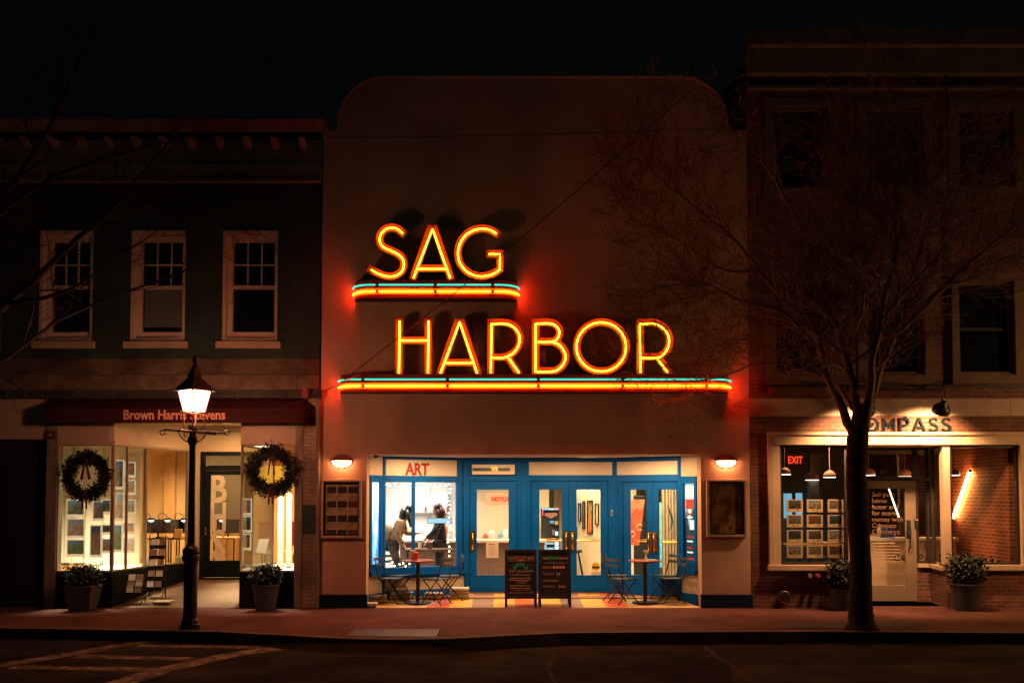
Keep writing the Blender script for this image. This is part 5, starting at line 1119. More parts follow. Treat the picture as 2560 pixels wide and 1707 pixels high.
def planter(px, py, Y, wd, hd, hs, ws, lab, shape='square', flowers=False, grp='potted shrubs on the pavement'):
    rnd = random.Random(px); p = gnd(px, py, 0); p = Vector((at(px, py, Y).x, Y, .006))
    t = thing('potted_shrub', lab, 'plant', p, grp)
    m_ = MB()
    if shape == 'square':
        a, b = wd*.36, wd*.5
        m_.hexa([(p.x-a, p.y-a, p.z), (p.x+a, p.y-a, p.z), (p.x+a, p.y+a, p.z), (p.x-a, p.y+a, p.z), (p.x-b, p.y-b, p.z+hd), (p.x+b, p.y-b, p.z+hd), (p.x+b, p.y+b, p.z+hd), (p.x-b, p.y+b, p.z+hd)])
    else: m_.lathe([(wd*.36, 0), (wd*.42, hd*.4), (wd*.5, hd*.9), (wd*.53, hd*.92), (wd*.53, hd), (wd*.45, hd), (wd*.44, hd*.93)], p, 20)
    ob('pot', m_, potm, t, bevel=.01)
    m_ = MB(); leafy(m_, (p.x, p.y, p.z+hd+hs*.42), ws*.5, ws*.45, hs*.55, 1500, .075, rnd, .25)
    for _ in range(40):
        a = rnd.uniform(0, 6.28); q = Vector((math.cos(a)*ws*.5, math.sin(a)*ws*.4, rnd.uniform(.2, 1)*hs)); b = Vector((p.x, p.y, p.z+hd+.03)); m_.tube([b, b+q*.6+Vector((0, 0, .05)), b+q], [.006, .004, .002], 3)
        for k in range(7): leaf(m_, b+q*(.6+.07*k), .06, rnd)
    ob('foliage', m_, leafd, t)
    if flowers:
        m_ = MB()
        for _ in range(30):
            a = rnd.uniform(0, 6.28); z = rnd.uniform(.2, .9); rr_ = ws*.5*math.sqrt(1-(z-.4)**2); m_.ball((p.x+math.cos(a)*rr_, p.y-abs(math.sin(a))*rr_*.9, p.z+hd+z*hs), .014, n=5, m=3)
        ob('flowers', m_, M('pale_flowers', (.2, .2, .12), .6), t)
    return t
planter(207, 1512, -.32, .50, .42, .36, .62, 'leftmost dark shrub in a tapered square pot under the left wreath')
planter(664, 1515, -.32, .46, .44, .34, .52, 'rounded dark shrub in a tall pot under the right wreath', 'round')
planter(2105, 1514, -.3, .42, .36, .5, .55, 'shrub in a pot half hidden behind the tree trunk', 'round', True)
planter(2416, 1516, -.34, .52, .46, .50, .66, 'loose flowering shrub in a weathered pot by the right window', 'round', True)
def wreath(px, py, R0, lab, seed):
    rnd = random.Random(seed); p = at(px, py, -.10); t = thing('wreath', lab, 'wreath', p, 'evergreen wreaths on the shop windows')
    m_ = MB(); m_.tube([(p.x+R0*math.cos(a*.3142), p.y+.02, p.z+R0*math.sin(a*.3142)) for a in range(20)], .05, 6, False, True)
    for k in range(4600):
        a = rnd.uniform(0, 6.283); rr_ = rnd.gauss(0, .052+.01*math.sin(a*5)); o = Vector((math.cos(a), 0, math.sin(a)))
        q = Vector((p.x, p.y, p.z))+o*(R0+rr_)+Vector((0, -abs(rnd.gauss(0, .04)), 0))
        leaf(m_, q, rnd.uniform(.022, .075), rnd, (o*(1 if rr_ > 0 else -.8)+Vector((o.z, 0, -o.x))*.6)*.9)
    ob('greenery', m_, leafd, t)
    m_ = MB()
    for s_ in (-1, 1):
        m_.add([(p.x+s_*.0, p.y-.09, p.z+R0*.75), (p.x+s_*.03, p.y-.09, p.z+R0*.75), (p.x+s_*(.07+.03*(seed%2)), p.y-.07, p.z-.05), (p.x+s_*.045, p.y-.07, p.z-.07)], [(0, 1, 2, 3)])
        ob('ribbon', m_, ribbon_red, t); m_ = MB()
        m_.add([(p.x+s_*.01, p.y-.10, p.z-R0+.02), (p.x+s_*.045, p.y-.10, p.z-R0+.02), (p.x+s_*.055, p.y-.10, p.z-R0-.26), (p.x+s_*.02, p.y-.10, p.z-R0-.22)], [(0, 1, 2, 3)]); ob('ribbon_tail', m_, ribbon_red, t); m_ = MB()
    m_.ball((p.x, p.y-.10, p.z-R0+.03), .05, .03, .035, 8, 5)
    ob('ribbon_bow', m_, ribbon_red, t); return t
wreath(218, 1190, .335, 'round evergreen wreath hanging in front of left display window', 3)
wreath(681, 1178, .345, 'round evergreen wreath hanging in front of right display window beside the cinema', 4)
# ================================================================== TREES
def tree(name, label, trunk, limbs, seed, dens=1.0, spread=1.0, ymin=-6.5, ymax=-.35):
    rnd = random.Random(seed); base = trunk[0][0]
    t = thing(name, label, 'tree', base)
    m_ = MB(); pts = [a for a, b in trunk]; rs = [b for a, b in trunk]
    P = []; Q = []
    for i in range(len(pts)-1):
        for k in range(5): u = k/5; P.append(pts[i].lerp(pts[i+1], u)); Q.append((rs[i]*(1-u)+rs[i+1]*u)*(1+rnd.uniform(-.04, .04)))
    P.append(pts[-1]); Q.append(rs[-1]); m_.tube(P, Q, 14); ob('trunk', m_, bark, t, smooth=True)
    big = MB(); small = MB()
    def grow(p, d, length, rad, level):
        n = 5 if level < 3 else 4; P = [p]; q = p; dd = d.normalized()
        curl = Vector((rnd.uniform(-1, 1), rnd.uniform(-1, 1), rnd.uniform(-.4, .8)))*.22
        for i in range(n):
            dd = (dd+curl*.6+Vector((rnd.gauss(0, .13), rnd.gauss(0, .13), rnd.gauss(0, .1)+.03))).normalized()
            q = q+dd*length/n
            if q.y > ymax: q.y = ymax-rnd.random()*.05; dd.y = -abs(dd.y)
            if q.y < ymin: q.y = ymin
            P.append(q)
        rs_ = [rad*(1-.72*i/n) for i in range(n+1)]
        (big if level < 2 else small).tube(P, rs_, 5 if level < 2 else 3, False)
        if level < 4:
            cnt = {1: 9, 2: 6, 3: 3}[level]; cnt = max(2, int(cnt*dens*length/{1: 1.5, 2: .75, 3: .4}[level]*rnd.uniform(.7, 1.1)))
            for _ in range(min(cnt, 16)):
                i = rnd.randint(1, n); b = P[i-1].lerp(P[i], rnd.random()); ax_ = (P[i]-P[i-1]).normalized()
                sd_ = Vector((rnd.gauss(0, 1), rnd.gauss(0, 1)*.8, rnd.gauss(0, .8))); sd_ = (sd_-ax_*sd_.dot(ax_)).normalized()
                grow(b, ax_*.75+sd_*rnd.uniform(.55, 1.0)*spread, length*rnd.uniform(.32, .6), max(.0054, rad*.45), level+1)
    for lp, r0, r1 in limbs:
        pp = [Vector(v) for v in lp]; S_ = []
        for i in range(len(pp)-1):
            a = pp[i-1] if i else pp[0]*2-pp[1]; b = pp[i]; c = pp[i+1]; d = pp[i+2] if i+2 < len(pp) else pp[-1]*2-pp[-2]
            for k in range(5):
                u = k/5; S_.append(.5*((2*b)+(c-a)*u+(2*a-5*b+4*c-d)*u*u+(3*b-3*c+d-a)*u**3)+Vector((rnd.gauss(0, .012), rnd.gauss(0, .012), 0)))
        S_.append(pp[-1]); n = len(S_); rs_ = [r0+(r1-r0)*(i/(n-1))**.8 for i in range(n)]
        big.tube(S_, rs_, 8, True)
        L_ = sum((S_[i+1]-S_[i]).length for i in range(n-1)); cnt = int(L_*4.2*dens)
        for j in range(cnt):
            i = int(n*(.22+.78*rnd.random())); i = min(max(i, 1), n-1); ax_ = (S_[i]-S_[i-1]).normalized()
            sd_ = Vector((rnd.gauss(0, 1), rnd.gauss(0, .8), rnd.gauss(0, .7))); sd_ = (sd_-ax_*sd_.dot(ax_)).normalized()
            grow(S_[i], ax_*.8+sd_*rnd.uniform(.5, .95)*spread, rnd.uniform(.7, 1.7), rs_[i]*.34+.003, 2 if rnd.random() < .6 else 1)
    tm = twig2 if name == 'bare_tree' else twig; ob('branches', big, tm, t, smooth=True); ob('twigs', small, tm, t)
    return t
K = 1/.91875
def tp(x, y, Y): return at(x*K, y*K, Y)
TY = -2.8
base = Vector((at(2153, 1540, TY).x, TY, 0))
trunk = [(base, .25), (base+Vector((0, 0, .10)), .195), (tp(1977, 1400, TY), .170), (tp(1977, 1300, TY), .158), (tp(1972, 1200, TY), .150), (tp(1966, 1090, TY), .148), (tp(1970, 1010, TY), .155), (tp(1975, 975, TY), .13)]
limbs = [
 ([tp(1962, 1015, TY), tp(1935, 940, TY), tp(1900, 860, -2.7), tp(1866, 770, -2.6), tp(1810, 700, -2.4), tp(1745, 625, -2.2), tp(1690, 555, -2.1), tp(1600, 480, -1.9), tp(1500, 400, -1.8)], .080, .012),
 ([tp(1968, 1000, TY), tp(1962, 900, -2.9), tp(1940, 800, -3.0), tp(1905, 700, -3.1), tp(1862, 580, -3.2), tp(1800, 450, -3.2), tp(1720, 330, -3.1)], .080, .010),
 ([tp(1980, 1000, TY), tp(1996, 900, -2.9), tp(2012, 790, -3.1), tp(2040, 660, -3.3), tp(2060, 530, -3.4), tp(2056, 400, -3.4), tp(2030, 250, -3.4)], .082, .010),
 ([tp(1986, 990, TY), tp(2012, 880, -2.6), tp(2052, 770, -2.4), tp(2084, 660, -2.2), tp(2126, 540, -2.1), tp(2150, 400, -2.0), tp(2196, 250, -1.9)], .072, .010),
 ([tp(2052, 770, -2.5), tp(2110, 715, -2.9), tp(2190, 640, -3.3), tp(2262, 575, -3.5), tp(2350, 505, -3.6), tp(2440, 420, -3.6)], .062, .014),
 ([tp(1958, 940, TY), tp(1915, 880, -2.3), tp(1830, 845, -2.0), tp(1740, 835, -1.8), tp(1660, 865, -1.6), tp(1590, 875, -1.5)], .035, .006),
 ([tp(1880, 800, -2.6), tp(1800, 720, -3.2), tp(1700, 690, -3.6), tp(1620, 650, -3.8), tp(1540, 640, -3.8)], .034, .006),
 ([tp(1940, 800, -3.0), tp(1985, 690, -3.6), tp(1960, 560, -3.9), tp(1975, 430, -4.0), tp(1930, 300, -4.0)], .045, .008),
 ([tp(2084, 660, -2.2), tp(2180, 560, -1.8), tp(2260, 420, -1.7), tp(2330, 300, -1.7)], .04, .008),
 ([tp(1745, 625, -2.2), tp(1660, 620, -2.0), tp(1570, 560, -1.8), tp(1490, 520, -1.7), tp(1430, 480, -1.6)], .03, .006),
 ([tp(1830, 845, -2.0), tp(1760, 790, -1.5), tp(1690, 780, -1.2), tp(1600, 810, -1.1)], .022, .005),
]
tree('street_tree', 'tall bare winter tree at the kerb in front of brick office', trunk, limbs, 5, 1.25)
lb = Vector((-10.6, -3.0, 0))
trunk = [(lb, .2), (lb+Vector((.05, 0, 1.6)), .16), (lb+Vector((.1, 0, 2.9)), .17)]
top = lb+Vector((.1, 0, 2.8))
limbs = [
 ([top, at(-150, 980, -3), at(0, 905, -2.9), at(140, 805, -2.8), at(300, 735, -2.6), at(430, 690, -2.5), at(520, 640, -2.4)], .06, .006),
 ([top, at(-170, 900, -3), at(20, 760, -3), at(170, 620, -3), at(300, 500, -2.9), at(400, 380, -2.8), at(470, 290, -2.8)], .09, .010),
 ([top, at(-200, 800, -3), at(-40, 560, -3), at(90, 380, -3), at(180, 200, -3.1), at(240, 60, -3.1)], .09, .012),
 ([at(300, 500, -2.9), at(430, 480, -2.6), at(540, 540, -2.3), at(620, 480, -2.2)], .03, .005),
 ([at(20, 760, -3), at(160, 730, -3.4), at(300, 640, -3.7), at(420, 560, -3.8)], .035, .006),
 ([at(-40, 560, -3), at(140, 440, -3.6), at(320, 380, -3.9), at(520, 330, -4)], .045, .006),
]
tree('bare_tree', 'bare dark tree reaching in from beyond the left edge', trunk, limbs, 8, .5)
# ================================================================== STREET LAMP
lY = -2.72
def lamp_post(lab, X, Y, power=1.0):
    t = thing('street_lamp', lab, 'street lamp', (X, Y, 0), 'gas-style street lamps along the pavement')
    c = (X, Y, 0); k = 1/165.5
    m_ = MB(); m_.lathe([(.155, .0), (.155, .07), (.13, .08), (.125, .13), (.105, .16), (.100, .92), (.108, 1.0), (.125, 1.02), (.135, 1.08), (.118, 1.11), (.132, 1.15), (.12, 1.20), (.07, 1.24), (.058, 1.28)], c, 12); ob('pedestal', m_, black, t, smooth=False)
    m_ = MB(); m_.lathe([(.055, 1.28), (.051, 2.0), (.046, 2.75), (.07, 2.78), (.078, 2.84), (.05, 2.89), (.045, 2.93), (.065, 2.96), (.065, 3.06)], c, 12); ob('post', m_, black, t, smooth=True)
    m_ = MB(); zb = 2.985
    m_.tube([(X-.42, Y-.05, zb+.0), (X+.48, Y+.05, zb-.05)], .019, 8)
    m_.tube([(X-.10, Y-.30, zb-.02), (X+.26, Y+.30, zb-.05)], .017, 6)
    for sx_, ex in ((-1, .42), (1, .48)): m_.tube([(X+sx_*ex, Y, zb-.02), (X+sx_*(ex+.05), Y, zb-.01), (X+sx_*(ex+.08), Y, zb-.04), (X+sx_*(ex+.05), Y, zb-.08), (X+sx_*(ex+.01), Y, zb-.07), (X+sx_*ex, Y, zb-.04)], .011, 5)
    for sx_ in (-1, 1): m_.tube([(X+sx_*.22, Y, zb-.02), (X+sx_*.18, Y, zb-.11), (X+sx_*.11, Y, zb-.17), (X+sx_*.05, Y, zb-.19)], .010, 5)
    for j in range(10): m_.ball((X+.12+.035*j, Y+.02, zb-.02-.0035*j), .024, n=6, m=4)
    ob('ladder_rest', m_, black, t)
    # lantern: four tapering glazed sides turned a little
    rot = R(62); z0, z1 = 3.245, 3.585; a0, a1 = .155, .245; off = Vector((X+.02, Y, 0))
    def sq(a, z): return [off+Vector((a*math.cos(rot+math.pi/2*i+math.pi/4-.12), a*math.sin(rot+math.pi/2*i+math.pi/4-.12), z)) for i in range(4)]
    lo_, hi_ = sq(a0, z0), sq(a1, z1)
    m_ = MB()
    for i in range(4):
        j = (i+1) % 4; m_.tube([lo_[i], hi_[i]], .014, 6); m_.tube([lo_[i], lo_[j]], .014, 6); m_.tube([hi_[i], hi_[j]], .017, 6)
        m_.tube([Vector((X, Y, 3.05)), off+(lo_[i]-off)*.9-Vector((0, 0, .06)), lo_[i]], .009, 5)
    ln = ob('lantern_frame', m_, M('lantern_copper', (.10, .035, .018), .45, .3), t)
    rt_ = sq(.30, z1+.005); ap = sq(.075, 3.80); ap2 = sq(.115, 3.79); ap3 = sq(.035, 3.95)
    m_ = MB()
    m_.add(rt_+ap, [(0, 1, 5, 4), (1, 2, 6, 5), (2, 3, 7, 6), (3, 0, 4, 7), (4, 5, 6, 7)]); m_.add(ap2+ap3, [(0, 1, 5, 4), (1, 2, 6, 5), (2, 3, 7, 6), (3, 0, 4, 7), (3, 2, 1, 0)])
    m_.add([v-Vector((0, 0, .018)) for v in rt_]+rt_, [(0, 1, 5, 4), (1, 2, 6, 5), (2, 3, 7, 6), (3, 0, 4, 7)])
    rf_ = ob('lantern_roof', m_, M('lamp_roof', (.05, .045, .045), .5, .2), t)
    m_ = MB(); m_.lathe([(.04, 3.93), (.06, 3.945), (.03, 3.96), (.014, 3.985), (.02, 4.0), (.042, 4.03), (.046, 4.055), (.03, 4.09), (.008, 4.11), (.004, 4.135)], (off.x, off.y, 0), 10); ob('finial', m_, black, rf_, smooth=True)
    for i in range(4):
        j = (i+1) % 4; cc = (lo_[i]+lo_[j]+hi_[i]+hi_[j])/4
        q = [cc+(v-cc)*.86 for v in (lo_[i], lo_[j], hi_[j], hi_[i])]; nrm = (cc-off); nrm.z = 0; nrm.normalize()
        m_ = MB(); m_.hexa([q[0], q[1], q[1]-nrm*.006, q[0]-nrm*.006, q[3], q[2], q[2]-nrm*.006, q[3]-nrm*.006]); ob('lantern_pane', m_, {1: lampglass, 2: fillglass, 3: lampglass3}[power], ln)
    return t
lampglass = E('lamp_glass', (1, .34, .17), 165); fillglass = E('lamp_glass_fill', (.40, 1, .85), 25); lampglass3 = E('lamp_glass_right', (1, .44, .17), 520)
lx_ = gnd(474, 1568, 0).x
lamp_post('black lantern street lamp glowing in front of left shop awning', lx_+.05, lY)
lamp_post('street lamp out of view beyond the right edge', 12.6, -3.0, 3)
lamp_post('added teal fill lamp behind the camera, out of view to the right', 5.5, -21.5, 2)  # this and the next: unseen lamps added as teal fill on dark facades
lamp_post('added teal fill lamp behind the camera, out of view to the left', -4.5, -21.0, 2)
# gooseneck barn lights
def barn(px, py, lab):
    p = at(px, py, -.72); t = thing('barn_light', lab, 'wall lamp', p, 'gooseneck lamps above the shop lettering')
    ax_ = Vector((0, .80, -1)).normalized(); n = 18; prof = [(.035, .20), (.05, .19), (.055, .10), (.12, .06), (.15, .0), (.152, -.055), (.146, -.055), (.13, .0), (.05, .05)]
    a = Vector((1, 0, 0)); b = ax_.cross(a); m_ = MB(); vs = []
    for r_, h_ in prof:
        for k in range(n): an = 2*math.pi*k/n; vs.append(p-ax_*h_+(a*math.cos(an)+b*math.sin(an))*r_)
    m_.add(vs, [(i*n+k, i*n+(k+1) % n, (i+1)*n+(k+1) % n, (i+1)*n+k) for i in range(len(prof)-1) for k in range(n)])
    ob('shade', m_, black, t, smooth=True)
    top_ = p-ax_*.2
    m_ = MB(); m_.tube([top_, top_+Vector((0, -.02, .12)), top_+Vector((0, .05, .26)), top_+Vector((0, .25, .33)), Vector((p.x, -.01, top_.z+.30))], .014, 8); m_.tube([Vector((p.x, -.03, top_.z+.30)), Vector((p.x, 0, top_.z+.30))], .05, 12); ob('gooseneck', m_, black, t, smooth=True)
    m_ = MB(); m_.ball(p-ax_*.015, .045, n=10, m=6); ob('bulb', m_, E('barn_bulb', (1, .62, .30), 12, False), t)
    L = bpy.data.lights.new('barn_lamp', 'SPOT'); L.energy = 720; L.spot_size = R(126); L.spot_blend = .65; L.color = (1, .49, .22); L.shadow_soft_size = .07
    lo = bpy.data.objects.new('barn_lamp', L); SC.collection.objects.link(lo); lo.parent = t; lo.location = ax_*.01; lo.rotation_euler = ax_.to_track_quat('-Z', 'Y').to_euler()
barn(2168, 1022, 'gooseneck lamp half hidden behind the tree fork'); barn(2354, 1022, 'black gooseneck lamp right of the tree over raised letters')
# ================================================================== CABLES AND WALL FITTINGS
m_ = MB(); cab = [at(534, 1062, -2.4), at(640, 1030, -1.7), at(757, 990, -.75), at(850, 955, -.55), at(900, 935, -.52)]
m_.tube([cab[0].lerp(cab[-1], i/12) + Vector((0, 0, -.10*math.sin(math.pi*i/12))) for i in range(13)], .007, 5)
a, b = at(860, 950, -.5), at(1730, 225, -2.4); m_.tube([a.lerp(b, i/20)+Vector((0, 0, -.10*math.sin(math.pi*i/20))) for i in range(21)], .009, 5)
m_.tube([cab[-1], a], .008, 5)
tag(ob('overhead_cable', m_, black), 'dark cable running diagonally from lamp post across the neon letters', 'cable')
m_ = MB(); a, b = at(-40, 322, -.8), at(1880, 318, -.8); m_.tube([a.lerp(b, i/30)+Vector((0, 0, -.16*math.sin(math.pi*i/30))) for i in range(31)], .008, 5)
tag(ob('overhead_cable', m_, black), 'thin horizontal cable crossing the top of the cinema front', 'cable')
p = at(765, 985, -.1); t = thing('bell_box', 'small bracket box at the right end of the awning', 'junction box', p)
m_ = MB(); m_.box(p.x-.06, p.x+.06, -.22, -.02, p.z-.08, p.z+.08); ob('box_body', m_, M('dark_red_box', (.20, .03, .02), .5), t, bevel=.01); m_ = MB(); m_.tube([(p.x, -.1, p.z-.08), (p.x-.05, -.12, p.z-.2)], .01); ob('wire', m_, black, t)
p = at(131, 1087, 0); t = thing('alarm_box', 'small dark red alarm box beside the awning end', 'alarm', p)
m_ = MB(); m_.box(p.x-.085, p.x+.085, -.07, 0, p.z-.08, p.z+.08); ob('box_body', m_, M('alarm_red', (.10, .02, .015), .5), t, bevel=.01); m_ = MB(); m_.ball((p.x, -.075, p.z), .015); ob('strobe', m_, trimw, t)
p = at(1926, 974, 0); t = thing('alarm_box', 'small red alarm box on the brick above the stone band', 'alarm', p)
m_ = MB(); m_.box(p.x-.045, p.x+.045, -.06, 0, p.z-.08, p.z+.08); ob('box_body', m_, M('alarm_red2', (.30, .02, .015), .5), t, bevel=.01); m_ = MB(); m_.ball((p.x, -.06, p.z), .02); ob('strobe', m_, black, t)
p = Vector((at(940, 1140, .3).x, .3, oz)); t = thing('dome_camera', 'small dark security dome under the entrance soffit', 'camera', p)
m_ = MB(); m_.lathe([(.045, 0), (.045, -.02), (.035, -.045), (.005, -.06)], p, 12); ob('dome', m_, black, t); m_ = MB(); m_.lathe([(.055, 0), (.055, -.012)], p, 12); ob('mount', m_, trimw, t)
p = at(1957, 1490, 0); t = thing('fire_standpipe', 'brass-rimmed standpipe outlet low on the brick wall', 'standpipe', p)
m_ = MB(); m_.tube([(p.x, 0, p.z), (p.x, -.12, p.z)], .09, 16); m_.tube([(p.x, -.12, p.z), (p.x, -.15, p.z)], .075, 16); ob('outlet', m_, black, t); m_ = MB(); m_.tube([(p.x+.10*math.cos(k*.3142), -.1, p.z+.10*math.sin(k*.3142)) for k in range(20)], .012, 6, False, True); ob('rim', m_, brass, t)
p = at(2030, 1437, -.0); t = thing('hose_connection', 'small pale and red twin hose fitting under the card window', 'standpipe', p)
m_ = MB(); m_.tube([(p.x-.04, 0, p.z), (p.x-.07, -.13, p.z)], .035, 10); ob('left_outlet' if 0 else 'outlet', m_, trimw, t); m_ = MB(); m_.tube([(p.x+.04, 0, p.z), (p.x+.08, -.13, p.z)], .035, 10); ob('outlet', m_, M('red_cap', (.45, .05, .03), .5), t); m_ = MB(); m_.box(p.x-.1, p.x+.1, -.02, 0, p.z-.06, p.z+.06); ob('wall_plate', m_, bronze, t)
# drain grate at the kerb
c = [gnd(893, 1573), gnd(1096, 1574), gnd(1088, 1592), gnd(866, 1591)]
t = thing('drain_grate', 'slotted iron grate set in the pavement before the cinema', 'grate', (sum(q.x for q in c)/4, sum(q.y for q in c)/4, .004))
m_ = MB(); m_.add([(q.x, q.y, .005) for q in c], [(3, 2, 1, 0)]); ob('grate_pit', m_, blackp, t)
m_ = MB()
for k in range(27):
    u = k/26; a = c[3].lerp(c[2], u); b = c[0].lerp(c[1], u); m_.hexa([(a.x-.012, a.y, .006), (a.x+.012, a.y, .006), (b.x+.012, b.y, .006), (b.x-.012, b.y, .006), (a.x-.012, a.y, .014), (a.x+.012, a.y, .014), (b.x+.012, b.y, .014), (b.x-.012, b.y, .014)])
ob('bars', m_, M('grate_iron', (.10, .08, .06), .5, .5), t)
m_ = MB(); cc = g(1450, 1636) if 0 else None
# ================================================================== CAFE FURNITURE
def bistro_chair(lab, x, y, z, rz, proto=[None]):
    if proto[0] is None:
        t = thing('bistro_chair', lab, 'chair', (0, 0, 0), 'folding bistro chairs at the cafe tables')
        for s_ in (-1, 1):
            yy = .185*s_; m_ = MB(); m_.tube([(-.235, yy, .84), (-.19, yy, .62), (-.13, yy, .45), (.22, yy, .0)], .0105, 6); ob('backrest_leg', m_, black, t, smooth=True)
            m_ = MB(); yy = .165*s_; m_.tube([(.19, yy, .445), (.0, yy, .24), (-.21, yy, .0)], .0105, 6); ob('leg', m_, black, t, smooth=True)
        m_ = MB(); m_.tube([(.10, -.185, .15), (.10, .185, .15)], .008, 5); m_.tube([(-.12, -.165, .11), (-.12, .165, .11)], .008, 5); m_.tube([(.0, -.185, .24), (.0, .185, .24)], .008, 5); ob('stretcher', m_, black, t)
        m_ = MB()
        for k in range(7): xx = -.165+.052*k; m_.box(xx, xx+.042, -.19, .19, .447+.004*math.sin(k), .459)
        m_.box(-.17, .19, -.175, -.155, .435, .447); m_.box(-.17, .19, .155, .175, .435, .447); ob('seat', m_, chairp, t)
        for zz_, xx in ((.80, -.232), (.70, -.212)):
            m_ = MB(); pts = [(xx-.018*math.cos(k*.5236-1.5708), -.195+.39*k/6) for k in range(7)]
            m_.add([(a, b, zz_-.024) for a, b in pts]+[(a, b, zz_+.024) for a, b in pts]+[(a-.008, b, zz_-.024) for a, b in pts]+[(a-.008, b, zz_+.024) for a, b in pts],
                   [(k, k+1, k+8, k+7) for k in range(6)]+[(k+15, k+14, k+21, k+22) for k in range(6)]+[(k+7, k+8, k+22, k+21) for k in range(6)]+[(k+14, k+15, k+1, k) for k in range(6)]); ob('back_slat', m_, chairp, t)
        proto[0] = t; t.location = (x, y, z); t.rotation_euler = (0, 0, rz); return t
    return dup(proto[0], (x, y, z), rz, lab)
chairp = M('chair_paint', (.06, .065, .075), .5, var=.2)
LTx, RTx = at(1045, 1400, .50).x, at(1612, 1400, .50).x
fl = lambda y: .008+.066*y
CHS = [('folding chair nearest the left pier, facing the left cafe table', LTx-.50, .42, -.25), ('folding chair right of the left cafe table, its back to the street', LTx+.36, .36, R(148)),
       ('folding chair behind left, tucked beyond the left cafe table', LTx-.40, .80, -.55), ('pale-backed folding chair at the far right of the left cafe table', LTx+.58, .74, R(190)),
       ('folding chair left of the right cafe table, its back to the street', RTx-.42, .38, R(28)), ('folding chair by the right cafe table, nearest the right pier', RTx+.48, .42, R(188)),
       ('folding chair behind left of the right cafe table', RTx-.50, .80, R(-18)), ('folding chair behind right of the right cafe table', RTx+.42, .80, R(205))]
for lab, x, y, rz in CHS: bistro_chair(lab, x, y, fl(y), rz)
def cafe_table(lab, x, y, proto=[None]):
    if proto[0] is None:
        t = thing('cafe_table', lab, 'table', (0, 0, 0), 'round cafe tables in the entrance recess')
        m_ = MB(); m_.lathe([(.295, .742), (.30, .75), (.30, .765), (.295, .77)], (0, 0, 0), 28); ob('table_top', m_, M('red_table_top', (.30, .07, .05), .3), t)
        m_ = MB(); m_.lathe([(.036, .03), (.036, .70), (.09, .735), (.09, .742)], (0, 0, 0), 14); ob('pedestal', m_, M('dark_brown_metal', (.05, .02, .012), .4), t)
        m_ = MB(); m_.lathe([(.24, 0), (.24, .012), (.10, .028), (.036, .034)], (0, 0, 0), 24); ob('base', m_, black, t)
        proto[0] = t; t.location = (x, y, fl(y)); return t
    return dup(proto[0], (x, y, fl(y)), None, lab)
cafe_table('round red-topped cafe table left of the chalkboards', LTx, .50); cafe_table('round red-topped cafe table right of the chalkboards', RTx, .50)
zt_ = fl(.5)+.7705
def tumbler(x, y, c, h_, r_, lab, nm='drinks_cup'):
    t = thing(nm, lab, 'cup', (x, y, zt_)); m_ = MB(); m_.lathe([(r_*.75, 0), (r_, h_), (r_*.93, h_), (r_*.7, .006)], (x, y, zt_), 14); ob('cup_body', m_, M('cup_colour', c, .3), t)
    m_ = MB(); m_.lathe([(r_*1.04, h_), (r_*1.04, h_+.012), (.01, h_+.016)], (x, y, zt_), 14); ob('lid', m_, M('cup_lid', tuple(min(1, q*1.2+.02) for q in c), .4), t)
tumbler(LTx-.03, .48, (.6, .02, .02), .13, .042, 'red drinks cup on the left cafe table')
tumbler(LTx-.10, .52, (.5, .38, .25), .17, .05, 'tan paper cup beside the red cup')
m_ = MB(); m_.lathe([(.022, 0), (.026, .05), (.014, .09), (.016, .12)], (RTx+.02, .48, zt_), 10); v_ = thing('bud_vase', 'tiny flower vase on the right cafe table', 'vase', (RTx+.02, .48, zt_)); ob('vase_body', m_, trimw, v_)
m_ = MB(); rnd = random.Random(2)
for k in range(9): m_.ball((RTx+.02+rnd.uniform(-.04, .04), .48+rnd.uniform(-.03, .03), zt_+.15+rnd.uniform(-.02, .04)), .014, n=5, m=3)
ob('flowers', m_, M('yellow_flowers', (.7, .45, .08), .6), v_)
m_ = MB(); m_.lathe([(.07, 0), (.11, .012), (.105, .016), (.06, .006)], (RTx+.1, .42, zt_), 18); tag(ob('plate', m_, trimw), 'small pale plate on the right cafe table', 'plate')
m_ = MB(); m_.box(LTx+.02, LTx+.24, .38, .52, zt_, zt_+.012); tag(ob('tray', m_, M('tan_tray', (.5, .3, .2), .5)), 'flat tan tray on the left cafe table', 'tray')
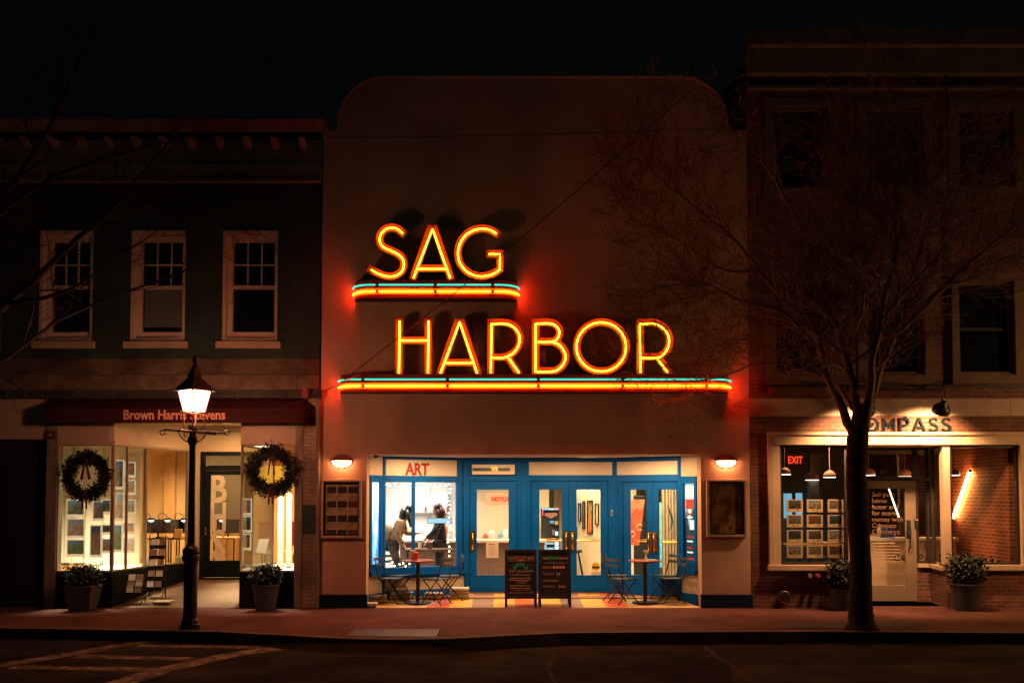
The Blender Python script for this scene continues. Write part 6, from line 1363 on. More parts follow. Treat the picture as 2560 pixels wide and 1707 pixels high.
# chalkboards
def board(x0, x1, lab, idx):
    a, b = at(x0, 1500, .0).x, at(x1, 1500, .0).x; ztop = at(1300, 1373, .18).z; wd = b-a
    t = thing('sandwich_board', lab, 'sandwich board', ((a+b)/2, .15, .01), 'black chalkboards in front of the entrance')
    fw = .045; yt, yb = .17, .0; sl_ = (yt-yb)/(ztop-.02)
    def P(x, z, o=0): return Vector((x, yb+(z-.0)*sl_-o, z))
    def bx(mb, x0_, x1_, z0_, z1_, o0=-.02, o1=0, mir=False):
        f_ = (lambda v: Vector((v.x, 2*(yt+.012)-v.y, v.z))) if mir else (lambda v: v)
        c_ = [P(x0_, z0_, o1), P(x1_, z0_, o1), P(x1_, z0_, o0), P(x0_, z0_, o0), P(x0_, z1_, o1), P(x1_, z1_, o1), P(x1_, z1_, o0), P(x0_, z1_, o0)]
        mb.hexa([f_(q) for q in c_])
    for mir in (False, True):
        m_ = MB(); bx(m_, a, a+fw, .012+(.02 if mir else 0), ztop, mir=mir); bx(m_, b-fw, b, .012+(.02 if mir else 0), ztop, mir=mir); bx(m_, a+fw, b-fw, ztop-fw, ztop, mir=mir); bx(m_, a+fw, b-fw, .16, .16+fw, mir=mir)
        fr_ = ob('frame', m_, blackp, t, bevel=.003)
        m_ = MB(); bx(m_, a+fw, b-fw, .16+fw, ztop-fw, -.014, -.006, mir); sl2 = ob('slate', m_, M('chalkboard', (.012, .017, .017), .6, var=.3), fr_)
    m_ = MB(); m_.tube([(a+.01, yt+.01, ztop-.01), (b-.01, yt+.01, ztop-.01)], .008, 6); ob('hinge', m_, brass, t)
    ti = -math.atan(sl_)
    def chalk(s_, fx, z, size, c, sx=1, al='CENTER', bold=.0):
        p = P(a+wd*fx, z, -.003); text('chalk_lettering', s_, p, size, c, t, .0006, ax=al, sx=sx, tilt=ti, bold=bold)
    ch1 = M('faded_chalk', (.42, .28, .18), .8); ch2 = M('green_chalk', (.02, .42, .14), .8); ch3 = M('orange_chalk', (.80, .36, .20), .8); ch4 = M('red_chalk', (.5, .04, .04), .8); ch5 = M('blue_grey_chalk', (.2, .3, .34), .8)
    def squig(x0_, x1_, z, c, amp=.008, wd_=.003):
        n = max(4, int((x1_-x0_)*110)); m_ = MB(); rnd = random.Random(int(z*999)); pts = []
        m_.tube([P(a+wd*x0_+wd*(x1_-x0_)*i/n, z+amp*math.sin(i*1.9+rnd.random()*2)*rnd.uniform(.4, 1), -.004) for i in range(n+1)], wd_, 4); ob('chalk_scribble', m_, c, t)
    if idx == 0:
        chalk('ROOFTOP BAR', .5, .845, .085, ch1, .9); m_ = MB(); m_.prism([(a+wd*.37, 0), (a+wd*.62, 0), (a+wd*.56, .025), (a+wd*.44, .025)], 0, .001)
        m_.v = [P(v.x, .825+v.z, -.0035-v.y) for v in m_.v]; ob('chalk_mark', m_, ch4, t); squig(.12, .9, .823, ch1, 0, .0015)
        for i, c_ in enumerate('GREEN'):
            an = (i-2)*.26; p = P(a+wd*(.49+.088*(i-2)), .735-.022*(i-2)**2*.7, -.003); text('chalk_lettering', c_, p, .085, ch2, t, .0006, tilt=ti, bold=.003)
        chalk('DRY JANUARY!', .52, .615, .072, ch1, .92)
        for z, x1_ in ((.575, .8), (.52, .82), (.485, .8)): squig(.15, x1_, z, ch1)
        chalk('COLD!?', .52, .425, .07, ch1, .9)
        for z, x1_ in ((.385, .78), (.34, .8)): squig(.16, x1_, z, ch1)
        squig(.28, .78, .305, ch1, .001, .0015); chalk('BAR OPENS AT 5PM', .52, .245, .052, ch1, .95)
    else:
        chalk('THE', .12, .845, .062, ch3, .85, 'LEFT'); chalk('GREEN', .46, .845, .075, ch2, .95, bold=.002); chalk('ROOM', .66, .845, .062, ch3, .95, 'LEFT')
        chalk('WINTER WEEKLY', .56, .765, .058, ch5, .95)
        for s_, z in (('MONDAY', .69), ('TUESDAY', .575), ('WEDNESDAY', .455), ('THURSDAY', .355)): chalk(s_, .12, z, .055, ch3 if z > .6 else ch1, .85, 'LEFT')
        m_ = MB()
        for k in range(4): m_.box(0, .04, 0, .001, 0, .045); m_.v[-8:] = [P(a+wd*.45+.055*k+v.x, .688+v.z, -.0035-v.y) for v in m_.v[-8:]]
        ob('chalk_tile', m_, ch3, t); chalk('$$$$', .72, .355, .055, ch3, 1.1)
        m_ = MB(); m_.tube([P(a+wd*.58, .565, -.004), P(a+wd*.58, .615, -.004)], .005, 4); m_.tube([P(a+wd*.65, .565, -.004), P(a+wd*.65, .615, -.004)], .005, 4); ob('chalk_mark', m_, ch3, t)
    return t
board(1262, 1342.5, 'left black chalkboard listing a rooftop bar', 0); board(1347, 1428.5, 'right black chalkboard listing weekday events', 1)
# newspaper bundles
def bundle(px, py, Y, wd, n, lab, z0=None, grp='bundles of newspapers on the ground'):
    rnd = random.Random(px*7+n); x = at(px, py, Y).x; z = fl(Y) if z0 is None else z0
    t = thing('newspaper_bundle', lab, 'newspapers', (x, Y, z), grp)
    m_ = MB(); m2 = MB()
    for k in range(n):
        dx, dy, a = rnd.uniform(-.02, .02), rnd.uniform(-.02, .02), rnd.uniform(-.12, .12); h_ = .022
        cs = [(math.cos(a)*u-math.sin(a)*v+x+dx, math.sin(a)*u+math.cos(a)*v+Y+dy) for u, v in ((-wd/2, -.14), (wd/2, -.14), (wd/2, .14), (-wd/2, .14))]
        (m_ if k % 3 else m2).hexa([(c_[0], c_[1], z+k*h_) for c_ in cs]+[(c_[0], c_[1], z+k*h_+h_-.003) for c_ in cs])
    ob('folded_papers', m_, paper, t); ob('printed_papers', m2, M('printed_paper', (.28, .22, .16), .7), t)
bundle(1150, 1490, .98, .34, 9, 'stack of pale newspapers beside the single blue door')
bundle(1002, 1498, .92, .40, 6, 'stack of newspapers under the bright window, left half', None)
bundle(945, 1500, .55, .30, 6, 'thick dark-edged bundle behind the left chair'); bundle(926, 1514, .12, .24, 3, 'small low bundle at the left pier corner')
bundle(1085, 1492, .95, .34, 5, 'flat spread of newspapers under the bright window, right half')
# brochure racks inside the left porch
def rack(px, Y, lab, h_, n):
    x = at(px, 1480, Y).x; z = .006+.122*Y+.012; t = thing('brochure_rack', lab, 'rack', (x, Y, z), 'brochure racks in the left porch')
    m_ = MB()
    for s_ in (-1, 1): m_.tube([(x+s_*.15, Y+.12, z), (x+s_*.15, Y+.10, z+h_)], .012); m_.tube([(x+s_*.15, Y-.12, z), (x+s_*.15, Y+.11, z+.12)], .01)
    for k in range(n): m_.box(x-.15, x+.15, Y-.1+.05*k, Y-.09+.05*k, z+.14+k*(h_-.2)/n, z+.2+k*(h_-.2)/n); m_.box(x-.15, x+.15, Y-.1+.05*k, Y+.08, z+.13+k*(h_-.2)/n, z+.14+k*(h_-.2)/n)
    ob('rack_frame', m_, black, t)
    for k in range(n):
        for s_ in (-1, 1):
            m_ = MB(); zz_ = z+.14+k*(h_-.2)/n; m_.hexa([(x+s_*.072-.06, Y-.085+.05*k, zz_), (x+s_*.072+.06, Y-.085+.05*k, zz_), (x+s_*.072+.06, Y-.07+.05*k, zz_), (x+s_*.072-.06, Y-.07+.05*k, zz_), (x+s_*.072-.06, Y-.045+.05*k, zz_+.17), (x+s_*.072+.06, Y-.045+.05*k, zz_+.17), (x+s_*.072+.06, Y-.03+.05*k, zz_+.17), (x+s_*.072-.06, Y-.03+.05*k, zz_+.17)])
            ob('brochure', m_, (paper, M('brochure_print', (.3, .2, .15), .6))[(k+(s_ > 0)) % 2], t)
rack(388, .75, 'tall black rack of brochures in front of the angled window', 1.15, 5); rack(337, .30, 'low dark rack of folded papers beside the left display', .5, 3)
bundle(408, 1508, .32, .30, 2, 'scattered papers on the tiled porch floor', .05)
# ================================================================== LEFT SHOP CONTENT
pc = [picture('listing_photo', c, 3, .12, .7) for c in (((.06, .10, .03), (.25, .2, .12), (.15, .3, .45)), ((.25, .15, .09), (.45, .3, .2), (.3, .35, .4)), ((.04, .08, .03), (.10, .12, .05), (.1, .2, .3)), ((.2, .12, .08), (.35, .2, .1), (.08, .12, .2)))]
bn_ = [('top', 'second', 'third', 'fourth', 'fifth'), ('first', 'second', 'third', 'fourth')]
LP = plane_y(.45)
LC = [(189, 1268, 20, 17, 0), (189, 1318, 20, 20, 1), (189, 1367, 20, 17, 2), (246, 1275, 12, 20, 1), (239, 1350, 12, 36, 3), (266, 1264, 9, 14, 0), (266, 1321, 9, 8, 2), (266, 1362, 9, 14, 1),
      (294, 1184, 13, 32, 0), (294, 1264, 13, 30, 1), (290, 1343, 13, 30, 2), (325, 1172, 11, 15, 3), (325, 1216, 11, 14, 1), (324, 1265, 12, 14, 0), (322, 1318, 12, 10, 3), (322, 1361, 12, 14, 1)]
for i, (px, py, hw, hh, k) in enumerate(LC):
    Yq = .5 if px < 280 else (.85 if px < 310 else 1.15); Q = plane_y(Yq); r = Q.rect(px-hw, py-hh, px+hw, py+hh)
    t = thing('listing_card', ('first', 'second', 'third', 'fourth', 'fifth', 'sixth', 'seventh', 'eighth', 'ninth', 'tenth', 'eleventh', 'twelfth', 'thirteenth', 'fourteenth', 'fifteenth', 'sixteenth')[i] + ' backlit property sheet from the left in the bay display', 'card', Q.pt((r[0]+r[1])/2, r[2], 0), 'backlit property sheets in the left display')
    if i < 16: t['label'] = 'backlit property sheet, %s of its column, %s column from the left in the display' % (('top', 'middle', 'bottom', 'upper', 'lower', 'top', 'middle', 'bottom', 'top', 'middle', 'bottom', 'topmost', 'second', 'third', 'fourth', 'lowest')[i], ('first', 'first', 'first', 'second', 'second', 'third', 'third', 'third', 'fourth', 'fourth', 'fourth', 'fifth', 'fifth', 'fifth', 'fifth', 'fifth')[i])
    m_ = MB(); m_.fbox(Q, r[0]-.02, r[1]+.02, r[2]-.05, r[3]+.02, -.012, 0); ob('acrylic_sheet', m_, E('lit_acrylic', (.9, .62, .35), .8, False), t)
    m_ = MB(); m_.fbox(Q, r[0], r[1], r[2], r[3], .0, .003); ob('photo', m_, pc[k], t)
Rq = Fr((B0-20+.10, 2.2), (B0-20+.10, .1)); RP = plane_y(1.2)
for i, (px, py) in enumerate(((616, 1265), (616, 1308), (614, 1352))):
    Q = plane_y(.5); r = Q.rect(px-11, py-16, px+11, py+16); t = thing('listing_card', 'backlit property sheet at the left edge of the right display, %s one' % ('top', 'middle', 'bottom')[i], 'card', Q.pt((r[0]+r[1])/2, r[2], 0), 'backlit property sheets in the right display')
    m_ = MB(); m_.fbox(Q, r[0]-.02, r[1]+.02, r[2]-.05, r[3]+.02, -.012, 0); ob('acrylic_sheet', m_, bpy.data.materials['lit_acrylic'], t); m_ = MB(); m_.fbox(Q, r[0], r[1], r[2], r[3], .0, .003); ob('photo', m_, pc[(i+1) % 4], t)
Q = plane_y(.6); m_ = MB()
for px in (160, 208, 212, 254, 258, 278): a = Q.hit(px, 1300)[0]; m_.tube([Q.pt(a, .62, -.03), Q.pt(a, 3.29, -.03)], .003, 4)
tag(ob('hanging_wires', m_, black), 'thin wires carrying the property sheets in the left display', 'wires')
# white panels and shelving in right display
Q = plane_y(1.3)
for i, q in enumerate(((694, 1240, 709, 1385), (716, 1232, 729, 1395))):
    r = Q.rect(*q); m_ = MB(); m_.fbox(Q, r[0], r[1], .62, r[3], -.02, 0); t = thing('standing_board', ('wider', 'narrower')[i]+' white standing panel in the right display', 'panel', Q.pt((r[0]+r[1])/2, .62, 0)); ob('panel_board', m_, M('panel_white', (.8, .68, .5), .6), t); m_ = MB(); m_.box(Q.pt(r[0], 0).x, Q.pt(r[1], 0).x, 1.22, 1.45, .62, .64); ob('panel_foot', m_, black, t)
r = Q.rect(676, 1312, 712, 1340); t = thing('office_chair', 'red and white office chair behind the right display', 'chair', Q.pt((r[0]+r[1])/2, .32, -1.5)); x = (r[0]+r[1])/2-20
m_ = MB(); m_.box(x-.22, x+.2, 3.0, 3.05, .95, 1.45); ob('backrest', m_, M('red_seat', (.5, .03, .03), .6), t, bevel=.02); m_ = MB(); m_.box(x-.22, x+.2, 2.65, 3.0, .78, .86); ob('seat', m_, white, t, bevel=.02); m_ = MB(); m_.tube([(x, 2.85, .33), (x, 2.85, .78)], .03); ob('stem', m_, black, t)
xb = at(352, 1300, 2.1).x
m_ = MB(); m_.box(-9.59, xb, 2.05, 2.12, .62, 3.28); ob('display_backdrop', m_, M('backdrop_white', (.85, .72, .54), .8, var=.04), LB)
m_ = MB()
for k in range(5): x = -9.5+.24*k; m_.box(x, x+.2, 1.98, 2.0, .66, 3.25)
ob('blind_slats', m_, M('blind_slat', (.80, .66, .48), .8, var=.05), LB)
# big orange drum shade
p = at(688, 1180, 2.6); t = thing('drum_pendant', 'large glowing yellow drum lampshade seen through the right wreath', 'pendant lamp', p)
m_ = MB(); m_.lathe([(.30, -.22), (.30, .12), (.29, .12), (.29, -.21)], p, 24); ob('shade', m_, E('drum_glow', (1, .42, .04), 1.0, False), t, smooth=True); m_ = MB(); m_.tube([(p.x, p.y, p.z+.1), (p.x, p.y, 3.5)], .008, 5); ob('cord', m_, black, t)
# tall lit column (curtain) and desks with lamps
m_ = MB(); x0_, x1_ = at(340, 1300, 2.7).x, at(362, 1300, 2.7).x
pts = [(x0_+(x1_-x0_)*i/20, 2.75+.02*math.sin(i*1.1)) for i in range(21)]; m_.add([(x, y, .33) for x, y in pts]+[(x, y, 3.4) for x, y in pts], [(i, i+1, i+22, i+21) for i in range(20)])
tag(ob('white_curtain', m_, M('sheer_curtain', (.85, .74, .55), .9)), 'narrow white curtain strip inside the angled window', 'curtain')
for i, (px, Y) in enumerate(((384, 4.4), (425, 4.4), (466, 4.4), (560, 4.6))):
    x = at(px, 1330, Y).x; t = thing('office_desk', ('leftmost', 'second', 'third', 'rightmost')[i]+' desk inside the warm-lit left office', 'desk', (x, Y, .32), 'desks in the left office')
    m_ = MB(); m_.box(x-.33, x+.33, Y-.3, Y+.3, 1.02, 1.06); ob('desk_top', m_, wood, t)
    for dx in (-.3, .3):
        for dy in (-.27, .27): m_ = MB(); m_.tube([(x+dx, Y+dy, .32), (x+dx, Y+dy, 1.02)], .018, 6); ob('leg', m_, black, t)
    t = thing('computer_monitor', ('leftmost', 'second', 'third', 'rightmost')[i]+' dark monitor on a desk in the left office', 'monitor', (x+.1, Y, 1.06), 'monitors in the left office')
    m_ = MB(); m_.box(x-.16, x+.34, Y-.02, Y+.02, 1.15, 1.46); ob('screen', m_, blackp, t); m_ = MB(); m_.tube([(x+.09, Y+.02, 1.063), (x+.09, Y+.02, 1.2)], .02, 6); ob('stand', m_, black, t)
    t = thing('desk_lamp', ('leftmost', 'second', 'third', 'rightmost')[i]+' small white-glowing desk lamp in the left office', 'desk lamp', (x-.2, Y-.1, 1.06), 'desk lamps in the left office')
    h_ = at(px, 1300, Y-.15).z
    m_ = MB(); m_.tube([(x-.22, Y-.1, 1.063), (x-.22, Y-.1, h_+.12), (x-.15, Y-.12, h_+.17), (x-.04, Y-.15, h_+.12), (x, Y-.15, h_+.05)], .009, 6); m_.lathe([(.07, 0), (.07, .015), (.01, .02)], (x-.22, Y-.1, 1.061), 12); ob('arm', m_, black, t)
    m_ = MB(); m_.lathe([(.085, .0), (.07, .05), (.02, .07)], (x, Y-.15, h_), 14); ob('shade', m_, black, t); m_ = MB(); m_.ball((x, Y-.17, h_-.005), .06, .06, .028, 10, 5); ob('bulb', m_, E('desk_bulb', (1, .95, .8), 6, False), t)
for i, (px, py, w_, h_, c) in enumerate(((446, 1330, .16, .2, (.65, .40, .18)), (372, 1390, .12, .16, (.5, .55, .5)), (447, 1388, .2, .14, (.35, .45, .3)), (614, 1390, .0, .0, (0, 0, 0)))[:3]):
    Y = 4.0 if i == 0 else 1.9; p = at(px, py, Y); zb = 1.061 if i == 0 else .63
    if i == 1: Y = 1.35; p = at(365, py, Y)
    if i == 2: Y = 2.36; p = at(449, py, Y)
    t = thing('table_card', ('orange folder box on the third desk', 'small framed photo standing low in the angled window', 'wide framed green photo standing in the bay window')[i], ('box', 'framed photo', 'framed photo')[i], (p.x, Y, zb))
    m_ = MB(); m_.box(p.x-w_/2, p.x+w_/2, Y-.015, Y+.015, zb, zb+h_); ob('frame', m_, white if i else M('orange_box', c, .6), t); m_ = MB(); m_.box(p.x-w_*.38, p.x+w_*.38, Y-.018, Y-.015, zb+h_*.2, zb+h_*.85); ob('picture', m_, M('card_print', c, .5), t)
p = at(655, 1386, .4); t = thing('menu_stand', 'tilted white card on a thin stand in the right display', 'display stand', (p.x, .4, .62)); m_ = MB(); m_.hexa([(p.x-.11, .36, 1.0-.05), (p.x+.07, .36, .95), (p.x+.07, .37, .95), (p.x-.11, .37, .95), (p.x-.06, .42, 1.2), (p.x+.12, .42, 1.2), (p.x+.12, .43, 1.2), (p.x-.06, .43, 1.2)]); ob('card', m_, paper, t); m_ = MB(); m_.tube([(p.x, .42, .62), (p.x, .41, 1.0)], .01); ob('stem', m_, black, t)
# pots of greenery in the right shop window ledge
for i, px in enumerate((2400, 2435, 2470)):
    rnd = random.Random(px); p = Vector((at(px, 1400, .35).x, .35, .6)); t = thing('ledge_plant', 'low leafy plant on the right window ledge, %s' % ('leftmost', 'middle one', 'rightmost')[i], 'plant', p, 'plants on the right window ledge')
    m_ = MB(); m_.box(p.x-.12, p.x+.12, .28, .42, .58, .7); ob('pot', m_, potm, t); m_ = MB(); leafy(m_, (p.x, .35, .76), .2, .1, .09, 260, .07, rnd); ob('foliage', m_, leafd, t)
    m_ = MB(); [m_.ball((p.x+rnd.uniform(-.15, .15), .27, .78+rnd.uniform(-.03, .05)), .018, n=6, m=3) for _ in range(4)]; ob('blossoms', m_, trimw, t)
m_ = MB(); m_.box(dx1-.0, tx1-.15, .13, .6, zS-.06, zS); ob('window_ledge', m_, trimR, RBd)
# ================================================================== PEOPLE
def skin(name, pts, edges, mat, parent, sub=1, loc=(0, 0, 0), rz=0):
    """one continuous skinned surface; pts: {key: (x,y,z,rx,ry)}"""
    keys = list(pts); me = bpy.data.meshes.new(name); rot = Matrix.Rotation(rz, 3, 'Z')
    me.from_pydata([rot @ Vector(pts[k][:3])+Vector(loc) for k in keys], [(keys.index(a), keys.index(b)) for a, b in edges], [])
    o = bpy.data.objects.new('t', me); SC.collection.objects.link(o); o.modifiers.new('s', 'SKIN').use_smooth_shade = True
    if not me.skin_vertices: bpy.context.view_layer.update()
    for i, k in enumerate(keys):
        v = pts[k]; me.skin_vertices[0].data[i].radius = (v[3], v[4] if len(v) > 4 else v[3]); me.skin_vertices[0].data[i].use_root = (i == 0)
    m2 = o.modifiers.new('d', 'SUBSURF'); m2.levels = sub; bpy.context.view_layer.update()
    nm = bpy.data.meshes.new_from_object(o.evaluated_get(bpy.context.evaluated_depsgraph_get())); bpy.data.objects.remove(o)
    nm.materials.clear(); nm.materials.append(mat); base = WL[parent.name]
    for v in nm.vertices: v.co -= base
    q = link_mesh(name, nm, parent, base); q.data.polygons.foreach_set('use_smooth', [True]*len(q.data.polygons)); return q
skinm = M('skin', (.50, .27, .17), .55, var=.05)
def hand(pts, ed, wrist, d, side, pre, down=Vector((0, 0, -1))):
    """palm and five fingers continuing from the wrist joint, d = pointing direction"""
    w_ = Vector(pts[wrist][:3]); d = d.normalized(); sd_ = d.cross(Vector((0, 0, 1)))
    if sd_.length < .2: sd_ = Vector((1, 0, 0))
    sd_ = sd_.normalized()*side; pc_ = w_+d*.045; pts[pre+'p'] = (*pc_, .022, .016); ed.append((wrist, pre+'p')); pe = w_+d*.085; pts[pre+'q'] = (*pe, .024, .013); ed.append((pre+'p', pre+'q'))
    for i, (o, l_) in enumerate(((-.028, .062), (-.010, .074), (.010, .070), (.027, .054))):
        a = pe+sd_*o+d*.012; b = a+d*l_*.5+down*l_*.15; c_ = b+d*l_*.35+down*l_*.35
        for n_, q, r_ in (('a', a, .0095), ('b', b, .0085), ('c', c_, .007)): pts[pre+'f%d%s' % (i, n_)] = (*q, r_)
        ed += [(pre+'q', pre+'f%da' % i), (pre+'f%da' % i, pre+'f%db' % i), (pre+'f%db' % i, pre+'f%dc' % i)]
    a = pc_-sd_*.034+d*.01; b = a-sd_*.018+d*.03; c_ = b+d*.026
    for n_, q, r_ in (('a', a, .011), ('b', b, .0095), ('c', c_, .008)): pts[pre+'t'+n_] = (*q, r_)
    ed += [(pre+'p', pre+'ta'), (pre+'ta', pre+'tb'), (pre+'tb', pre+'tc')]
def person(lab, loc, rz, pose, cloth, cloth2, hairc, hairpts, hair_ed, scale=1.0):
    t = thing('person', lab, 'person', loc); J = dict(pose)
    # body: skin everywhere, one continuous surface
    B = {'pel': (*J['pel'], .11, .09), 'wst': (*J['wst'], .10, .08), 'chs': (*J['chs'], .13, .10), 'nkb': (*J['nkb'], .062), 'nk': (*J['nk'], .05), 'hd0': (*J['hd0'], .066, .072), 'hd1': (*J['hd1'], .080, .092), 'hd2': (*J['hd2'], .062, .07)}
    ed = [('pel', 'wst'), ('wst', 'chs'), ('chs', 'nkb'), ('nkb', 'nk'), ('nk', 'hd0'), ('hd0', 'hd1'), ('hd1', 'hd2')]
    fd = (Vector(J['face'])).normalized(); h0 = Vector(J['hd0']); h1 = Vector(J['hd1']); upv = (h1-h0).normalized(); sv = upv.cross(fd).normalized()
    B['nose0'] = (*(h0.lerp(h1, .55)+fd*.085), .018); B['nose'] = (*(h0.lerp(h1, .45)+fd*.108), .011); ed += [('hd0', 'nose0'), ('nose0', 'nose')]
    B['chin'] = (*(h0+fd*.055-upv*.02), .026); ed += [('hd0', 'chin')]
    for s_ in 'LR':
        q = 1 if s_ == 'L' else -1
        B['ear'+s_] = (*(h0.lerp(h1, .5)+sv*.088*q-fd*.01), .014, .02); ed += [('hd0', 'ear'+s_)]
        for a, r_ in (('sh', .06), ('el', .044), ('wr', .030), ('hp', .09), ('kn', .062), ('an', .042), ('to', .036)): B[a+s_] = (*J[a+s_], r_)
        ed += [('chs', 'sh'+s_), ('sh'+s_, 'el'+s_), ('el'+s_, 'wr'+s_), ('pel', 'hp'+s_), ('hp'+s_, 'kn'+s_), ('kn'+s_, 'an'+s_), ('an'+s_, 'to'+s_)]
        hand(B, ed, 'wr'+s_, Vector(J['wr'+s_])-Vector(J['el'+s_]), q, 'h'+s_)
    body = skin('body', B, ed, skinm, t, 1, loc, rz); rot = Matrix.Rotation(rz, 3, 'Z'); base = Vector(loc)
    for nm_, o_, sz, mt in (('eye', .033, .011, M('eye_white', (.6, .55, .5), .3)), ):
        for q in (-1, 1):
            e_ = h0.lerp(h1, .62)+fd*.085+sv*o_*q; m_ = MB(); m_.ball(rot @ e_+base, .012, n=8, m=6); ob('eye', m_, mt, t)
            m_ = MB(); m_.ball(rot @ (e_+fd*.008)+base, .0065, n=6, m=4); ob('pupil', m_, black, t)
            m_ = MB(); b0 = e_+upv*.022+fd*.006; m_.tube([rot @ (b0-sv*.017*q)+base, rot @ (b0+sv*.017*q)+base], .004, 4); ob('eyebrow', m_, hairc, t)
    m_ = MB(); mo = h0+fd*.083+upv*.008; m_.tube([rot @ (mo-sv*.024)+base, rot @ (mo+fd*.006)+base, rot @ (mo+sv*.024)+base], [.003, .007, .003], 5); ob('mouth', m_, M('lips', (.35, .10, .08), .5), t)
    # jacket over torso and arms, trousers, shoes
    Jk = {'pel': (*J['pel'], .155, .14), 'wst': (*J['wst'], .15, .13), 'chs': (*J['chs'], .175, .14), 'nkb': (*J['nkb'], .085)}; ej = [('pel', 'wst'), ('wst', 'chs'), ('chs', 'nkb')]
    for s_ in 'LR':
        Jk['sh'+s_] = (*J['sh'+s_], .092); Jk['el'+s_] = (*J['el'+s_], .076); w_ = Vector(J['el'+s_]).lerp(Vector(J['wr'+s_]), .93); Jk['wr'+s_] = (*w_, .05)
        ej += [('chs', 'sh'+s_), ('sh'+s_, 'el'+s_), ('el'+s_, 'wr'+s_)]
    skin('jacket', Jk, ej, cloth, t, 2, loc, rz)
    Tr = {'pel': (*J['pel'], .135, .12)}; et = []
    for s_ in 'LR':
        for a, r_ in (('hp', .11), ('kn', .078), ('an', .06)): Tr[a+s_] = (*J[a+s_], r_)
        et += [('pel', 'hp'+s_), ('hp'+s_, 'kn'+s_), ('kn'+s_, 'an'+s_)]
    skin('trousers', Tr, et, cloth2, t, 1, loc, rz)
    for s_ in 'LR':
        a, b = Vector(J['an'+s_]), Vector(J['to'+s_]); skin('shoe', {'a': (*(a+Vector((0, 0, -.02))), .052), 'b': (*b, .045, .035), 'h': (a.x-(b.x-a.x)*.3, a.y-(b.y-a.y)*.3, .045, .042)}, [('a', 'b'), ('a', 'h')], blackp, t, 1, loc, rz)
    m_ = MB(); hc = h1-fd*.028+upv*.012; n0 = len(m_.v); m_.ball((0, 0, 0), .092, .088, .108, 14, 10)
    tl = math.atan2(upv.x, upv.z)
    for i_ in range(n0, len(m_.v)): v = Matrix.Rotation(tl, 3, 'Y') @ m_.v[i_]; v *= 1+.02*math.sin(v.z*90)*math.cos(v.x*70); m_.v[i_] = rot @ (v+hc)+base
    for strand in hairpts: m_.tube([rot @ Vector(q[:3])+base for q in strand], [q[3] for q in strand], 8)
    ob('hair', m_, hairc, t, smooth=True)
    return t
# first person: leaning forward to the right, long dark hair, tan puffer
p1x = at(1000, 1300, 2.75).x
pose1 = dict(pel=(-.10, 0, .92), wst=(-.02, 0, 1.07), chs=(.07, 0, 1.25), nkb=(.13, 0, 1.39), nk=(.17, 0, 1.45), hd0=(.23, 0, 1.50), hd1=(.26, 0, 1.585), hd2=(.24, 0, 1.65), face=(.8, -.15, -.55),
  shL=(.06, .17, 1.33), elL=(.16, .22, 1.12), wrL=(.40, .14, 1.12), shR=(.06, -.17, 1.33), elR=(.02, -.24, 1.07), wrR=(.16, -.24, .88), hpL=(-.10, .09, .88), knL=(-.02, .10, .48), anL=(-.10, .11, .09), toL=(.06, .12, .035), hpR=(-.10, -.09, .88), knR=(.02, -.10, .48), anR=(-.04, -.11, .09), toR=(.12, -.12, .035))
puff = M('tan_puffer', (.32, .16, .06), .6, var=.25, vs=9, bump=.8, bs=9); hairb = M('black_hair', (.008, .007, .007), .4, var=.3)
pn1 = person('person with long dark hair and tan puffer jacket leaning over the counter', (p1x-.05, 2.75, .092), 0, pose1, puff, M('grey_trousers', (.06, .055, .05), .8), hairb,
  [[(.17, 0, 1.62, .075), (.12, .0, 1.54, .085), (.10, -.02, 1.45, .075), (.12, -.05, 1.36, .055), (.16, -.08, 1.26, .03), (.18, -.09, 1.20, .008)], [(.20, .06, 1.60, .045), (.22, .08, 1.48, .045), (.25, .09, 1.36, .032), (.27, .09, 1.25, .008)], [(.20, -.06, 1.60, .045), (.22, -.085, 1.48, .045), (.26, -.09, 1.36, .03), (.27, -.09, 1.24, .008)]], None)
m_ = MB(); m_.ball((p1x-.24, 2.72, 1.22), .12, .11, .19, 12, 8); ob('backpack', m_, M('pale_backpack', (.26, .17, .10), .7), pn1, smooth=True)
p2x = at(1098, 1300, 2.6).x
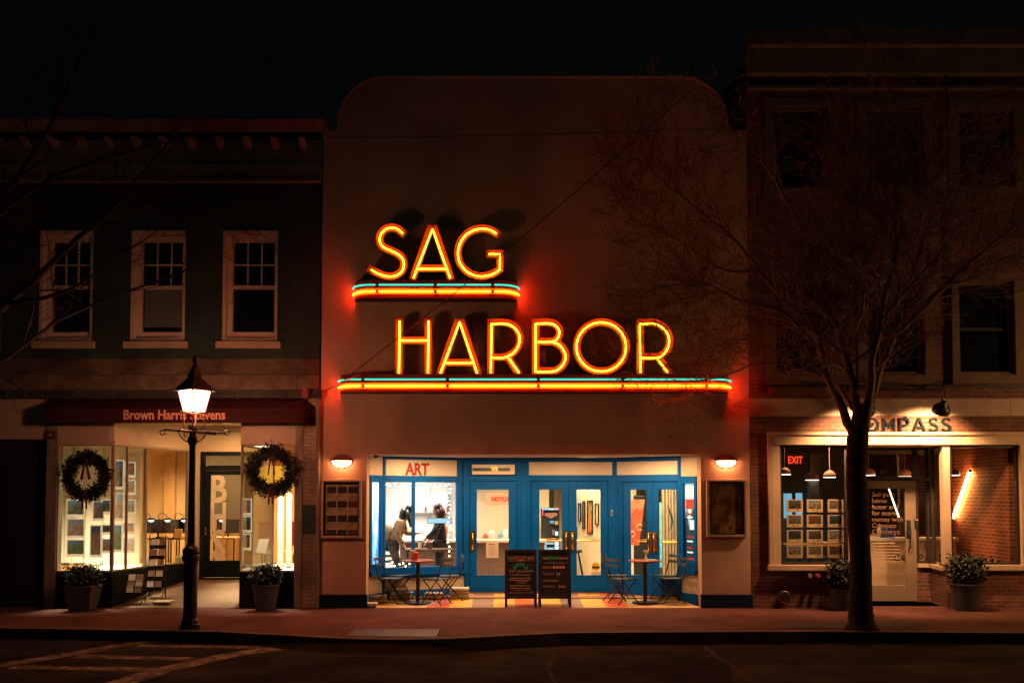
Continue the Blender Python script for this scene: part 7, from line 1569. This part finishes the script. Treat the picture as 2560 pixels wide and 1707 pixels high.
pose2 = dict(pel=(.02, 0, .93), wst=(.02, 0, 1.08), chs=(.0, 0, 1.28), nkb=(-.01, 0, 1.43), nk=(-.02, 0, 1.48), hd0=(-.04, 0, 1.54), hd1=(-.045, 0, 1.625), hd2=(-.03, 0, 1.69), face=(-.85, .5, -.15),
  shL=(.02, -.18, 1.37), elL=(-.08, -.24, 1.14), wrL=(-.26, -.20, 1.02), shR=(.0, .18, 1.37), elR=(-.06, .24, 1.12), wrR=(-.22, .22, .98), hpL=(.02, -.09, .89), knL=(-.0, -.10, .48), anL=(.02, -.11, .09), toL=(-.13, -.12, .035), hpR=(.02, .09, .89), knR=(.02, .10, .48), anR=(.05, .11, .09), toR=(-.10, .12, .035))
pn2 = person('person in dark jacket with reddish-brown hair standing by the counter, strap across the back', (p2x, 2.6, .092), 0, pose2, M('black_puffer', (.018, .018, .022), .45, var=.4, vs=9, bump=.8, bs=9), M('dark_trousers', (.02, .02, .025), .8), M('auburn_hair', (.10, .028, .014), .5, var=.4, vs=12),
  [[(.02, -.02, 1.64, .075), (.05, -.03, 1.56, .082), (.06, -.04, 1.48, .07), (.06, -.045, 1.42, .045), (.06, -.045, 1.37, .01)], [(-.02, -.08, 1.62, .035), (-.01, -.09, 1.53, .04), (.01, -.09, 1.44, .025), (.02, -.09, 1.40, .008)]], None)
m_ = MB(); m_.tube([(p2x+.08, 2.42, 1.48), (p2x+.0, 2.40, 1.25), (p2x-.08, 2.40, 1.05)], .018, 6); ob('bag_strap', m_, M('grey_strap', (.2, .15, .12), .6), pn2)
t = thing('drinks_cup', 'white paper cup held by the person in the dark jacket', 'cup', (p2x-.40, 2.38, 1.0)); m_ = MB(); m_.lathe([(.03, 0), (.042, .12), (.044, .13)], (p2x-.38, 2.40, .94), 12); ob('cup_body', m_, white, t); m_ = MB(); m_.lathe([(.045, .13), (.04, .145)], (p2x-.38, 2.40, .94), 12); ob('lid', m_, black, t)
# low table inside the window, with trays
t = thing('window_table', 'dark counter shelf inside the bright window holding pale trays', 'counter', (-1.5, 2.2, .092))
m_ = MB(); m_.box(-2.0, -.9, 2.28, 2.42, .86, .90); ob('table_top', m_, M('brown_top', (.12, .06, .035), .5), t)
for x in (-1.95, -.95): m_ = MB(); m_.tube([(x, 2.35, .092), (x, 2.35, .86)], .025, 8); ob('leg', m_, black, t)
for i, x in enumerate((-1.75, -1.25)):
    m_ = MB(); m_.box(x-.2, x+.2, 2.29, 2.41, .902, .93); tag(ob('serving_tray', m_, M('pale_tray', (.6, .45, .35), .5)), ('left', 'right')[i]+' pale long tray on the shelf inside the bright window', 'tray')
